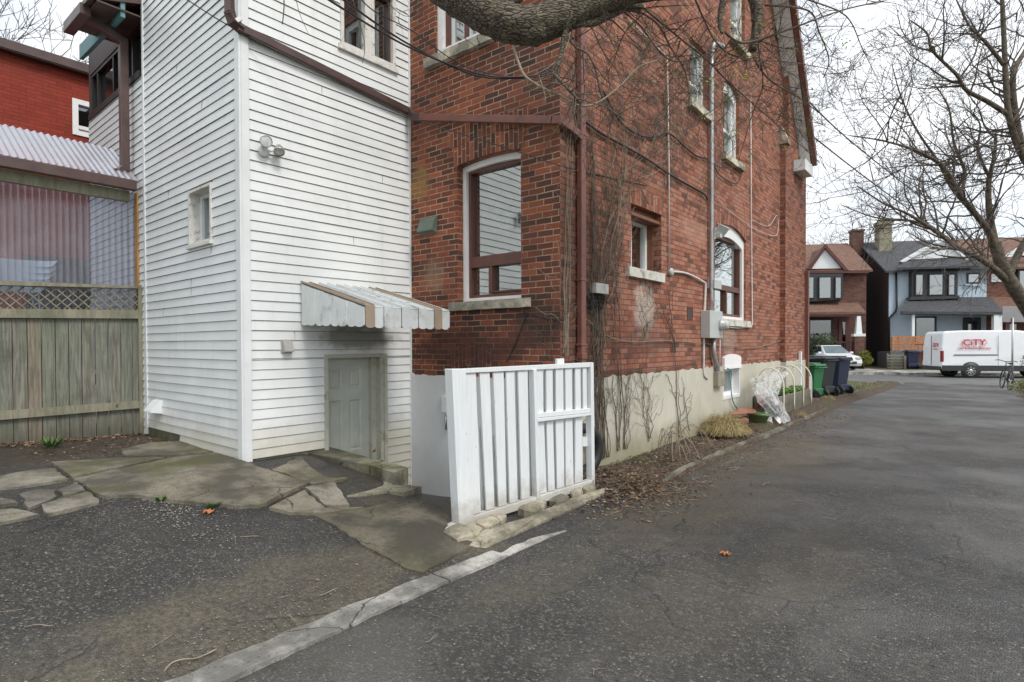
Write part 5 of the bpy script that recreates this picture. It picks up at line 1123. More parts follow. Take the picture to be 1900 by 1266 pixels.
for xx in (1452.5,1472,1489,1504):
    yy=V(onx(xx,750,bx1)).y; mb=MB(); zt_=onx(1440,690,(bx0+bx1)/2)[2]; r_=(bx1-bx0)/2+.01; c=V(((bx0+bx1)/2,yy,0)); za_=zbx+.18; zt_=zbx+.52
    mb.tube(smooth([V((bx1+.015,yy,.2)),V((bx1+.015,yy,za_))]+[c+V((r_*math.cos(a),0,za_+(zt_-za_)*math.sin(a))) for a in [math.pi*k/8 for k in range(1,8)]]+[V((bx0,yy,za_)),V((bx0,yy,zbx-.1))],3),.014,6); mb.build('hoop',pvc,pl)
def plastic(name,al=.2):
    b=NB(name); nt=b.nt; t=b.n('BsdfTransparent',Color=(.93,.94,.94,1)); d=b.n('BsdfDiffuse',Color=(.72,.73,.72,1)); g=b.n('BsdfGlossy',Color=(1,1,1,1),Roughness=.18); bp=b.n('Bump',Height=b.noise(6,5,.6),Strength=.6,Distance=.05); nt.links.new(bp,g.node.inputs['Normal'])
    m1=b.n('MixShader',i0=b.ma('ADD',al,b.ma('MULTIPLY',b.sstep(b.noise(9,5,.7),.4,.65),.35)),i1=t,i2=d); m2=b.n('MixShader',i0=.13,i1=m1,i2=g); nt.links.new(m2,b.out.inputs[0]); return b.mat
M['plastic']=plastic('crumpled_plastic_film')
mb=MB(); n1,n2=40,26
rows_=[[(1392,705),(1418,693),(1445,690),(1470,692)],[(1395,722),(1415,704),(1432,708),(1450,712)],[(1400,748),(1418,728),(1432,730),(1440,735)],[(1420,765),(1432,755),(1442,752),(1455,758)],[(1438,775),(1446,772),(1456,772),(1463,776)],[(1447,786),(1453,785),(1459,785),(1465,788)]]
ds=[[-.35,-.3,-.25,-.2],[-.1,-.05,-.1,-.2],[.05,.05,0,-.1],[.08,.1,.1,.05],[.12,.15,.16,.1],[.2,.2,.2,.15]]
def bil(A,u,v):
    u*=len(A)-1; v*=len(A[0])-1; i=min(int(u),len(A)-2); j=min(int(v),len(A[0])-2); a,b=u-i,v-j
    return A[i][j]*(1-a)*(1-b)+A[i+1][j]*a*(1-b)+A[i][j+1]*(1-a)*b+A[i+1][j+1]*a*b
W3=[[V(onx(x,y,bx1+ds[i][j])) for j,(x,y) in enumerate(r)] for i,r in enumerate(rows_)]
vs=[]
for i in range(n1):
    for j in range(n2):
        p=bil(W3,i/(n1-1),j/(n2-1)); k=V((nz(p.y*1.5,p.z*2+j*.25,1.6,.07)+.018*math.sin(j*1.1+i*.12),nz(p.y,p.z+9,2.5,.04),nz(p.y+5,p.z+j*.3,1.5,.04))); q=p+k; q.z=max(q.z,.1); vs.append(q)
mb.pf(vs,[(i*n2+j,i*n2+j+1,(i+1)*n2+j+1,(i+1)*n2+j) for i in range(n1-1) for j in range(n2-1)],0,True); mb.build('plastic_sheet',M['plastic'],None,label='crumpled clear plastic sheet slipping off the near end of the raised bed',cat='plastic sheet')
# straw like grass mound
def straw(name,c,r,n,h,lab,cat,cols,blade=.004,droop=1.0,group=None):
    b=NB(name+'_blades'); oi=b.n('TexWhiteNoise',0,noise_dimensions='3D',Vector=b.n('VectorMath',operation='SNAP',i0=b.pos(),i1=(.03,.03,.03))); b.set(b.ramp(oi,[(i/(len(cols)-1),q) for i,q in enumerate(cols)]),.8)
    mb=MB()
    for _ in range(n):
        a=random.uniform(0,6.28); rr=random.random()**.7; dr_=V((math.cos(a),math.sin(a),0)); base=V(c)+V((dr_.x*r[0]*rr*.5,dr_.y*r[1]*rr*.5,0)); L=random.uniform(.6,1.1); tip=V((dr_.x*r[0]*L,dr_.y*r[1]*L,0)); hh=h*random.uniform(.5,1.1)*(1.15-rr*.6)
        side=V((-dr_.y,dr_.x,0)); side=(side+V((random.uniform(-.5,.5),random.uniform(-.5,.5),random.uniform(-.6,.6)))).normalized()*blade; pts=[]
        for k in range(5):
            t=k/4; p=base+tip*t*random.uniform(.85,1.1)*.7+V((0,0,hh*math.sin(min(t*2.6*droop,2.9))))+V((random.gauss(0,.012),random.gauss(0,.012),random.gauss(0,.008))); p.z=max(p.z,c[2]+.005); pts.append(p)
        for k in range(4): mb.face([pts[k]-side*(1-k*.2),pts[k]+side*(1-k*.2),pts[k+1]+side*(1-(k+1)*.2),pts[k+1]-side*(1-(k+1)*.2)])
    return mb.build(name,b.mat,None,label=lab,cat=cat,group=group,fix=False)
gc=V(onz(1352,808,.1)); straw('dry_grass_clump',(gc.x-.05,gc.y-.05,.08),(.36,.42),3600,.31,'large straw coloured ornamental grass mound beside the stucco wall','grass clump',[(.16,.12,.05),(.42,.33,.15),(.30,.22,.09),(.55,.46,.25),(.22,.18,.07)],.0035)
for (x,y,s,lab) in ((1515,748,.2,'low tuft of dry grass by the far end of the raised bed'),(1498,756,.2,'flattened straw heap on the kerb in front of the raised bed'),(1535,742,.16,'thin dry tuft beside the wheels of the bins'),(1478,772,.14,'small dead grass tuft near the end of the plastic sheet')):
    g=V(onz(x,y,.08)); straw('dry_grass_tuft',(g.x,g.y,.06),(s*1.3,s*1.8),500,.12,lab,'grass tuft',[(.20,.15,.07),(.42,.33,.18),(.30,.24,.10)],.004,group='dry grass tufts along the kerb')
# pots and hose
terr=paint('terracotta',(.34,.15,.09),.75,.12,9,.2,(.35,.2,.15),9)
def at_ground(x,y,z=.1): return V(onz(x,y,z))
g=at_ground(1372,778,.10); mb=MB(); c=V(onx(1369,770,-3.08))-V((0,0,.11)); mb.obox(c+V((0,0,.14)),V((.11,.06,.01)),V((-.06,.15,.0)),V((0,0,.015))); mb.obox(c+V((0,0,.03)),V((.13,.06,0)),V((-.06,.12,0)),V((0,0,.03))); mb.build('terracotta_tray',terr,None,label='broken flat terracotta tray lying left of the green pot',cat='tray',bevel=.01)
g=at_ground(1388,772,.15); mb=MB(); g=V(onx(1385,764,-3.02)); mb.lathe((g.x,g.y,g.z),[(0,0),(.13,.0),(.15,.025),(.13,.02),(0,.015)],20,axis=(.1,-.15,1)); mb.build('terracotta_saucer',terr,None,label='round terracotta saucer resting on top of the tray and green pot',cat='saucer')
g=at_ground(1402,792,.1); mb=MB(); mb.lathe((g.x,g.y+.1,.09),[(0,0),(.11,0),(.165,.2),(.185,.2),(.185,.24),(.165,.24),(.15,.2),(0,.19)],20,axis=(.08,.05,1)); mb.build('plant_pot',paint('olive_green_pot',(.13,.19,.075),.5,.1,9),None,label='olive green plastic plant pot beside the straw coloured mound',cat='plant pot')
g=at_ground(1417,790,.1); mb=MB()
mb.obox((g.x-.02,g.y+.1,.17),V((.11,.05,.02)),V((-.02,.05,0)),V((-.01,0,.07))); mb.build('seed_tray',M['oldwhite'],None,label='small white plastic tub standing right of the green pot',cat='tub',bevel=.01)
mb=MB(); c=V(onx(1408,765,-3.05)); L=[]
for k in range(70): a=k*.55; rr=.16+.06*math.sin(k*.9); L.append(V((c.x+rr*math.cos(a)*.9,c.y+.2+rr*1.6*math.sin(a)+nz(k,0,.3,.08),.13+.10*abs(math.sin(k*.37))+random.uniform(0,.03))))
mb.tube(L,.011,6); P=smooth(wp(FS,[(1350,684),(1357,690),(1356,715),(1360,745),(1372,764)],.06),6); mb.tube(P+[L[0]],.009,6); mb.build('garden_hose',paint('teal_hose',(.03,.22,.25),.4,.1),None,label='teal garden hose coming out of the basement window into a tangle',cat='hose')
mb=MB(); c=V(onx(1412,728,-3.1)); 
for dx in (-.05,.06): mb.lathe((c.x,c.y+dx*2,.35),[(0,0),(.035,0),(.045,.2),(.05,.24),(0,.24)],10)
mb.build('red_bottles',paint('dark_red_plastic',(.35,.05,.04),.5),pl)
# ---------------------------------------------------------------- wheeled bins
def bin_(name,col,lid,h,w,dp,loc,rz,lab,mk=None,group='wheeled bins beyond the house'):
    r=thing(name,(0,0,0),lab,'bin',group); body=paint(name+'_plastic',col,.5,.1,5,.1); lm=paint(name+'_lid',lid,.42,.12,5,.1)
    mb=MB(); a,b=w/2*.78,dp/2*.72; A,B=w/2,dp/2; z0=.04; zt=h-.1
    mb.hexa([(-a,-b,z0),(a,-b,z0),(a,b,z0),(-a,b,z0),(-A,-B,zt),(A,-B,zt),(A,B,zt),(-A,B,zt)]); mb.box(-A-.015,A+.015,-B-.015,B+.015,zt-.05,zt); mb.box(-A*.8,A*.8,-B+.0,-B+.1,.12,.3)
    mb.build('body',body,r,bevel=.02)
    mb=MB(); mb.hexa([(-A-.03,-B-.05,zt+.004),(A+.03,-B-.05,zt+.004),(A+.03,B+.05,zt+.004),(-A-.03,B+.05,zt+.004),(-A-.01,-B-.03,zt+.06),(A+.01,-B-.03,zt+.06),(A*.9,B,zt+.04),(-A*.9,B,zt+.04)]); mb.lb(Fr((0,0,0),(1,0,0),(0,1,0)),-A*.75,A*.75,zt+.05,zt+.09,-B*.8,B*.7); mb.build('lid',lm,r,bevel=.02)
    mb=MB(); mb.tube([(-A*.9,-B-.07,zt-.03),(A*.9,-B-.07,zt-.03)],.016,8); 
    for s in (-1,1): mb.tube([(s*A*.85,-B-.07,zt-.03),(s*A*.85,-B,zt-.05)],.014,6)
    mb.build('handle',lm,r)
    for s in (-1,1):
        mb=MB(); mb.lathe((s*(A*.86),-B*.78-.06,.13),[(.05,-.02),(.12,-.028),(.13,-.02),(.13,.02),(.12,.028),(.05,.02),(.05,-.02)],18,axis=(1,0,0)); wo_=mb.build('wheel',M['black'],r)
        mb=MB(); mb.lathe((s*(A*.86),-B*.78-.06,.13),[(0,-.012),(.055,-.012),(.055,.012),(0,.012)],12,axis=(1,0,0)); 
        mb.build('hub',paint('dark_hub',(.05,.05,.05),.5),wo_)
    if mk: mb=MB(); mb.box(-.08,.08,B*.93,B*.93+.003,h*.45,h*.62); mb.box(A*.9,A*.9+.012,-.08,.08,h*.5,h*.62); mb.build('sticker',M['vtrim'],r)
    r.location=loc; r.rotation_euler=(0,0,rz); return r
# wheels face the drive (+x side): local -y -> +x means rz=+90deg
g1=V(onz(1511,743,.06)); g2=V(onz(1542,738,.05)); g3=V(onz(1562,735,.05))
bin_('green_bin',(.02,.16,.05),(.03,.18,.06),.96,.5,.56,(g1.x-.20,g1.y+.35,.05),R_(75),'green organics bin nearest the house corner, lower than the black bins',1)
bin_('black_bin',(.03,.033,.036),(.035,.038,.043),1.13,.62,.76,(g2.x-.42,g2.y+.35,.04),R_(72),'large charcoal grey wheeled bin between the green and the navy bins')
bin_('navy_bin',(.018,.026,.06),(.03,.035,.045),1.13,.62,.76,(g3.x-.42,g3.y+1.0,.02),R_(72),'navy blue wheeled bin farthest right in the row beyond the house')
mb=MB(); c=V(onz(1504,742,.08)); mb.box(c.x-.02,c.x+.0,c.y-.1,c.y+.08,.08,.72); mb.box(c.x-.26,c.x,c.y-.1,c.y-.06,.68,.73); mb.box(c.x-.26,c.x-.22,c.y-.1,c.y+.05,.08,.68); mb.build('white_stand',M['vtrim'],None,label='small white upright stand between the raised bed and the green bin',cat='stand',bevel=.004)
mb=MB(); q=FS.px(1484.5,668,PD+.04); q2=FS.px(1484.5,652,PD+.04); mb.lb(FS,q[0]-.05,q[0]+.05,.55,q2[1],PD+.018,PD+.07); mb.build('white_stake',M['vtrim'],None,label='narrow white board upright against the far end of the stucco wall',cat='board')
# ---------------------------------------------------------------- street beyond the drive
a12=R_(12); Fw=V((-.6316,.7753,0)); Rw=V((.7753,.6316,0))
EE=(Rw*math.cos(a12)-Fw*math.sin(a12)).normalized(); NN=V((-EE.y,EE.x,0))
def NF(n): return Fr(NN*n,EE,-NN)
def band(n0,n1,z0,z1,name,mat,e0=-60,e1=60,s=4,zz=None):
    mb=MB(); k=int((e1-e0)/s)
    for i in range(k):
        a,b=e0+s*i,e0+s*(i+1); P=[NN*n0+EE*a,NN*n0+EE*b,NN*n1+EE*b,NN*n1+EE*a]; mb.face([(p.x,p.y,z) for p,z in zip(P,(z0,z0,z1,z1))])
    return st(mb,name,mat)
N0,NK,NS=27.2,35.4,37.6
def road_mat():
    b=NB('street_asphalt'); n=b.noise(2,6,.6); c=b.mix(b.sstep(n,.3,.7),(.09,.09,.088),(.14,.14,.135)); b.bump(b.noise(120,3,.6),.3,.004); return b.set(c,.65)
M['road']=road_mat()
band(N0,NK,-.215,-.235,'street',M['road'])
mb=MB()
for i in range(30):
    a,b=-60+4*i,-56+4*i; q=[NN*NK+EE*a,NN*NK+EE*b,NN*(NK+.18)+EE*b,NN*(NK+.18)+EE*a]; mb.hexa([(p.x,p.y,-.4) for p in q]+[(p.x,p.y,-.11) for p in q])
st(mb,'far_kerb',M['walk'])
band(NK+.18,NS,-.115,-.05,'pavement',M['walk']); band(NS,39.5,-.05,.0,'front_gardens',M['grass']); band(39.5,60,.0,.05,'far_ground',M['grass'])
mb=MB(); 
for (a,b) in ((-1.0,2.6),):
    F_=NF(36); u0,u1=F_.pu(1520,690),F_.pu(1640,690); P=[NN*NK+EE*(u0),NN*NK+EE*(u1+.6),NN*40+EE*u1,NN*40+EE*u0]; mb.face([(p.x,p.y,z) for p,z in zip(P,(-.10,-.10,.012,.012))])
st(mb,'garden_drive',M['walk'])
def shingle(name,c):
    b=NB(name); uv=b.co('UV'); n=b.n('TexBrick',1,Vector=uv,Scale=1.0,i8=.35,i9=.16); v=b.vor(3.5); w=b.noise(8,5,.7); col=b.mix(b.sstep(w,.3,.7),sc(c,.6),sc(c,1.25)); 
    X,Y,_=b.sep(uv); row=b.ma('FLOOR',b.ma('DIVIDE',Y,.14)); cl=b.ma('FLOOR',b.ma('ADD',b.ma('DIVIDE',X,.28),b.ma('MULTIPLY',row,.37))); r=b.n('TexWhiteNoise',0,noise_dimensions='2D',Vector=b.comb(cl,row)); col=b.mix(b.ma('MULTIPLY',r,.45),col,sc(c,.4))
    fy=b.ma('FRACT',b.ma('DIVIDE',Y,.14)); b.bump(fy,.4,.02); return b.set(col,.9)
M['shg']=shingle('charcoal_shingles',(.075,.078,.085)); M['shb']=shingle('brown_shingles',(.19,.105,.075))
M['blue']=paint('pale_blue_render',(.47,.57,.66),.8,.06,3,.15,(.3,.38,.45),3,(.5,.8)); M['black_trim']=paint('charcoal_trim',(.03,.033,.036),.5,.1,5)
M['redbrown']=paint('dark_red_trim',(.10,.03,.025),.5,.1,5)
M['cedar']=wood('cedar_rail',(.34,.13,.05),(.52,.24,.10),0,4)
def quadpx(mb,F,pts,d,m=0):
    P=[F.p(*F.px(x,y,d),d) for x,y in pts]; mb.face(P,m,[( (p-F.O).dot(F.e),p.z) for p in P])
def roofq(mb,pts,m=0):  # pts: 3D; uv by along/up length
    P=[V(p) for p in pts]; mb.face(P,m,[((p-P[0]).dot((P[1]-P[0]).normalized()),((p-P[0])-(P[1]-P[0]).normalized()*((p-P[0]).dot((P[1]-P[0]).normalized()))).length) for p in P])
def win_far(par,F,x0,x1,y0,y1,d,fm,wd=.08,bars=(),gl='glassd',lab=None,cur=None):
    u0,z1=F.px(x0,y0,d); u1,z0=F.px(x1,y1,d); mb=MB(); frame_rect(mb,F,u0,u1,z0,z1,wd,d-.05,d+.05); 
    for t in bars: mb.lb(F,u0+(u1-u0)*t-.03,u0+(u1-u0)*t+.03,z0+wd,z1-wd,d-.04,d+.04)
    w_=mb.build('window',fm,par,label=lab); pane(F,u0+wd/2,u1-wd/2,z0+wd/2,z1-wd/2,d,w_,gl)
    mb=MB(); mb.face([F.p(u0,z0,d-.12),F.p(u1,z0,d-.12),F.p(u1,z1,d-.12),F.p(u0,z1,d-.12)]); mb.build('blind',cur or M['room'],w_); return w_
# --- blue house
HN=40.6; FH=NF(HN)
def P3(F,x,y,d=0): return F.p(*F.px(x,y,d),d)
def house_far(name,lab,x0,x1,ye,wallm,depth,cat='house'):
    r=thing(name,P3(FH,(x0+x1)/2,690),lab,cat); return r
bh=house_far('blue_house','pale blue rendered house with charcoal roof and covered porch across the street',1649,1830,500,M['blue'],9)
u0,u1=FH.pu(1649,600),FH.pu(1830,600); ze=FH.pz(1740,500); zg_=-.05
mb=MB(); mb.lb(FH,u0,u1,zg_,ze,-9,0); mb.build('wall',M['blue'],bh)
mb=MB(); mb.lb(FH,u0-.05,u0-.002,zg_,ze,-9,-.02); gr_=ze; 
zrd=P3(FH,1700,446,-4.2).z; mb.pf([FH.p(u0-.04,ze,-9),FH.p(u0-.04,ze,0),FH.p(u0-.04,zrd-.1,-4.5),FH.p(u0-.002,ze,-9),FH.p(u0-.002,ze,0),FH.p(u0-.002,zrd-.1,-4.5)],[(0,1,2),(3,4,5),(0,1,4,3)]); mb.build('side_cladding',paint('dark_brown_cladding',(.045,.028,.025),.8,.3,4,.3),bh)
mb=MB(); e=.35
def gable_roof(mb,F,u0,u1,ze,zr,dfront,dridge,dback,th=.12,m=0):
    a,b=F.p(u0,ze,dfront),F.p(u1,ze,dfront); c,d=F.p(u1,zr,dridge),F.p(u0,zr,dridge); e_,f=F.p(u1,ze,dback),F.p(u0,ze,dback)
    roofq(mb,[a,b,c,d],m); roofq(mb,[f,e_,c,d],m); t=V((0,0,-th))
    roofq(mb,[a+t,b+t,c+t,d+t],m); roofq(mb,[f+t,e_+t,c+t,d+t],m)
    for p,q in ((a,b),(b,c),(c,e_),(e_,f),(f,d),(d,a)): mb.face([p,q,q+t,p+t],m)
zrr=P3(FH,1720,446,-4.2).z
gable_roof(mb,FH,u0-.35,u1,ze-.05,zrr,.45,-4.2,-9); rfb=mb.build('roof',M['shg'],bh)
mb=MB(); c=P3(FH,1639,450,-3); mb.obox((c.x,c.y,zrr-.2),EE*.38,NN*.38,(0,0,1.2)); mb.obox((c.x,c.y,zrr+1.02),EE*.46,NN*.46,(0,0,.12)); mb.obox((c.x,c.y,zrr+1.2),EE*.3,NN*.3,(0,0,.1)); mb.build('chimney',paint('old_stone_chimney',(.26,.24,.17),.9,.3,3,.3),bh)
mb=MB()
def prismq(mb,F,pts,d0,d1,m=0):
    A=[P3(F,x,y,d1) for x,y in pts]; B=[p-F.n*(d1-d0) for p in A]; n=len(A); mb.face(A,m); mb.face(B,m)
    for i in range(n): mb.face([A[i],A[(i+1)%n],B[(i+1)%n],B[i]],m)
prismq(mb,FH,[(1681,482),(1752,447),(1793,477)],-3,.2); mb.build('gable',M['vtrim'],bh)
mb=MB(); 
for q in ([(1672,486),(1752,440),(1752,446),(1678,487)],[(1752,440),(1800,481),(1794,483),(1752,446)]): prismq(mb,FH,q,.15,.35)
mb.build('bargeboards',M['vtrim'],bh)
mb=MB(); a=[P3(FH,1664,497,.9),P3(FH,1818,493,.9),P3(FH,1802,477,.15),P3(FH,1682,482,.15)]; roofq(mb,a); mb.hexa([a[0]-V((0,0,.12)),a[1]-V((0,0,.12)),a[2]-V((0,0,.12)),a[3]-V((0,0,.12)),a[0]-V((0,0,.005)),a[1]-V((0,0,.005)),a[2]-V((0,0,.005)),a[3]-V((0,0,.005))]); mb.build('pent_roof',M['shg'],bh)
mb=MB(); prismq(mb,FH,[(1692,552),(1777,550),(1777,500),(1692,502)],-.0,.45); prismq(mb,FH,[(1687,557),(1783,554),(1779,549),(1692,551)],0,.6); bay=mb.build('bay',M['black_trim'],bh)
for x0,x1 in ((1698,1714),(1723,1751),(1759,1773)): win_far(bay,FH,x0,x1,509,548,.5,M['black_trim'],.05,cur=M['vtrim'] if x0==1723 else M['curtain'],gl='glass')
win_far(bh,FH,1794,1819,507,526,.03,M['black_trim'],.08,gl='glass')
mb=MB(); prismq(mb,FH,[(1791,531),(1822,531),(1822,527),(1791,527)],0,.12); mb.build('sill',M['blue'],bh)
mb=MB(); F1=[P3(FH,1670,578,2.0),P3(FH,1863,579,2.0),P3(FH,1838,551,.0),P3(FH,1681,553,.0)]; roofq(mb,F1); t=V((0,0,-.16)); mb.hexa([p+t for p in F1]+[p-V((0,0,.004)) for p in F1]); mb.build('porch_roof',M['shg'],bh)
mb=MB(); prismq(mb,FH,[(1672,584),(1862,586),(1862,578),(1672,578)],1.75,1.85); mb.build('porch_beam',M['black_trim'],bh)
mb=MB()
for x,w_ in ((1694.5,.07),(1846,.13),(1855,.09)):
    u=FH.pu(x,600,1.8); mb=MB(); mb.lb(FH,u-w_,u+w_,.0,FH.pz(x,584,1.8),1.7,1.7+2*w_); mb.build('porch_column',M['vtrim'],bh)
mb=MB(); u0p,u1p=FH.pu(1652,650,1.9),FH.pu(1862,650,1.9); zp=FH.pz(1700,653,1.9); mb.lb(FH,u0p,u1p,-.05,zp,0,1.95); mb.build('porch_floor',paint('grey_porch',(.13,.14,.15),.8),bh)
mb=MB()
for k in range(5): 
    z=zp+.12+k*.17; mb.lb(FH,u0p+.1,FH.pu(1740,640,1.9),z,z+.13,1.84,1.88)
for x in (1655,1668,1740): u=FH.pu(x,640,1.9); mb.lb(FH,u-.04,u+.04,zp,zp+1.02,1.82,1.84)
mb.build('porch_railing',M['cedar'],bh)
win_far(bh,FH,1697,1737,588,640,.03,M['black_trim'],.08); dd_=win_far(bh,FH,1787,1819,590,652,.03,M['black_trim'],.2); dd_.name='front_door'
mb=MB(); mb.tube([P3(FH,1663,503,.1),P3(FH,1664,570,.1),P3(FH,1662,578,.1),P3(FH,1650,590,.1),P3(FH,1650,660,.1)],.06,6); mb.build('downpipe',M['black'],bh)
# --- right hand brick house
rb=thing('brown_brick_house',P3(FH,1880,690),'brown brick house joined to the right of the blue house, half hidden by the tree','house')
a,b=u1+.01,FH.pu(1985,600); mb=MB(); wl=mb.lb(FH,a,b,zg_,ze,-9,-.02); mb.build('wall',M['brickF2'],rb)
mb=MB(); gable_roof(mb,FH,a,b+.3,ze-.04,zrr-.02,.45,-4.2,-9); mb.build('roof',M['shb'],rb)
mb=MB(); prismq(mb,FH,[(1862,477),(1908,448),(1960,477)],.0,.2); mb.build('gable',M['vtrim'],rb)
mb=MB(); F1=[P3(FH,1862,592,2.0),P3(FH,1990,592,2.0),P3(FH,1985,551,.0),P3(FH,1834,551,.0)]; F1[0]=P3(FH,1866,592,2.0); roofq(mb,F1); mb.hexa([p-V((0,0,.16)) for p in F1]+[p-V((0,0,.004)) for p in F1]); mb.build('porch_roof',M['shb'],rb)
win_far(rb,FH,1839,1860,509,523,.03,M['vtrim'],.08,gl='glass'); win_far(rb,FH,1888,1940,500,540,.2,M['black_trim'],.1,gl='glass'); win_far(rb,FH,1866,1890,598,655,.03,M['bframe'],.1)
mb=MB(); mb.lb(FH,FH.pu(1866,650,1.9),b,-.05,zp,0,1.95); 
for x in (1870,1930): u=FH.pu(x,600,1.8); mb.lb(FH,u-.1,u+.1,zp,FH.pz(1870,592,1.8),1.6,1.8)
mb.build('porch',M['redbrown'],rb)
# --- left brick house
lh=thing('gabled_brick_house',P3(FH,1550,690),'brown brick house with a white gable and white porch column left of the blue house','house')
a,b=FH.pu(1425,600),FH.pu(1607,600); zel=FH.pz(1550,503); mb=MB(); mb.lb(FH,a,b,zg_,zel,-9,0); mb.build('wall',M['brickF'],lh)
zrl=P3(FH,1560,452,-4).z; mb=MB(); gable_roof(mb,FH,a-.2,b+.22,zel-.03,zrl,.4,-4,-9); mb.build('roof',M['shb'],lh)
mb=MB(); prismq(mb,FH,[(1502,500),(1531.5,456),(1566,500)],-3.5,.19); mb.build('gable_roof',M['shb'],lh); mb=MB(); prismq(mb,FH,[(1506,499),(1531.5,462),(1561,498)],.2,.25); mb.build('gable',M['vtrim'],lh)
mb=MB()
for q in ([(1497,499),(1531,452),(1531,460),(1504,500)],[(1531,452),(1575,502),(1567,502),(1531,460)]): prismq(mb,FH,q,.2,.45)
prismq(mb,FH,[(1440,507),(1612,507),(1612,502),(1440,502)],.0,.42); mb.build('bargeboards',M['redbrown'],lh)
mb=MB(); prismq(mb,FH,[(1485,561),(1564,556),(1564,508),(1485,508)],0,.5); bay=mb.build('bay',M['black_trim'],lh)
for x0,x1 in ((1484,1511),(1519,1543),(1549,1562)): win_far(bay,FH,x0,x1,514,554,.55,M['black_trim'],.05,cur=M['curtain'],gl='glass')
mb=MB(); F1=[P3(FH,1440,580,1.8),P3(FH,1607,579,1.8),P3(FH,1592,562,.0),P3(FH,1440,562,.0)]; roofq(mb,F1); mb.hexa([p-V((0,0,.14)) for p in F1]+[p-V((0,0,.004)) for p in F1]); mb.build('porch_roof',M['shb'],lh)
mb=MB(); prismq(mb,FH,[(1440,588),(1606,587),(1606,580),(1440,580)],1.6,1.75); mb.build('porch_beam',M['redbrown'],lh)
mb=MB(); c=P3(FH,1592.5,622,1.65); zt_=FH.pz(1592,587,1.65); mb.obox(c,EE*.32,NN*.25,(0,0,.08)); A=[c+EE*x*.17+NN*y*.17 for x,y in ((-1,-1),(1,-1),(1,1),(-1,1))]; B=[V((c.x,c.y,zt_))+EE*x*.1+NN*y*.1 for x,y in ((-1,-1),(1,-1),(1,1),(-1,1))]; mb.hexa(A+B); mb.build('porch_column',M['vtrim'],lh)
mb=MB(); c0_=V((c.x,c.y,0)); mb.obox((c.x,c.y,(c.z-.08)/2),EE*.26,NN*.22,(0,0,(c.z-.08)/2)); u0p,u1p=FH.pu(1440,650,1.8),FH.pu(1604,650,1.8); mb.lb(FH,u0p,u1p,-.05,FH.pz(1560,662,1.8),0,1.75); mb.build('porch_floor',M['brickF'],lh)
mb=MB(); zp2=FH.pz(1560,662,1.8)
k=u0p
while k<u1p-.5: mb.lb(FH,k,k+.04,zp2,zp2+.85,1.6,1.64); k+=.14
mb.lb(FH,u0p,u1p-.4,zp2+.85,zp2+.92,1.58,1.66); mb.build('porch_railing',paint('dark_railing',(.05,.035,.03),.7),lh)
win_far(lh,FH,1500,1545,592,640,.03,M['black_trim'],.1); dd_=win_far(lh,FH,1556,1575,592,660,.03,M['redbrown'],.2); dd_.name='front_door'
mb=MB(); c=P3(FH,1589,452,-3.8); mb.obox((c.x,c.y,zrl-.1),EE*.35,NN*.35,(0,0,.85)); mb.obox((c.x,c.y,zrl+.78),EE*.4,NN*.4,(0,0,.06)); mb.build('chimney',M['brickF'],lh)
# ---------------------------------------------------------------- vehicles
van=thing('cargo_van',(0,0,0),'white rental cargo van with a red logo parked across the street','van')
vw=paint('white_van_paint',(.76,.78,.80),.25,.02,3,.03); vb=paint('black_van_plastic',(.03,.032,.035),.5,.1,5); vg=paint('van_dark_glass',(.03,.04,.045),.06,.1,2,0)
L_,W2,H_=5.9,1.0,2.32
prof=[(.02,.42),(0,.6),(.02,1.5),(.10,2.22),(.22,H_),(1,H_+.03),(3.3,H_+.02),(4.0,H_-.06),(4.35,H_-.25),(4.95,1.42),(5.6,1.2),(5.85,.95),(5.9,.5),(5.8,.38)]
def sidebody(mb,prof,w,tum=.10,z0=1.2,m=0):
    hi=max(p[1] for p in prof); n=len(prof); A=[];B=[];C=[];D=[]
    for x,z in prof:
        k=max(0,(z-z0)/(hi-z0)); y=w-tum*k**1.5; A.append((x,-y,z)); B.append((x,y,z)); C.append((x,-(y-.09),z+(.0 if z<z0 else .05*1))); D.append((x,(y-.09),z+(.0 if z<z0 else .05)))
    mb.pf(A+B,[tuple(range(n)),tuple(range(2*n-1,n-1,-1))]+[(i,(i+1)%n,n+(i+1)%n,n+i) for i in range(n)],m)
mb=MB(); sidebody(mb,prof,W2); mb.build('body',vw,van,bevel=.06)
mb=MB(); mb.box(.02,5.75,-W2-.012,-W2+.02,.34,.62); mb.box(.02,5.75,W2-.02,W2+.012,.34,.62); mb.box(-.06,.06,-.95,.95,.36,.56); mb.box(5.8,5.93,-.9,.9,.34,.62); mb.build('lower_trim',vb,van,bevel=.02)
for x in (1.28,4.9):
    for s in (-1,1):
        mb=MB(); mb.lathe((x,s*(W2+.004),.36),[(0,-.005),(.44,-.005),(.44,.012),(0,.012)],24,axis=(0,1,0)); mb.build('wheel_arch',vb,van)
        mb=MB(); mb.lathe((x,s*(W2-.10),.345),[(.2,-.11),(.32,-.115),(.345,-.09),(.345,.09),(.32,.115),(.2,.11)],26,axis=(0,s,0)); wh=mb.build('wheel',M['black'],van)
        mb=MB(); mb.lathe((x,s*(W2-.10),.345),[(.22,.12),(.2,.10),(.11,.09),(.10,.12),(0,.125)],20,axis=(0,s,0))
        for k in range(8): a=k*math.pi/4; mb.tube([(x+.1*math.cos(a),s*(W2+.008),.345+.1*math.sin(a)),(x+.2*math.cos(a),s*(W2+.01),.345+.2*math.sin(a))],.022,5)
        mb.build('rim',M['steel'],wh)
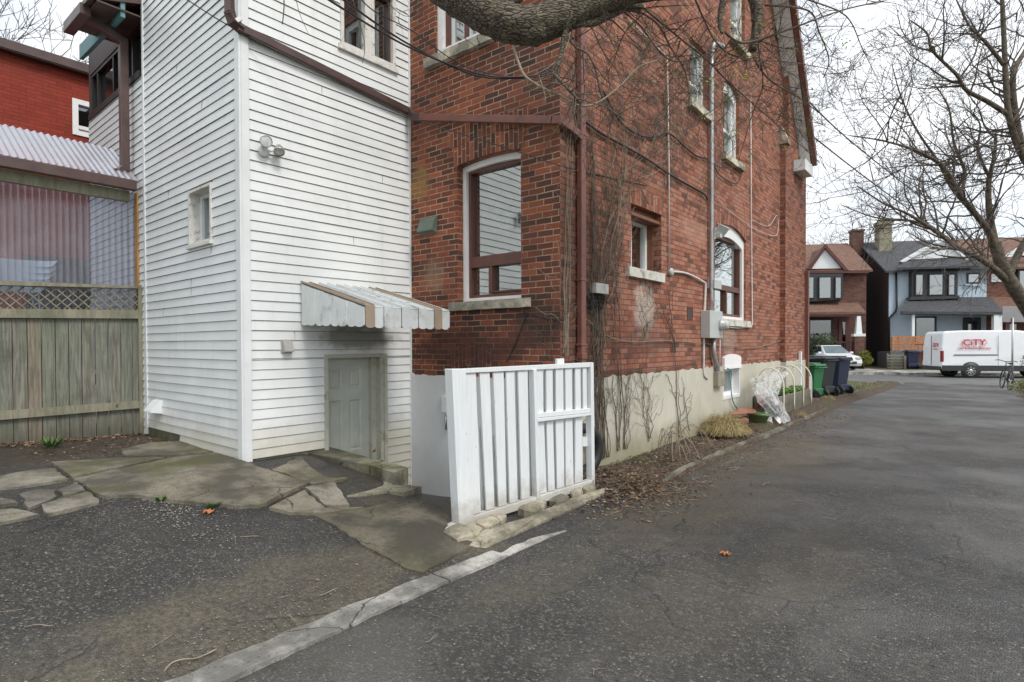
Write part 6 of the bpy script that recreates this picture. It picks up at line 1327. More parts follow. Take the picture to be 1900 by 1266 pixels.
for s in (-1,1):
    mb=MB(); mb.box(-.02,.06,s*.90 if s<0 else .90,s*.985 if s<0 else .985,.80,1.34); 
    mb.box(.0,.10,s*(W2-.02) if s>0 else -W2-.012,s*(W2+.012) if s>0 else -W2+.02,.80,1.34); mb.build('tail_light',paint('tail_light_red',(.22,.012,.012),.2,.1,30),van,bevel=.01)
mb=MB(); 
for x in (1.25+.6,3.3,3.35): pass
for x in (2.45,3.7): mb.box(x,x+.012,-W2-.003,-W2+.01,.62,1.75); mb.box(x,x+.012,-W2+.01,-W2+.02,1.75,2.1)
mb.box(.55,2.43,-W2-.012,-W2+.01,1.12,1.16); mb.build('door_lines',vb,van)
mb=MB(); mb.box(-.02,.0,-.01,.01,.6,2.1); mb.build('rear_door_seam',vb,van)
if 0:
    mb=MB(); mb.face([(-.012,-.85,1.45),(-.012,-.04,1.45),(.045,-.04,2.05),(.045,-.8,2.05)]); mb.face([(-.012,.04,1.45),(-.012,.85,1.45),(.045,.8,2.05),(.045,.04,2.05)])
mb=MB(); mb.pf([(4.1,-W2-.006,1.42),(4.85,-W2-.006,1.42),(4.42,-W2+.04,1.95),(4.1,-W2+.045,1.98)],[(0,1,2,3)]); mb.build('side_window',vg,van)
mb=MB(); mb.pf([(4.37,-.88,2.06),(4.37,.88,2.06),(4.99,.93,1.40),(4.99,-.93,1.40)],[(0,1,2,3)]); mb.build('windscreen',vg,van)
mb=MB(); mb.obox((4.75,-W2-.16,1.5),(.05,0,0),(0,.09,0),(0,0,.14)); mb.obox((4.78,-W2-.04,1.42),(.03,0,0),(0,.06,0),(0,0,.02)); mb.build('wing_mirror',vb,van,bevel=.02)
def text(s,size,F,u,z,d,mat,par,name='lettering',ext=.003,sx=1,bold=0,shear=0,align='CENTER'):
    cu=bpy.data.curves.new('t','FONT'); cu.body=s; cu.size=size; cu.extrude=ext; cu.align_x=align; cu.align_y='CENTER'; cu.offset=bold; cu.shear=shear
    o=bpy.data.objects.new('t',cu); scene.collection.objects.link(o); bpy.context.view_layer.update()
    me=o.to_mesh(); vs=[F.p(u+v.co.x*sx,z+v.co.y,d+v.co.z) for v in me.vertices]; fs=[tuple(p.vertices) for p in me.polygons]; o.to_mesh_clear(); bpy.data.objects.remove(o)
    mb=MB(); mb.pf(vs,fs); return mb.build(name,mat,par,fix=False)
red=paint('logo_red',(.55,.02,.04),.4,.05,9,0); FVn=Fr((0,-W2,0),(1,0,0),(0,-1,0))
mb=MB(); 
Z=1.72
pts=[(.92,Z-.15),(.88,Z+.02),(.96,Z+.18),(1.86,Z+.18),(1.96,Z+.04),(1.84,Z-.15)]
for i in range(len(pts)): 
    a,b=pts[i],pts[(i+1)%len(pts)]; mb.bar(FVn.p(*a,.012),FVn.p(*b,.012),.012,.02,up=(0,1,0))
mb.build('logo_outline',red,van)
text('CiTY',.40,FVn,1.42,Z+.015,.012,red,van,'logo',.004,1.15,.006,.0)
text('CAR & TRUCK RENTALS',.115,FVn,1.42,Z-.26,.012,red,van,'lettering',.003,1.15,.002)
FRr=Fr((0,0,0),(0,-1,0),(-1,0,0)); text('CiTY',.26,FRr,.42,1.62,.012,red,van,'logo',.004,1,.008); text('CAR & TRUCK',.07,FRr,.42,1.42,.014,red,van,'lettering',.003)
vp=P3(NF(32.7),1729,703); van.location=(vp.x+NN.x*W2,vp.y+NN.y*W2,-.225); van.rotation_euler=(0,0,math.atan2(EE.y,EE.x))
van.location=V(van.location)+EE*.42
# small white car seen from its front
car=thing('parked_car',(0,0,0),'small white hatchback facing the street beside a round yellow green bush','car')
cp=paint('white_car_paint',(.72,.74,.76),.25,.02,3,.03); cg=paint('windscreen_glass',(.16,.2,.22),.08,.15,2,0)
mb=MB(); prof=[(.1,.22),(.0,.4),(.04,.62),(.25,.78),(1.15,.93),(3.9,.95),(4.1,.8),(4.12,.35),(4.0,.22)]
sidebody(mb,prof,.84,.06,.6); mb.build('body',cp,car,bevel=.06)
mb=MB(); A=[(1.05,-.76,.9),(1.05,.76,.9),(3.95,.76,.92),(3.95,-.76,.92)]; B=[(1.85,-.58,1.42),(1.85,.58,1.42),(3.5,.6,1.44),(3.5,-.6,1.44)]; mb.hexa([A[0],A[3],A[2],A[1],B[0],B[3],B[2],B[1]]); mb.build('cabin',cp,car,bevel=.04)
def lp(p,q,t): return tuple(p[i]+(q[i]-p[i])*t for i in range(3))
mb=MB(); q=[lp(A[0],B[0],.08),lp(A[1],B[1],.08),lp(A[1],B[1],.92),lp(A[0],B[0],.92)]; q=[(x-.012,y*.94,z+.008) for x,y,z in q]; mb.face(q); mb.build('windscreen',cg,car)
for s in (0,1):
    i,j=(0,3) if s==0 else (1,2); mb=MB(); q=[lp(lp(A[i],A[j],.12),lp(B[i],B[j],.04),.12),lp(lp(A[i],A[j],.8),lp(B[i],B[j],.9),.12),lp(lp(A[i],A[j],.8),lp(B[i],B[j],.9),.88),lp(lp(A[i],A[j],.12),lp(B[i],B[j],.04),.88)]; sg=-1 if s==0 else 1; mb.face([(x,y+sg*.012,z) for x,y,z in q]); mb.build('side_window',vg,car)
    mb=MB(); mb.obox((.07,sg*.62,.66),(.05,0,0),(0,.15,0),(0,0,.075)); mb.build('headlight',paint('headlight_glass',(.45,.47,.48),.1,.2,30,0),car,bevel=.02)
    mb=MB(); mb.obox((1.35,sg*.93,.98),(.05,0,0),(0,.09,0),(0,0,.06)); mb.build('wing_mirror',cp,car,bevel=.02)
    for x in (.75,3.3): 
        mb=MB(); mb.lathe((x,sg*.72,.3),[(.17,-.09),(.28,-.1),(.3,-.07),(.3,.07),(.28,.1),(.17,.09)],20,axis=(0,sg,0)); wh=mb.build('wheel',M['black'],car); mb=MB(); mb.lathe((x,sg*.72,.3),[(0,.08),(.18,.085),(.19,.1)],16,axis=(0,sg,0)); mb.build('rim',M['steel'],wh)
mb=MB(); mb.obox((.0,0,.42),(.03,0,0),(0,.5,0),(0,0,.07)); mb.obox((.03,0,.63),(.02,0,0),(0,.3,0),(0,0,.03)); mb.build('grille',vb,car)
mb=MB(); mb.obox((-.035,0,.5),(.006,0,0),(0,.24,0),(0,0,.06)); mb.build('number_plate',paint('plate_white',(.6,.62,.66),.5),car)
cpt=P3(NF(36.6),1573,692); car.location=(cpt.x,cpt.y,-.03)
vv=V(at(1572,690,33)); car.rotation_euler=(0,0,math.atan2(NN.y,NN.x)+R_(10))
# ---------------------------------------------------------------- bushes across the street
def leafm(name,cols,rough=.7):
    b=NB(name); oi=b.n('TexWhiteNoise',0,noise_dimensions='3D',Vector=b.n('VectorMath',operation='SNAP',i0=b.pos(),i1=(.09,.09,.09))); n=b.noise(2.5,4,.6); b.set(b.ramp(b.ma('ADD',b.ma('MULTIPLY',oi,.6),b.ma('MULTIPLY',b.ma('SUBTRACT',n,.3),1.0)),[(i/(len(cols)-1),q) for i,q in enumerate(cols)]),rough); return b.mat
def bush(name,c,r,n,size,cols,lab,lumps=7,cat='bush',stems=4):
    t=thing(name,(c[0],c[1],c[2]-r[2]),lab,cat); mb=MB()
    for k in range(lumps):
        a=random.uniform(0,6.28); zz=random.uniform(-.5,.75); q=V((math.cos(a)*.5*r[0]*(1-abs(zz)*.5),math.sin(a)*.5*r[1]*(1-abs(zz)*.5),zz*.6*r[2])); leaves(mb,V(c)+q,(r[0]*.55,r[1]*.55,r[2]*.5),n//lumps,size,shell=.55)
    mb.build('foliage',leafm(name+'_leaves',cols),t,fix=False)
    mb=MB()
    for k in range(stems): a=random.uniform(0,6.28); mb.tube([(c[0]+.1*math.cos(a),c[1]+.1*math.sin(a),c[2]-r[2]),(c[0]+r[0]*.4*math.cos(a),c[1]+r[1]*.4*math.sin(a),c[2]+r[2]*.3)],[.03,.012],5)
    mb.build('stems',M['bark'],t)
def barkm():
    b=NB('bark'); p=b.pos(); q=b.n('VectorMath',operation='MULTIPLY',i0=p,i1=(16,16,16)); n=b.noise(1,8,.7,vec=q); v=b.vor(1,vec=b.n('VectorMath',operation='MULTIPLY',i0=p,i1=(30,30,30))); c=b.ramp(n,[(.3,(.035,.028,.02)),(.5,(.11,.09,.065)),(.72,(.22,.19,.145))]); b.bump(b.ma('ADD',n,b.ma('MULTIPLY',v,.3)),.8,.02); return b.set(c,.9)
M['bark']=barkm()
c=P3(NF(39.4),1520,640); bush('conifer_bush',(c.x,c.y,1.15),(1.3,1.1,1.35),5200,.07,[(.012,.02,.008),(.03,.05,.015),(.06,.09,.03),(.10,.12,.05)],'tall dark green evergreen bush in front of the gabled brick house porch',9)
c=P3(NF(38.6),1598,660); bush('round_bush',(c.x,c.y,.52),(.62,.6,.62),2600,.05,[(.05,.06,.01),(.14,.16,.02),(.26,.27,.04)],'rounded yellow green bush right of the small white car',6)
# low fence, bins across the street
F_=NF(37.9); t=thing('front_fence',P3(F_,1665,690),'low weathered slatted fence in front of the blue house','fence')
mb=MB(); u0,u1=F_.pu(1647,670),F_.pu(1676,670); z1=F_.pz(1660,656)
for k in range(5): z=.05+k*(z1-.05)/5; mb.lb(F_,u0,u1,z,z+.09,0,.03)
for u in (u0,(u0+u1)/2,u1): mb.lb(F_,u-.03,u+.03,0,z1,-.05,0)
mb.build('slats',M['wcap'],t); mb=MB(); u=F_.pu(1678.5,670); mb.lb(F_,u-.06,u+.06,0,F_.pz(1678,660),-.05,.07); mb.build('gate_post',M['w3'],t)
q=P3(NF(38.6),1690,688); bin_('far_bin',(.02,.03,.075),(.02,.03,.07),1.1,.6,.7,(q.x,q.y,.0),math.atan2(EE.y,EE.x),'blue bin standing behind the low slatted fence across the street',group=None)
q=P3(NF(38.8),1705,688); bin_('far_bin',(.11,.06,.045),(.09,.05,.04),1.05,.6,.7,(q.x,q.y,.0),math.atan2(EE.y,EE.x),'brown bin beside the blue bin below the cedar porch railing',group=None)
# ---------------------------------------------------------------- street sign pole and bicycle
sp=V(onz(1878,722,-.1)); sp=V((sp.x,sp.y,-.12)); sg=thing('street_sign',sp[:],'grey street name blade on a thin pole seen from behind near the bicycle','sign')
tz=proj(*sp)[2]; FT=Fr(sp,Rw,-Fw)
mb=MB(); ztp=onx(0,0,1)[2] if 0 else at(1878,590,tz)[2]; mb.tube([sp,(sp.x,sp.y,ztp)],.03,8); mb.build('pole',M['steel'],sg)
mb=MB(); a=V(at(1860,569,tz)); b=V(at(1925,598,tz)); hh=(a.z-b.z)/2; c=(a+b)/2; mb.obox(c,V((b.x-a.x,b.y-a.y,0))/2,Fw*.012,(0,0,hh)); mb.build('sign_blade',paint('sign_back_grey',(.27,.27,.28),.45,.08,4),sg,bevel=.01)
by=thing('bicycle',(0,0,0),'dark bicycle leaning against the street sign pole at the drive edge','bicycle'); mbt=MB()
def torus(c,R,r,ax,n=28,k=6):
    mb=MB(); mb.lathe(c,[(R+r*math.cos(2*math.pi*i/k),r*math.sin(2*math.pi*i/k)) for i in range(k+1)],n,axis=ax); return mb
for x in (-.52,.52):
    wb_=torus((x,0,.34),.32,.02,(0,1,0)).build('wheel',M['black'],by)
    mb=MB(); 
    for k in range(12): a=k*math.pi/6; mb.tube([(x,0,.34),(x+.31*math.cos(a),0,.34+.31*math.sin(a))],.002,3)
    mb.tube([(x,-.04,.34),(x,.04,.34)],.02,6); mb.build('spokes',M['steel'],wb_)
mb=MB(); J=dict(bb=(-.05,0,.30),st=(-.18,0,.80),hd=(.36,0,.78),hl=(.40,0,.66),ra=(-.52,0,.34),fa=(.52,0,.34))
for a,b in (('bb','st'),('st','hd'),('bb','hl'),('bb','ra'),('st','ra'),('hl','fa'),('hd','hl')): mb.tube([J[a],J[b]],.017,6)
mb.build('frame',paint('dark_bike_paint',(.04,.05,.06),.35,.1,9),by)
mb=MB(); mb.tube(smooth([V((.34,-.3,.98)),V((.42,-.2,1.0)),V((.36,0,.96)),V((.42,.2,1.0)),V((.34,.3,.98))]),.014,6); mb.tube([(.36,0,.78),(.36,0,.96)],.014,6); mb.build('handlebar',M['black'],by)
mb=MB(); mb.tube([(-.18,0,.80),(-.2,0,.9)],.013,6); mb.lathe((-.2,0,.92),[(0,-.03),(.08,-.02),(.09,.0),(.05,.02),(0,.025)],12); mb.build('saddle',M['black'],by)
mb=MB(); mb.tube([(-.05,-.12,.30),(-.05,.12,.30)],.012,6); mb.lathe((-.05,-.05,.30),[(0,-.01),(.09,-.01),(.09,.01),(0,.01)],14,axis=(0,1,0)); mb.obox((.06,-.12,.2),(.04,0,0),(0,.04,0),(0,0,.01)); mb.obox((-.16,.12,.4),(.04,0,0),(0,.04,0),(0,0,.01)); mb.build('cranks',M['steel'],by)
q=V(onz(1868,722,-.1)); by.location=(q.x-.05,q.y-.25,-.11); by.rotation_euler=(R_(6),0,R_(100))
# ---------------------------------------------------------------- trees
def branch(mb,p,d,L,r,lv,spread=.6,seg=6,up=.06,sub=(3,5),taper=.35,twig=None,gn=.16,minr=.004):
    """one limb and its side shoots, gently wandering"""
    pts=[p]; q=p.copy(); d=d.normalized(); rs=[r]
    for i in range(seg):
        d=(d+V((random.gauss(0,gn),random.gauss(0,gn),random.gauss(0,gn)+up))).normalized(); q=q+d*(L/seg); pts.append(q.copy()); rs.append(max(minr*.6,r*(1-(1-taper)*(i+1)/seg)))
    mb.tube(pts,rs,5 if r>.02 else 3,cap=False)
    if lv<=0: return pts
    n=random.randint(*sub)
    for k in range(n):
        t=random.uniform(.25,1); i=min(int(t*seg),seg-1); b=pts[i].lerp(pts[i+1],t*seg-i); dd=(pts[i+1]-pts[i]).normalized(); s=V((random.gauss(0,1),random.gauss(0,1),random.gauss(0,1))); s=(s-dd*s.dot(dd)).normalized()
        branch(mb,b,dd*(1-spread*.6)+s*spread,L*random.uniform(.45,.75),max(minr,rs[i]*random.uniform(.45,.65)),lv-1,spread,max(3,seg-1),up,sub,taper,twig,gn,minr)
    return pts
def limbpx(mb,path,r0,r1,n=10,m=0,sub=6,wob=.0):
    P=smooth([V(at(*p)) for p in path],sub); N=len(P)
    rr=[(r0+(r1-r0)*(i/(N-1)))*(1+wob*mnoise.noise(V((i*.6,r0*50,0)))) for i in range(N)]
    mb.tube(P,rr,n,m); return P,rr
def shoots(mb,P,rr,n,L,lv,r=.012,lo=.1,hi=1,up=.05,spread=.8,bias=None,seg=6,sub=(2,4),minr=.003,gn=.16):
    for k in range(n):
        t=random.uniform(lo,hi)*(len(P)-1); i=min(int(t),len(P)-2); b=P[i].lerp(P[i+1],t-i); dd=(P[i+1]-P[i]).normalized(); s=V((random.gauss(0,1),random.gauss(0,1),random.gauss(0,1)))
        if bias: s+=V(bias)
        s=(s-dd*s.dot(dd)*.7).normalized(); branch(mb,b,dd*(1-spread)+s*spread,L*random.uniform(.5,1.2),min(r*random.uniform(.7,1.2),rr[i]*.7),lv,.6,seg,up,sub,.35,None,gn,minr)
# overhanging limb in the foreground
def bark2():
    b=NB('ridged_bark'); p=b.co('UV'); p2=b.pos(); X_,Y_,Z_=b.sep(p2); q=b.comb(b.ma('MULTIPLY',b.ma('ADD',X_,Y_),3.2),b.ma('MULTIPLY',b.ma('SUBTRACT',X_,Y_),17.0),b.ma('MULTIPLY',Z_,22.0)); n=b.noise(1.6,9,.72,vec=q,dist=1.2); v=b.vor(2.2,vec=q,feature='DISTANCE_TO_EDGE'); c=b.ramp(n,[(.3,(.05,.04,.028)),(.46,(.19,.155,.11)),(.66,(.38,.33,.25))]); c=b.mix(b.sstep(v,.12,.0),c,(.03,.024,.018)); c=b.mix(b.ma('MULTIPLY',b.sstep(b.noise(1.2,4,.6),.5,.7),.4),c,(.10,.11,.05)); b.bump(b.ma('ADD',b.ma('MULTIPLY',n,1.2),b.ma('MULTIPLY',b.sstep(v,0,.2),.6)),1.0,.03); return b.set(c,.92)
M['bark2']=bark2(); M['twig']=paint('grey_twig_bark',(.13,.10,.075),.85,.4,14,.2); M['twigl']=paint('tan_twig_bark',(.28,.23,.17),.8,.3,14,.2)
ot=thing('street_tree',(3.4,3.6,0),'big old tree whose thick ridged limb hangs across the top of the view','tree')
mb=MB()
P,rr=limbpx(mb,[(700,-120,4.6),(800,-45,4.5),(870,5,4.45),(930,38,4.42),(985,48,4.4),(1040,30,4.42),(1110,-5,4.5),(1200,-28,4.65),(1330,-35,4.9),(1460,-60,5.2)],.16,.11,18,sub=8,wob=.12)
tp=V((3.4,3.6,0)); mb.tube(smooth([tp,V((3.35,3.7,1.5)),V((3.2,3.9,3.2)),V((2.6,4.2,4.6)),V((1.4,4.9,5.4)),P[-1]],6),[.34]*8+[.3]*8+[.24]*8+[.15]*7,14)
Pk,_=limbpx(mb,[(925,10,4.42),(955,-5,4.4),(980,-30,4.38)],.07,.05,10)
mb.lathe(V(at(992,62,4.4)),[(0,-.09),(.09,-.05),(.13,0),(.1,.06),(0,.1)],12,axis=(0,.3,-1))
mb.build('trunk',M['bark2'],ot)
mb=MB()
P1,r1=limbpx(mb,[(1040,60,4.4),(1062,45,4.42),(1100,42,4.5),(1130,30,4.6),(1165,15,4.8),(1190,12,5)],.035,.025,9,wob=.2)
mb.build('side_limb',M['bark2'],ot); mb=MB()
P2,r2=limbpx(mb,[(1050,50,4.4),(1045,80,4.38),(1040,105,4.35),(1026,145,4.3)],.025,.018,8,wob=.3)
mb.build('broken_limb',M['bark2'],ot); mb=MB()
P3_,r3=limbpx(mb,[(1400,-5,5.0),(1405,25,5.0),(1403,60,5.0),(1396,93,4.98)],.055,.035,10,wob=.25)
mb.build('broken_limb',M['bark2'],ot); mb=MB()
P4,r4=limbpx(mb,[(1345,-10,4.9),(1338,20,4.88),(1336,45,4.85),(1340,62,4.8)],.035,.012,8,wob=.2)
mb.build('broken_limb',M['bark2'],ot)
mb=MB()
def T(path,r0,r1): 
    return limbpx(mb,path,r0,r1,5,sub=6)
a=T([(952,85,4.4),(960,110,4.38),(975,142,4.35),(1010,165,4.35),(1040,178,4.35),(1075,196,4.35),(1110,190,4.4),(1150,160,4.45),(1185,125,4.5),(1220,112,4.6)],.012,.005)
T([(1058,60,4.4),(1050,90,4.38),(1025,120,4.35),(990,140,4.33)],.005,.003); T([(1000,140,4.34),(1010,172,4.33),(1013,192,4.32)],.004,.003)
mb.build('pale_twig',M['twigl'],ot)
mb=MB()
tw=[T([(1030,140,4.3),(1060,172,4.32),(1078,192,4.35)],.014,.008),T([(1043,50,4.4),(1065,85,4.42),(1090,100,4.45),(1105,130,4.5),(1115,175,4.55),(1130,200,4.6),(1160,225,4.7)],.010,.005),
T([(1175,15,5),(1220,45,5),(1245,90,5.1),(1270,130,5.2),(1278,175,5.2)],.010,.005),T([(1190,12,5),(1260,70,5.0),(1310,110,5.1),(1360,160,5.2),(1440,230,5.4),(1520,300,5.6)],.010,.003),
T([(1396,80,5),(1400,110,5),(1430,150,5.1),(1480,180,5.3),(1520,210,5.5)],.010,.004),T([(1345,60,4.8),(1380,80,4.9),(1450,60,5.1),(1560,20,5.6),(1640,2,6)],.012,.006),
T([(1420,10,5.2),(1500,20,5.4),(1520,60,5.5),(1538,110,5.6),(1528,145,5.6)],.009,.005),T([(1405,70,5),(1410,110,5),(1415,160,5.1),(1395,215,5.2),(1370,300,5.3)],.008,.003),
T([(1200,20,5),(1160,60,5),(1140,110,5.1),(1120,150,5.1)],.007,.003),T([(1110,-5,4.6),(1180,40,4.8),(1240,110,5),(1300,105,5.1),(1400,70,5.2)],.008,.004),
T([(1500,0,5.5),(1570,30,5.8),(1600,90,6),(1625,140,6.2)],.008,.003),T([(1290,0,5),(1330,80,5.1),(1380,110,5.2),(1460,115,5.4),(1550,130,5.8)],.008,.003),
T([(1380,160,5.2),(1330,200,5.2),(1290,225,5.2),(1250,265,5.2)],.005,.002),T([(1440,230,5.4),(1470,190,5.4),(1540,200,5.5)],.005,.002)]
for (Q,r_) in tw: shoots(mb,Q,r_,20,.42,2,.006,.05,1,.0,.8,None,5,(2,3),.0022,.13)
shoots(mb,P1,r1,10,.5,2,.008,.2,1,-.03,.8,(0,0,-.6),6,(2,3),.0022)
for x,y,l in ((522,-12,4.1),(548,-10,4.1),(672,8,4.6),(745,-5,4.8)): pass
T([(525,-20,4.2),(527,10,4.2),(524,45,4.2)],.005,.004); T([(545,-20,4.2),(556,25,4.2),(572,62,4.2)],.003,.0015); T([(655,0,4.8),(672,60,4.8),(677,92,4.8),(672,118,4.8)],.004,.002)
q_=T([(700,-20,4.8),(720,5,4.9),(752,30,5),(790,20,5)],.004,.002); shoots(mb,*q_,8,.2,1,.002,minr=.0015)
q_=T([(860,70,4.9),(880,85,4.9),(890,100,4.9)],.004,.002); 
mb.build('twigs',M['twig'],ot)
mb=MB()
for (Q,r_) in tw[2:]:
    for _ in range(5):
        p=random.choice(Q)+V((random.gauss(0,.15),random.gauss(0,.15),random.gauss(0,.15))); leaves(mb,p,(.05,.05,.05),11,.015)
mb.build('young_leaves',leafm('spring_leaves',[(.10,.12,.015),(.30,.34,.05),(.42,.45,.10)]),ot,fix=False)
# large bare tree at the right
rt=thing('bare_tree',at(1935,745,14.5)[:2]+(0,),'large bare spreading tree at the right edge in front of the far houses','tree')
mb=MB(); T0=14.0
m1=limbpx(mb,[(1960,760,14.3),(1945,650,14.2),(1915,585,14),(1882,535,13.9),(1858,490,13.8),(1846,450,13.8)],.19,.12,14,wob=.1)
l1=limbpx(mb,[(1850,470,13.8),(1835,430,13.7),(1812,400,13.6),(1782,362,13.4),(1758,320,13.3),(1737,299,13.2),(1696,278,13),(1636,261,12.8),(1577,252,12.6)],.085,.011,9,wob=.1)
l2=limbpx(mb,[(1895,550,14),(1862,515,13.8),(1840,495,13.6),(1810,475,13.5),(1780,461,13.4),(1750,440,13.3),(1720,419,13.1),(1680,395,12.9),(1640,378,12.8),(1590,345,12.6)],.09,.011,9,wob=.1)
l3=limbpx(mb,[(1848,460,13.8),(1838,410,13.9),(1834,370,14),(1836,330,14),(1845,290,14.1),(1848,250,14.2)],.085,.03,8,wob=.1)
l4=limbpx(mb,[(1870,515,13.9),(1890,470,14),(1915,430,14.1),(1950,390,14.2)],.09,.06,8)
l5=limbpx(mb,[(1960,420,13.5),(1925,330,13.3),(1895,285,13.2),(1872,215,13),(1866,139,13),(1862,52,13),(1858,-30,13)],.09,.04,9,wob=.1)
l6=limbpx(mb,[(1874,215,13),(1835,190,13),(1793,167,12.8),(1775,139,12.7),(1730,94,12.6),(1720,62,12.5),(1689,38,12.5)],.06,.012,7)
l7=limbpx(mb,[(1900,290,13.2),(1885,220,13.3),(1880,140,13.3),(1905,90,13.4),(1925,40,13.4)],.08,.04,7)
l8=limbpx(mb,[(1814,402,13.6),(1770,355,13.9),(1740,300,14),(1700,240,14),(1672,180,14),(1655,120,14)],.05,.010,6)
l9=limbpx(mb,[(1782,362,13.4),(1790,320,13.6),(1770,265,13.6),(1760,200,13.7),(1730,150,13.7)],.045,.010,6)
l10=limbpx(mb,[(1836,330,14),(1815,280,14),(1818,230,14.2),(1790,200,14.2)],.04,.010,6)
l11=limbpx(mb,[(1862,120,13),(1830,80,12.9),(1800,50,12.8),(1770,-10,12.8)],.05,.012,6)
l12=limbpx(mb,[(1720,419,13.1),(1690,410,13),(1650,408,13),(1610,400,12.9),(1560,380,12.8)],.03,.008,6)
mb.build('trunk',M['bark'],rt)
mb=MB()
for (Q,r_),n,L in ((l1,34,1.5),(l2,34,1.5),(l3,12,1.5),(l5,26,1.6),(l6,20,1.3),(l7,16,1.4),(l8,20,1.2),(l9,14,1.2),(l10,10,1.1),(l11,14,1.2),(l12,12,1.0),(l4,10,1.6)):
    shoots(mb,Q,r_,n,L,2,.024,.15,1,.05,.75,(-.3,0,.25),7,(3,4),.006,.15)
mb.build('twigs',paint('dark_twig_bark',(.12,.10,.085),.9,.3,6,.1),rt)
def far_tree(x,y,t,h,r,lab,lv=4,spread=.75,seed=1,lean=(0,0)):
    random.seed(seed); b=V(at(x,y,t)); base=V((b.x,b.y,0)); tr=thing('far_tree',base[:],lab,'tree',None); mb=MB(); P=branch(mb,base,V((lean[0],lean[1],1)),h*.45,r,0,.3,6,.3,taper=.75,gn=.05); mb.build('trunk',M['bark'],tr)
    mb=MB()
    for k in range(8):
        i=random.randint(3,5); s=V((random.gauss(0,1),random.gauss(0,1),random.uniform(.3,1.4))).normalized(); branch(mb,P[i].lerp(P[i+1],random.random()),s,h*random.uniform(.28,.42),r*.45,lv,spread,6,.10,(3,4),.35,None,.15,.012)
    mb.build('crown',paint('grey_brown_twigs',(.16,.135,.115),.9,.3,2,.1),tr)
far_tree(1535,640,62,17,.35,'bare tree rising behind the gabled brick house across the street',3,seed=4)
far_tree(1605,640,66,18,.35,'bare tree behind the gap between the far houses',3,seed=9)
far_tree(1700,640,70,16,.3,'hazy bare tree showing above the blue house roof',3,seed=12)
far_tree(1475,640,58,16,.3,'bare tree mostly hidden behind the house corner on the far side',3,seed=15)
far_tree(112,500,19,14.5,.38,'tall bare tree with a thick forked trunk behind the red house',4,.55,seed=21,lean=(-.05,0))
far_tree(20,500,24,14,.25,'thin bare tree at the left edge behind the red house',4,.6,seed=27)
far_tree(148,500,23,13.5,.25,'smaller bare tree close to the neighbouring eave',3,.6,seed=33)
random.seed(77)
# ---------------------------------------------------------------- climbing vine stems on the walls
def vine(name,strands,lab,F=FS,mats='twig',r=.005,hairs=2):
    mb=MB()
    for (x0,y0,x1,y1,w,k) in strands:
        u0,z0=F.px(x0,y0,.02); u1,z1=F.px(x1,y1,.02)
        for j in range(k):
            n=22; a=random.uniform(0,50); ua,ub=u0+random.uniform(-w,w),u1+random.uniform(-w,w); zz=z1-(z1-z0)*random.uniform(0,.35)*(j>0); P=[]
            for i in range(n+1):
                t=i/n; P.append(F.p(ua+(ub-ua)*t+nz(a,t*5,1,w*1.3)+nz(a,t*22,1,w*.25),z0+(zz-z0)*t,.026+abs(nz(a,t*7,1,.03))))
            rj=r*random.uniform(.5,1.3); mb.tube(P,[rj*(1-.6*i/n) for i in range(n+1)],4,cap=False)
            for h in range(hairs):
                i=random.randint(3,n-2); d=F.e*random.choice((-1,1))*random.uniform(.4,1)+V((0,0,random.uniform(.2,1))); Q=[P[i]]
                for s_ in range(6): Q.append(Q[-1]+(d+F.e*random.gauss(0,.5)+V((0,0,random.gauss(0,.4)))).normalized()*.09); 
                mb.tube(Q,rj*.45,3,cap=False)
    return mb.build(name,M[mats],None,label=lab,cat='vine',group=None,fix=False)
vine('climbing_vine',[(1114,852,1098,140,.10,9),(1106,858,1092,200,.05,4),(1124,850,1100,420,.14,5)],'thickest bundle of bare vine stems climbing beside the brown downpipe',r=.0065,hairs=4)
vine('climbing_vine',[(1150,835,1130,300,.10,5),(1163,832,1165,640,.08,5)],'loose bare vine stems rising between the cable box and the small window',r=.005,hairs=4)
vine('climbing_vine',[(1200,820,1195,560,.10,3),(1210,812,1180,655,.12,4)],'thin vine stems spreading over the stucco below the small window sill',r=.004,hairs=4)
vine('climbing_vine',[(1262,812,1253,655,.06,2),(1252,655,1235,540,.05,2),(1276,800,1262,700,.06,1)],'single dark twisting vine on the stucco left of the meter conduit',r=.008,hairs=2)
vine('climbing_vine',[(1052,660,1058,120,.05,5),(1046,655,1050,250,.04,3)],'pale vine strands on the house corner left of the brown downpipe',mats='twigl',r=.0045,hairs=3)
vine('creeper_stems',[(1120,640,1165,60,.2,6),(1200,340,1290,120,.4,6),(1140,600,1150,230,.2,4)],'pale wandering dead creeper stems over the middle of the side wall',mats='twigl',r=.0045,hairs=5)
vine('climbing_vine',[(1112,650,1140,90,.18,14),(1128,560,1190,30,.16,10),(1165,365,1260,60,.35,10),(1215,350,1340,60,.5,10),(1280,400,1390,90,.5,7),(1190,640,1240,420,.35,5)],'wide net of dead vine stems over the upper side wall',r=.0045,hairs=6)
vine('climbing_vine',[(1020,640,985,600,.08,1),(1010,668,1030,470,.08,3)],'few thin dark vine stems over the sooty bricks right of the big sill',F=FB,r=.0035,hairs=2)
wire('trailing_stem',FS,[(1080,585),(1130,625),(1180,635),(1240,632),(1330,640),(1400,645),(1450,632)],.006,.03,M['twigl'],'long pale vine stem trailing sideways across the lower side wall','vine')
wire('trailing_stem',FS,[(1098,690),(1180,688),(1260,680),(1320,660)],.005,.03,M['twig'],'dark thin stem trailing just above the stucco edge','vine')
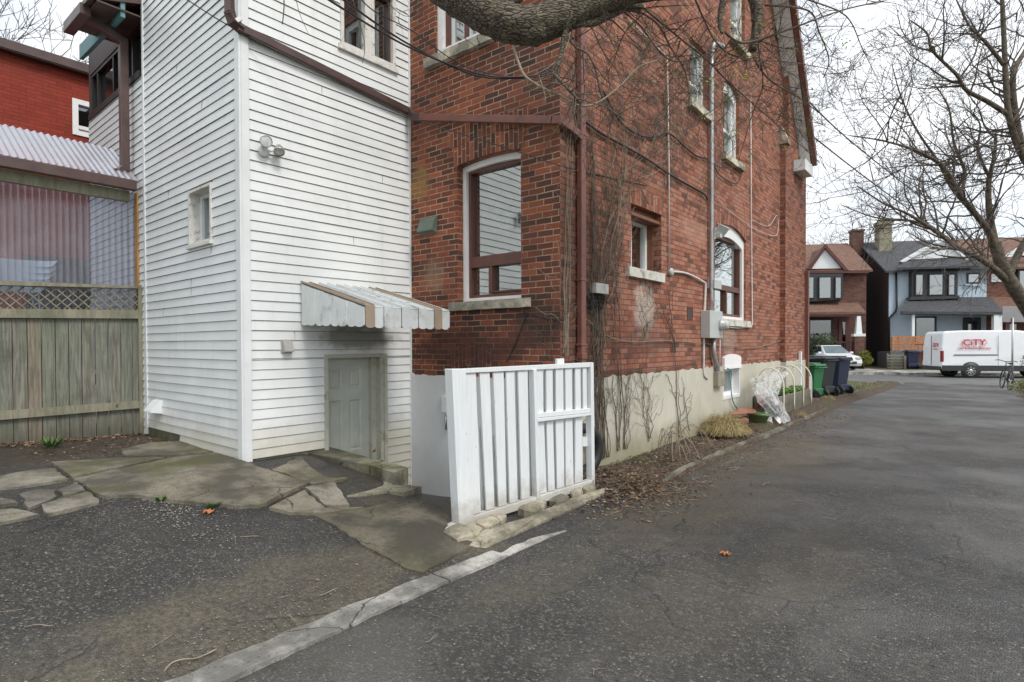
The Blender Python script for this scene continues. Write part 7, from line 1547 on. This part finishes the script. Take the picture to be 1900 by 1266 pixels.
# dead stalks arching from the bed
mb=MB()
for k in range(16):
    g=V(onz(1225+random.uniform(-12,40),845+random.uniform(-25,5),.1)); d=V((random.uniform(0,.35),random.uniform(-.3,.3),0)); mb.tube(smooth([g,g+d*.4+V((0,0,.3)),g+d+V((0,0,.22)),g+d*1.3+V((0,0,.02))],5),.0045,4,cap=False)
mb.build('dead_stalks',M['twigl'],None,label='arching dead plant stalks in the soil bed left of the grass mound',cat='dead plant',fix=False)
# ---------------------------------------------------------------- ground scatter
def bits(name,regions,mat,lab,cat,kind='stuff'):
    mb=MB()
    for (n,fx,s,typ) in regions:
        for _ in range(n):
            x,y=fx(); z=G(x,y)+nz(x,y,1.3,.012)+.006
            a=random.uniform(0,6.28); c,sn=math.cos(a),math.sin(a); k=s*random.uniform(.5,1.5)
            if typ=='stone':
                h=k*.6; vs=[(x+k*c,y+k*sn,z),(x-k*sn*.8,y+k*c*.8,z),(x-k*c,y-k*sn,z),(x+k*sn*.7,y-k*c*.7,z),(x+random.uniform(-.3,.3)*k,y+random.uniform(-.3,.3)*k,z+h)]; mb.pf(vs,[(0,1,4),(1,2,4),(2,3,4),(3,0,4)])
            elif typ=='leaf':
                t1,t2=random.uniform(.1,.8)*k,random.uniform(.1,.6)*k; mb.face([(x+k*c,y+k*sn,z),(x-k*sn*.5,y+k*c*.5,z+t1),(x-k*c,y-k*sn,z+t2*.4),(x+k*sn*.5,y-k*c*.5,z+.002)])
            else:
                L=k*4; P=[V((x,y,z+.003))]; d=a
                for i in range(4): d+=random.gauss(0,.35); P.append(P[-1]+V((math.cos(d)*L/4,math.sin(d)*L/4,random.uniform(-.1,.12)*k))); P[-1].z=max(P[-1].z,G(P[-1].x,P[-1].y)+.004)
                mb.tube(P,k*.09,3,cap=False)
    o=mb.build(name,mat,None,fix=False,kind=kind,label=lab,cat=cat); return o
U=random.uniform; Gs=random.gauss
def kerbside(): y=U(5.2,14); return (-2.55+abs(Gs(0,.25)),y)
def bed(): return (U(-3.38,-2.72),U(5.0,10.8))
def beddense(): return (Gs(-2.75,.25),Gs(5.3,.5))
def patio(): return (U(-7.5,-2.9),U(.2,3.4))
def foot(): return (U(-8.5,-6.2),Gs(2.6,.22) if U(0,1)<.5 else U(1.5,2.8))
def fencefoot(): t=U(0,2.2); p=V((P0[0],P0[1],0))+ef*t; return (p.x+abs(Gs(0,.18))+.03,p.y)
def crackl(): return (Gs(-4.9,.6),Gs(1.75,.09)+0.0)
def drive(): return (U(-2.55,1.2),U(.8,9))
bits('gravel',[(2200,drive,.0045,'stone'),(1600,patio,.005,'stone'),(700,kerbside,.006,'stone'),(500,lambda:(Gs(-2.9,.12),U(.6,3.2)),.005,'stone'),(500,crackl,.007,'stone')],paint('grey_gravel',(.24,.225,.19),.85,.5,60,.3),'loose gravel grains scattered over the asphalt','gravel')
bits('leaf_litter',[(2200,bed,.016,'leaf'),(1500,beddense,.018,'leaf'),(900,kerbside,.013,'leaf'),(1200,fencefoot,.018,'leaf'),(700,foot,.015,'leaf'),(130,patio,.012,'leaf'),(60,drive,.010,'leaf')],leafm('dead_leaves',[(.03,.018,.01),(.10,.055,.03),(.20,.13,.075),(.34,.26,.17)]),'brown dead leaf litter along the soil bed and fence foot','leaf litter')
bits('fallen_twigs',[(160,bed,.025,'twig'),(70,beddense,.025,'twig'),(30,patio,.022,'twig'),(45,drive,.02,'twig'),(90,kerbside,.03,'twig'),(16,lambda:(U(-4,-2.9),U(.5,3.4)),.025,'twig')],M['twigl'],'short dry twigs lying on the soil and asphalt','twigs')
mb=MB(); P=[og(*c5([q])[0],.012) for q in ((762,1215),(800,1175),(850,1160),(910,1155),(960,1135),(1005,1112))]; mb.tube(smooth(P,4),[.004]*21,5); mb.build('fallen_stick',M['twigl'],None,label='long pale bent stick on the dirt left of the concrete kerb strip',cat='stick')
def oak(c,s,lab,mat,name='fallen_leaf'):
    mb=MB(); n=14; pts=[]
    for i in range(n): a=2*math.pi*i/n; r=s*(1 if i%2 else .55); pts.append(V(c)+V((r*math.cos(a),r*math.sin(a)*.8,.008+.02*abs(math.sin(i*1.7)))))
    mb.pf([V(c)+V((0,0,.006))]+pts,[(0,1+i,1+(i+1)%n) for i in range(n)]); mb.build(name,mat,None,label=lab,cat='leaf',fix=False)
lm_=paint('orange_leaf',(.42,.16,.06),.7,.3,40,.1); c=og(1345,1031); oak(c,.05,'orange brown fallen leaf in the middle of the driveway',lm_); c=og(386,953); oak(c,.06,'orange brown fallen leaf at the edge of the cracked slab',lm_)
def weed(px,n,r,lab,size=.02):
    c=og(*px); mb=MB()
    for k in range(n):
        a=random.uniform(0,6.28); L=r*random.uniform(.5,1); p=c+V((math.cos(a)*L*.3,math.sin(a)*L*.3,.01)); q=c+V((math.cos(a)*L,math.sin(a)*L,r*random.uniform(.3,.9))); s=V((-math.sin(a),math.cos(a),0))*size*.5; mb.face([p-s*.4,p+s*.4,(p+q)/2+s+V((0,0,.01)),q,(p+q)/2-s+V((0,0,.01))])
    mb.build('weed',M['weed'],None,label=lab,cat='weed',fix=False)
M['weed']=leafm('weed_leaves',[(.03,.06,.015),(.07,.13,.03),(.12,.2,.05)])
weed((398,944),22,.07,'small green weed sprouting from the slab edge beside the orange leaf'); weed((95,831),60,.16,'largest green weed clump in the litter at the foot of the fence'); weed((300,932),26,.06,'low weeds in the crack left of the orange leaf'); weed((1052,905),24,.08,'tiny weeds between the broken stones under the gate'); 
for (x,y,s,n_,lab,col) in ((1893,715,.55,900,'yellow green low shrub at the right edge below the bicycle',[(.06,.08,.02),(.18,.2,.05),(.32,.33,.12)]),(1905,690,.7,1200,'tangled brown hedge at the right edge above the yellow green shrub',[(.05,.035,.025),(.10,.07,.05),(.16,.12,.09)])):
    c=V(onz(x,y+20,.0)); bush('low_shrub',(c.x+.25,c.y,.22+(.5 if s>.6 else 0)),(s,s*1.2,s*.6 if s<.6 else s),n_,.035,col,lab,5,stems=3)
mb=MB()
for _ in range(1600):
    x,y=U(-4.5,-3.0),U(16.2,27); z=G(-3,y)+.02; h=U(.03,.09); a=U(0,6.28); s=V((math.cos(a),math.sin(a),0))*.008; p=V((x,y,z)); q=p+V((U(-.03,.03),U(-.03,.03),h)); mb.face([p-s,p+s,q])
mb.build('verge_grass',leafm('grass_blades',[(.06,.07,.02),(.14,.16,.05),(.25,.24,.1)]),None,kind='stuff',label='thin patchy grass on the verge beyond the bins',cat='grass',fix=False)
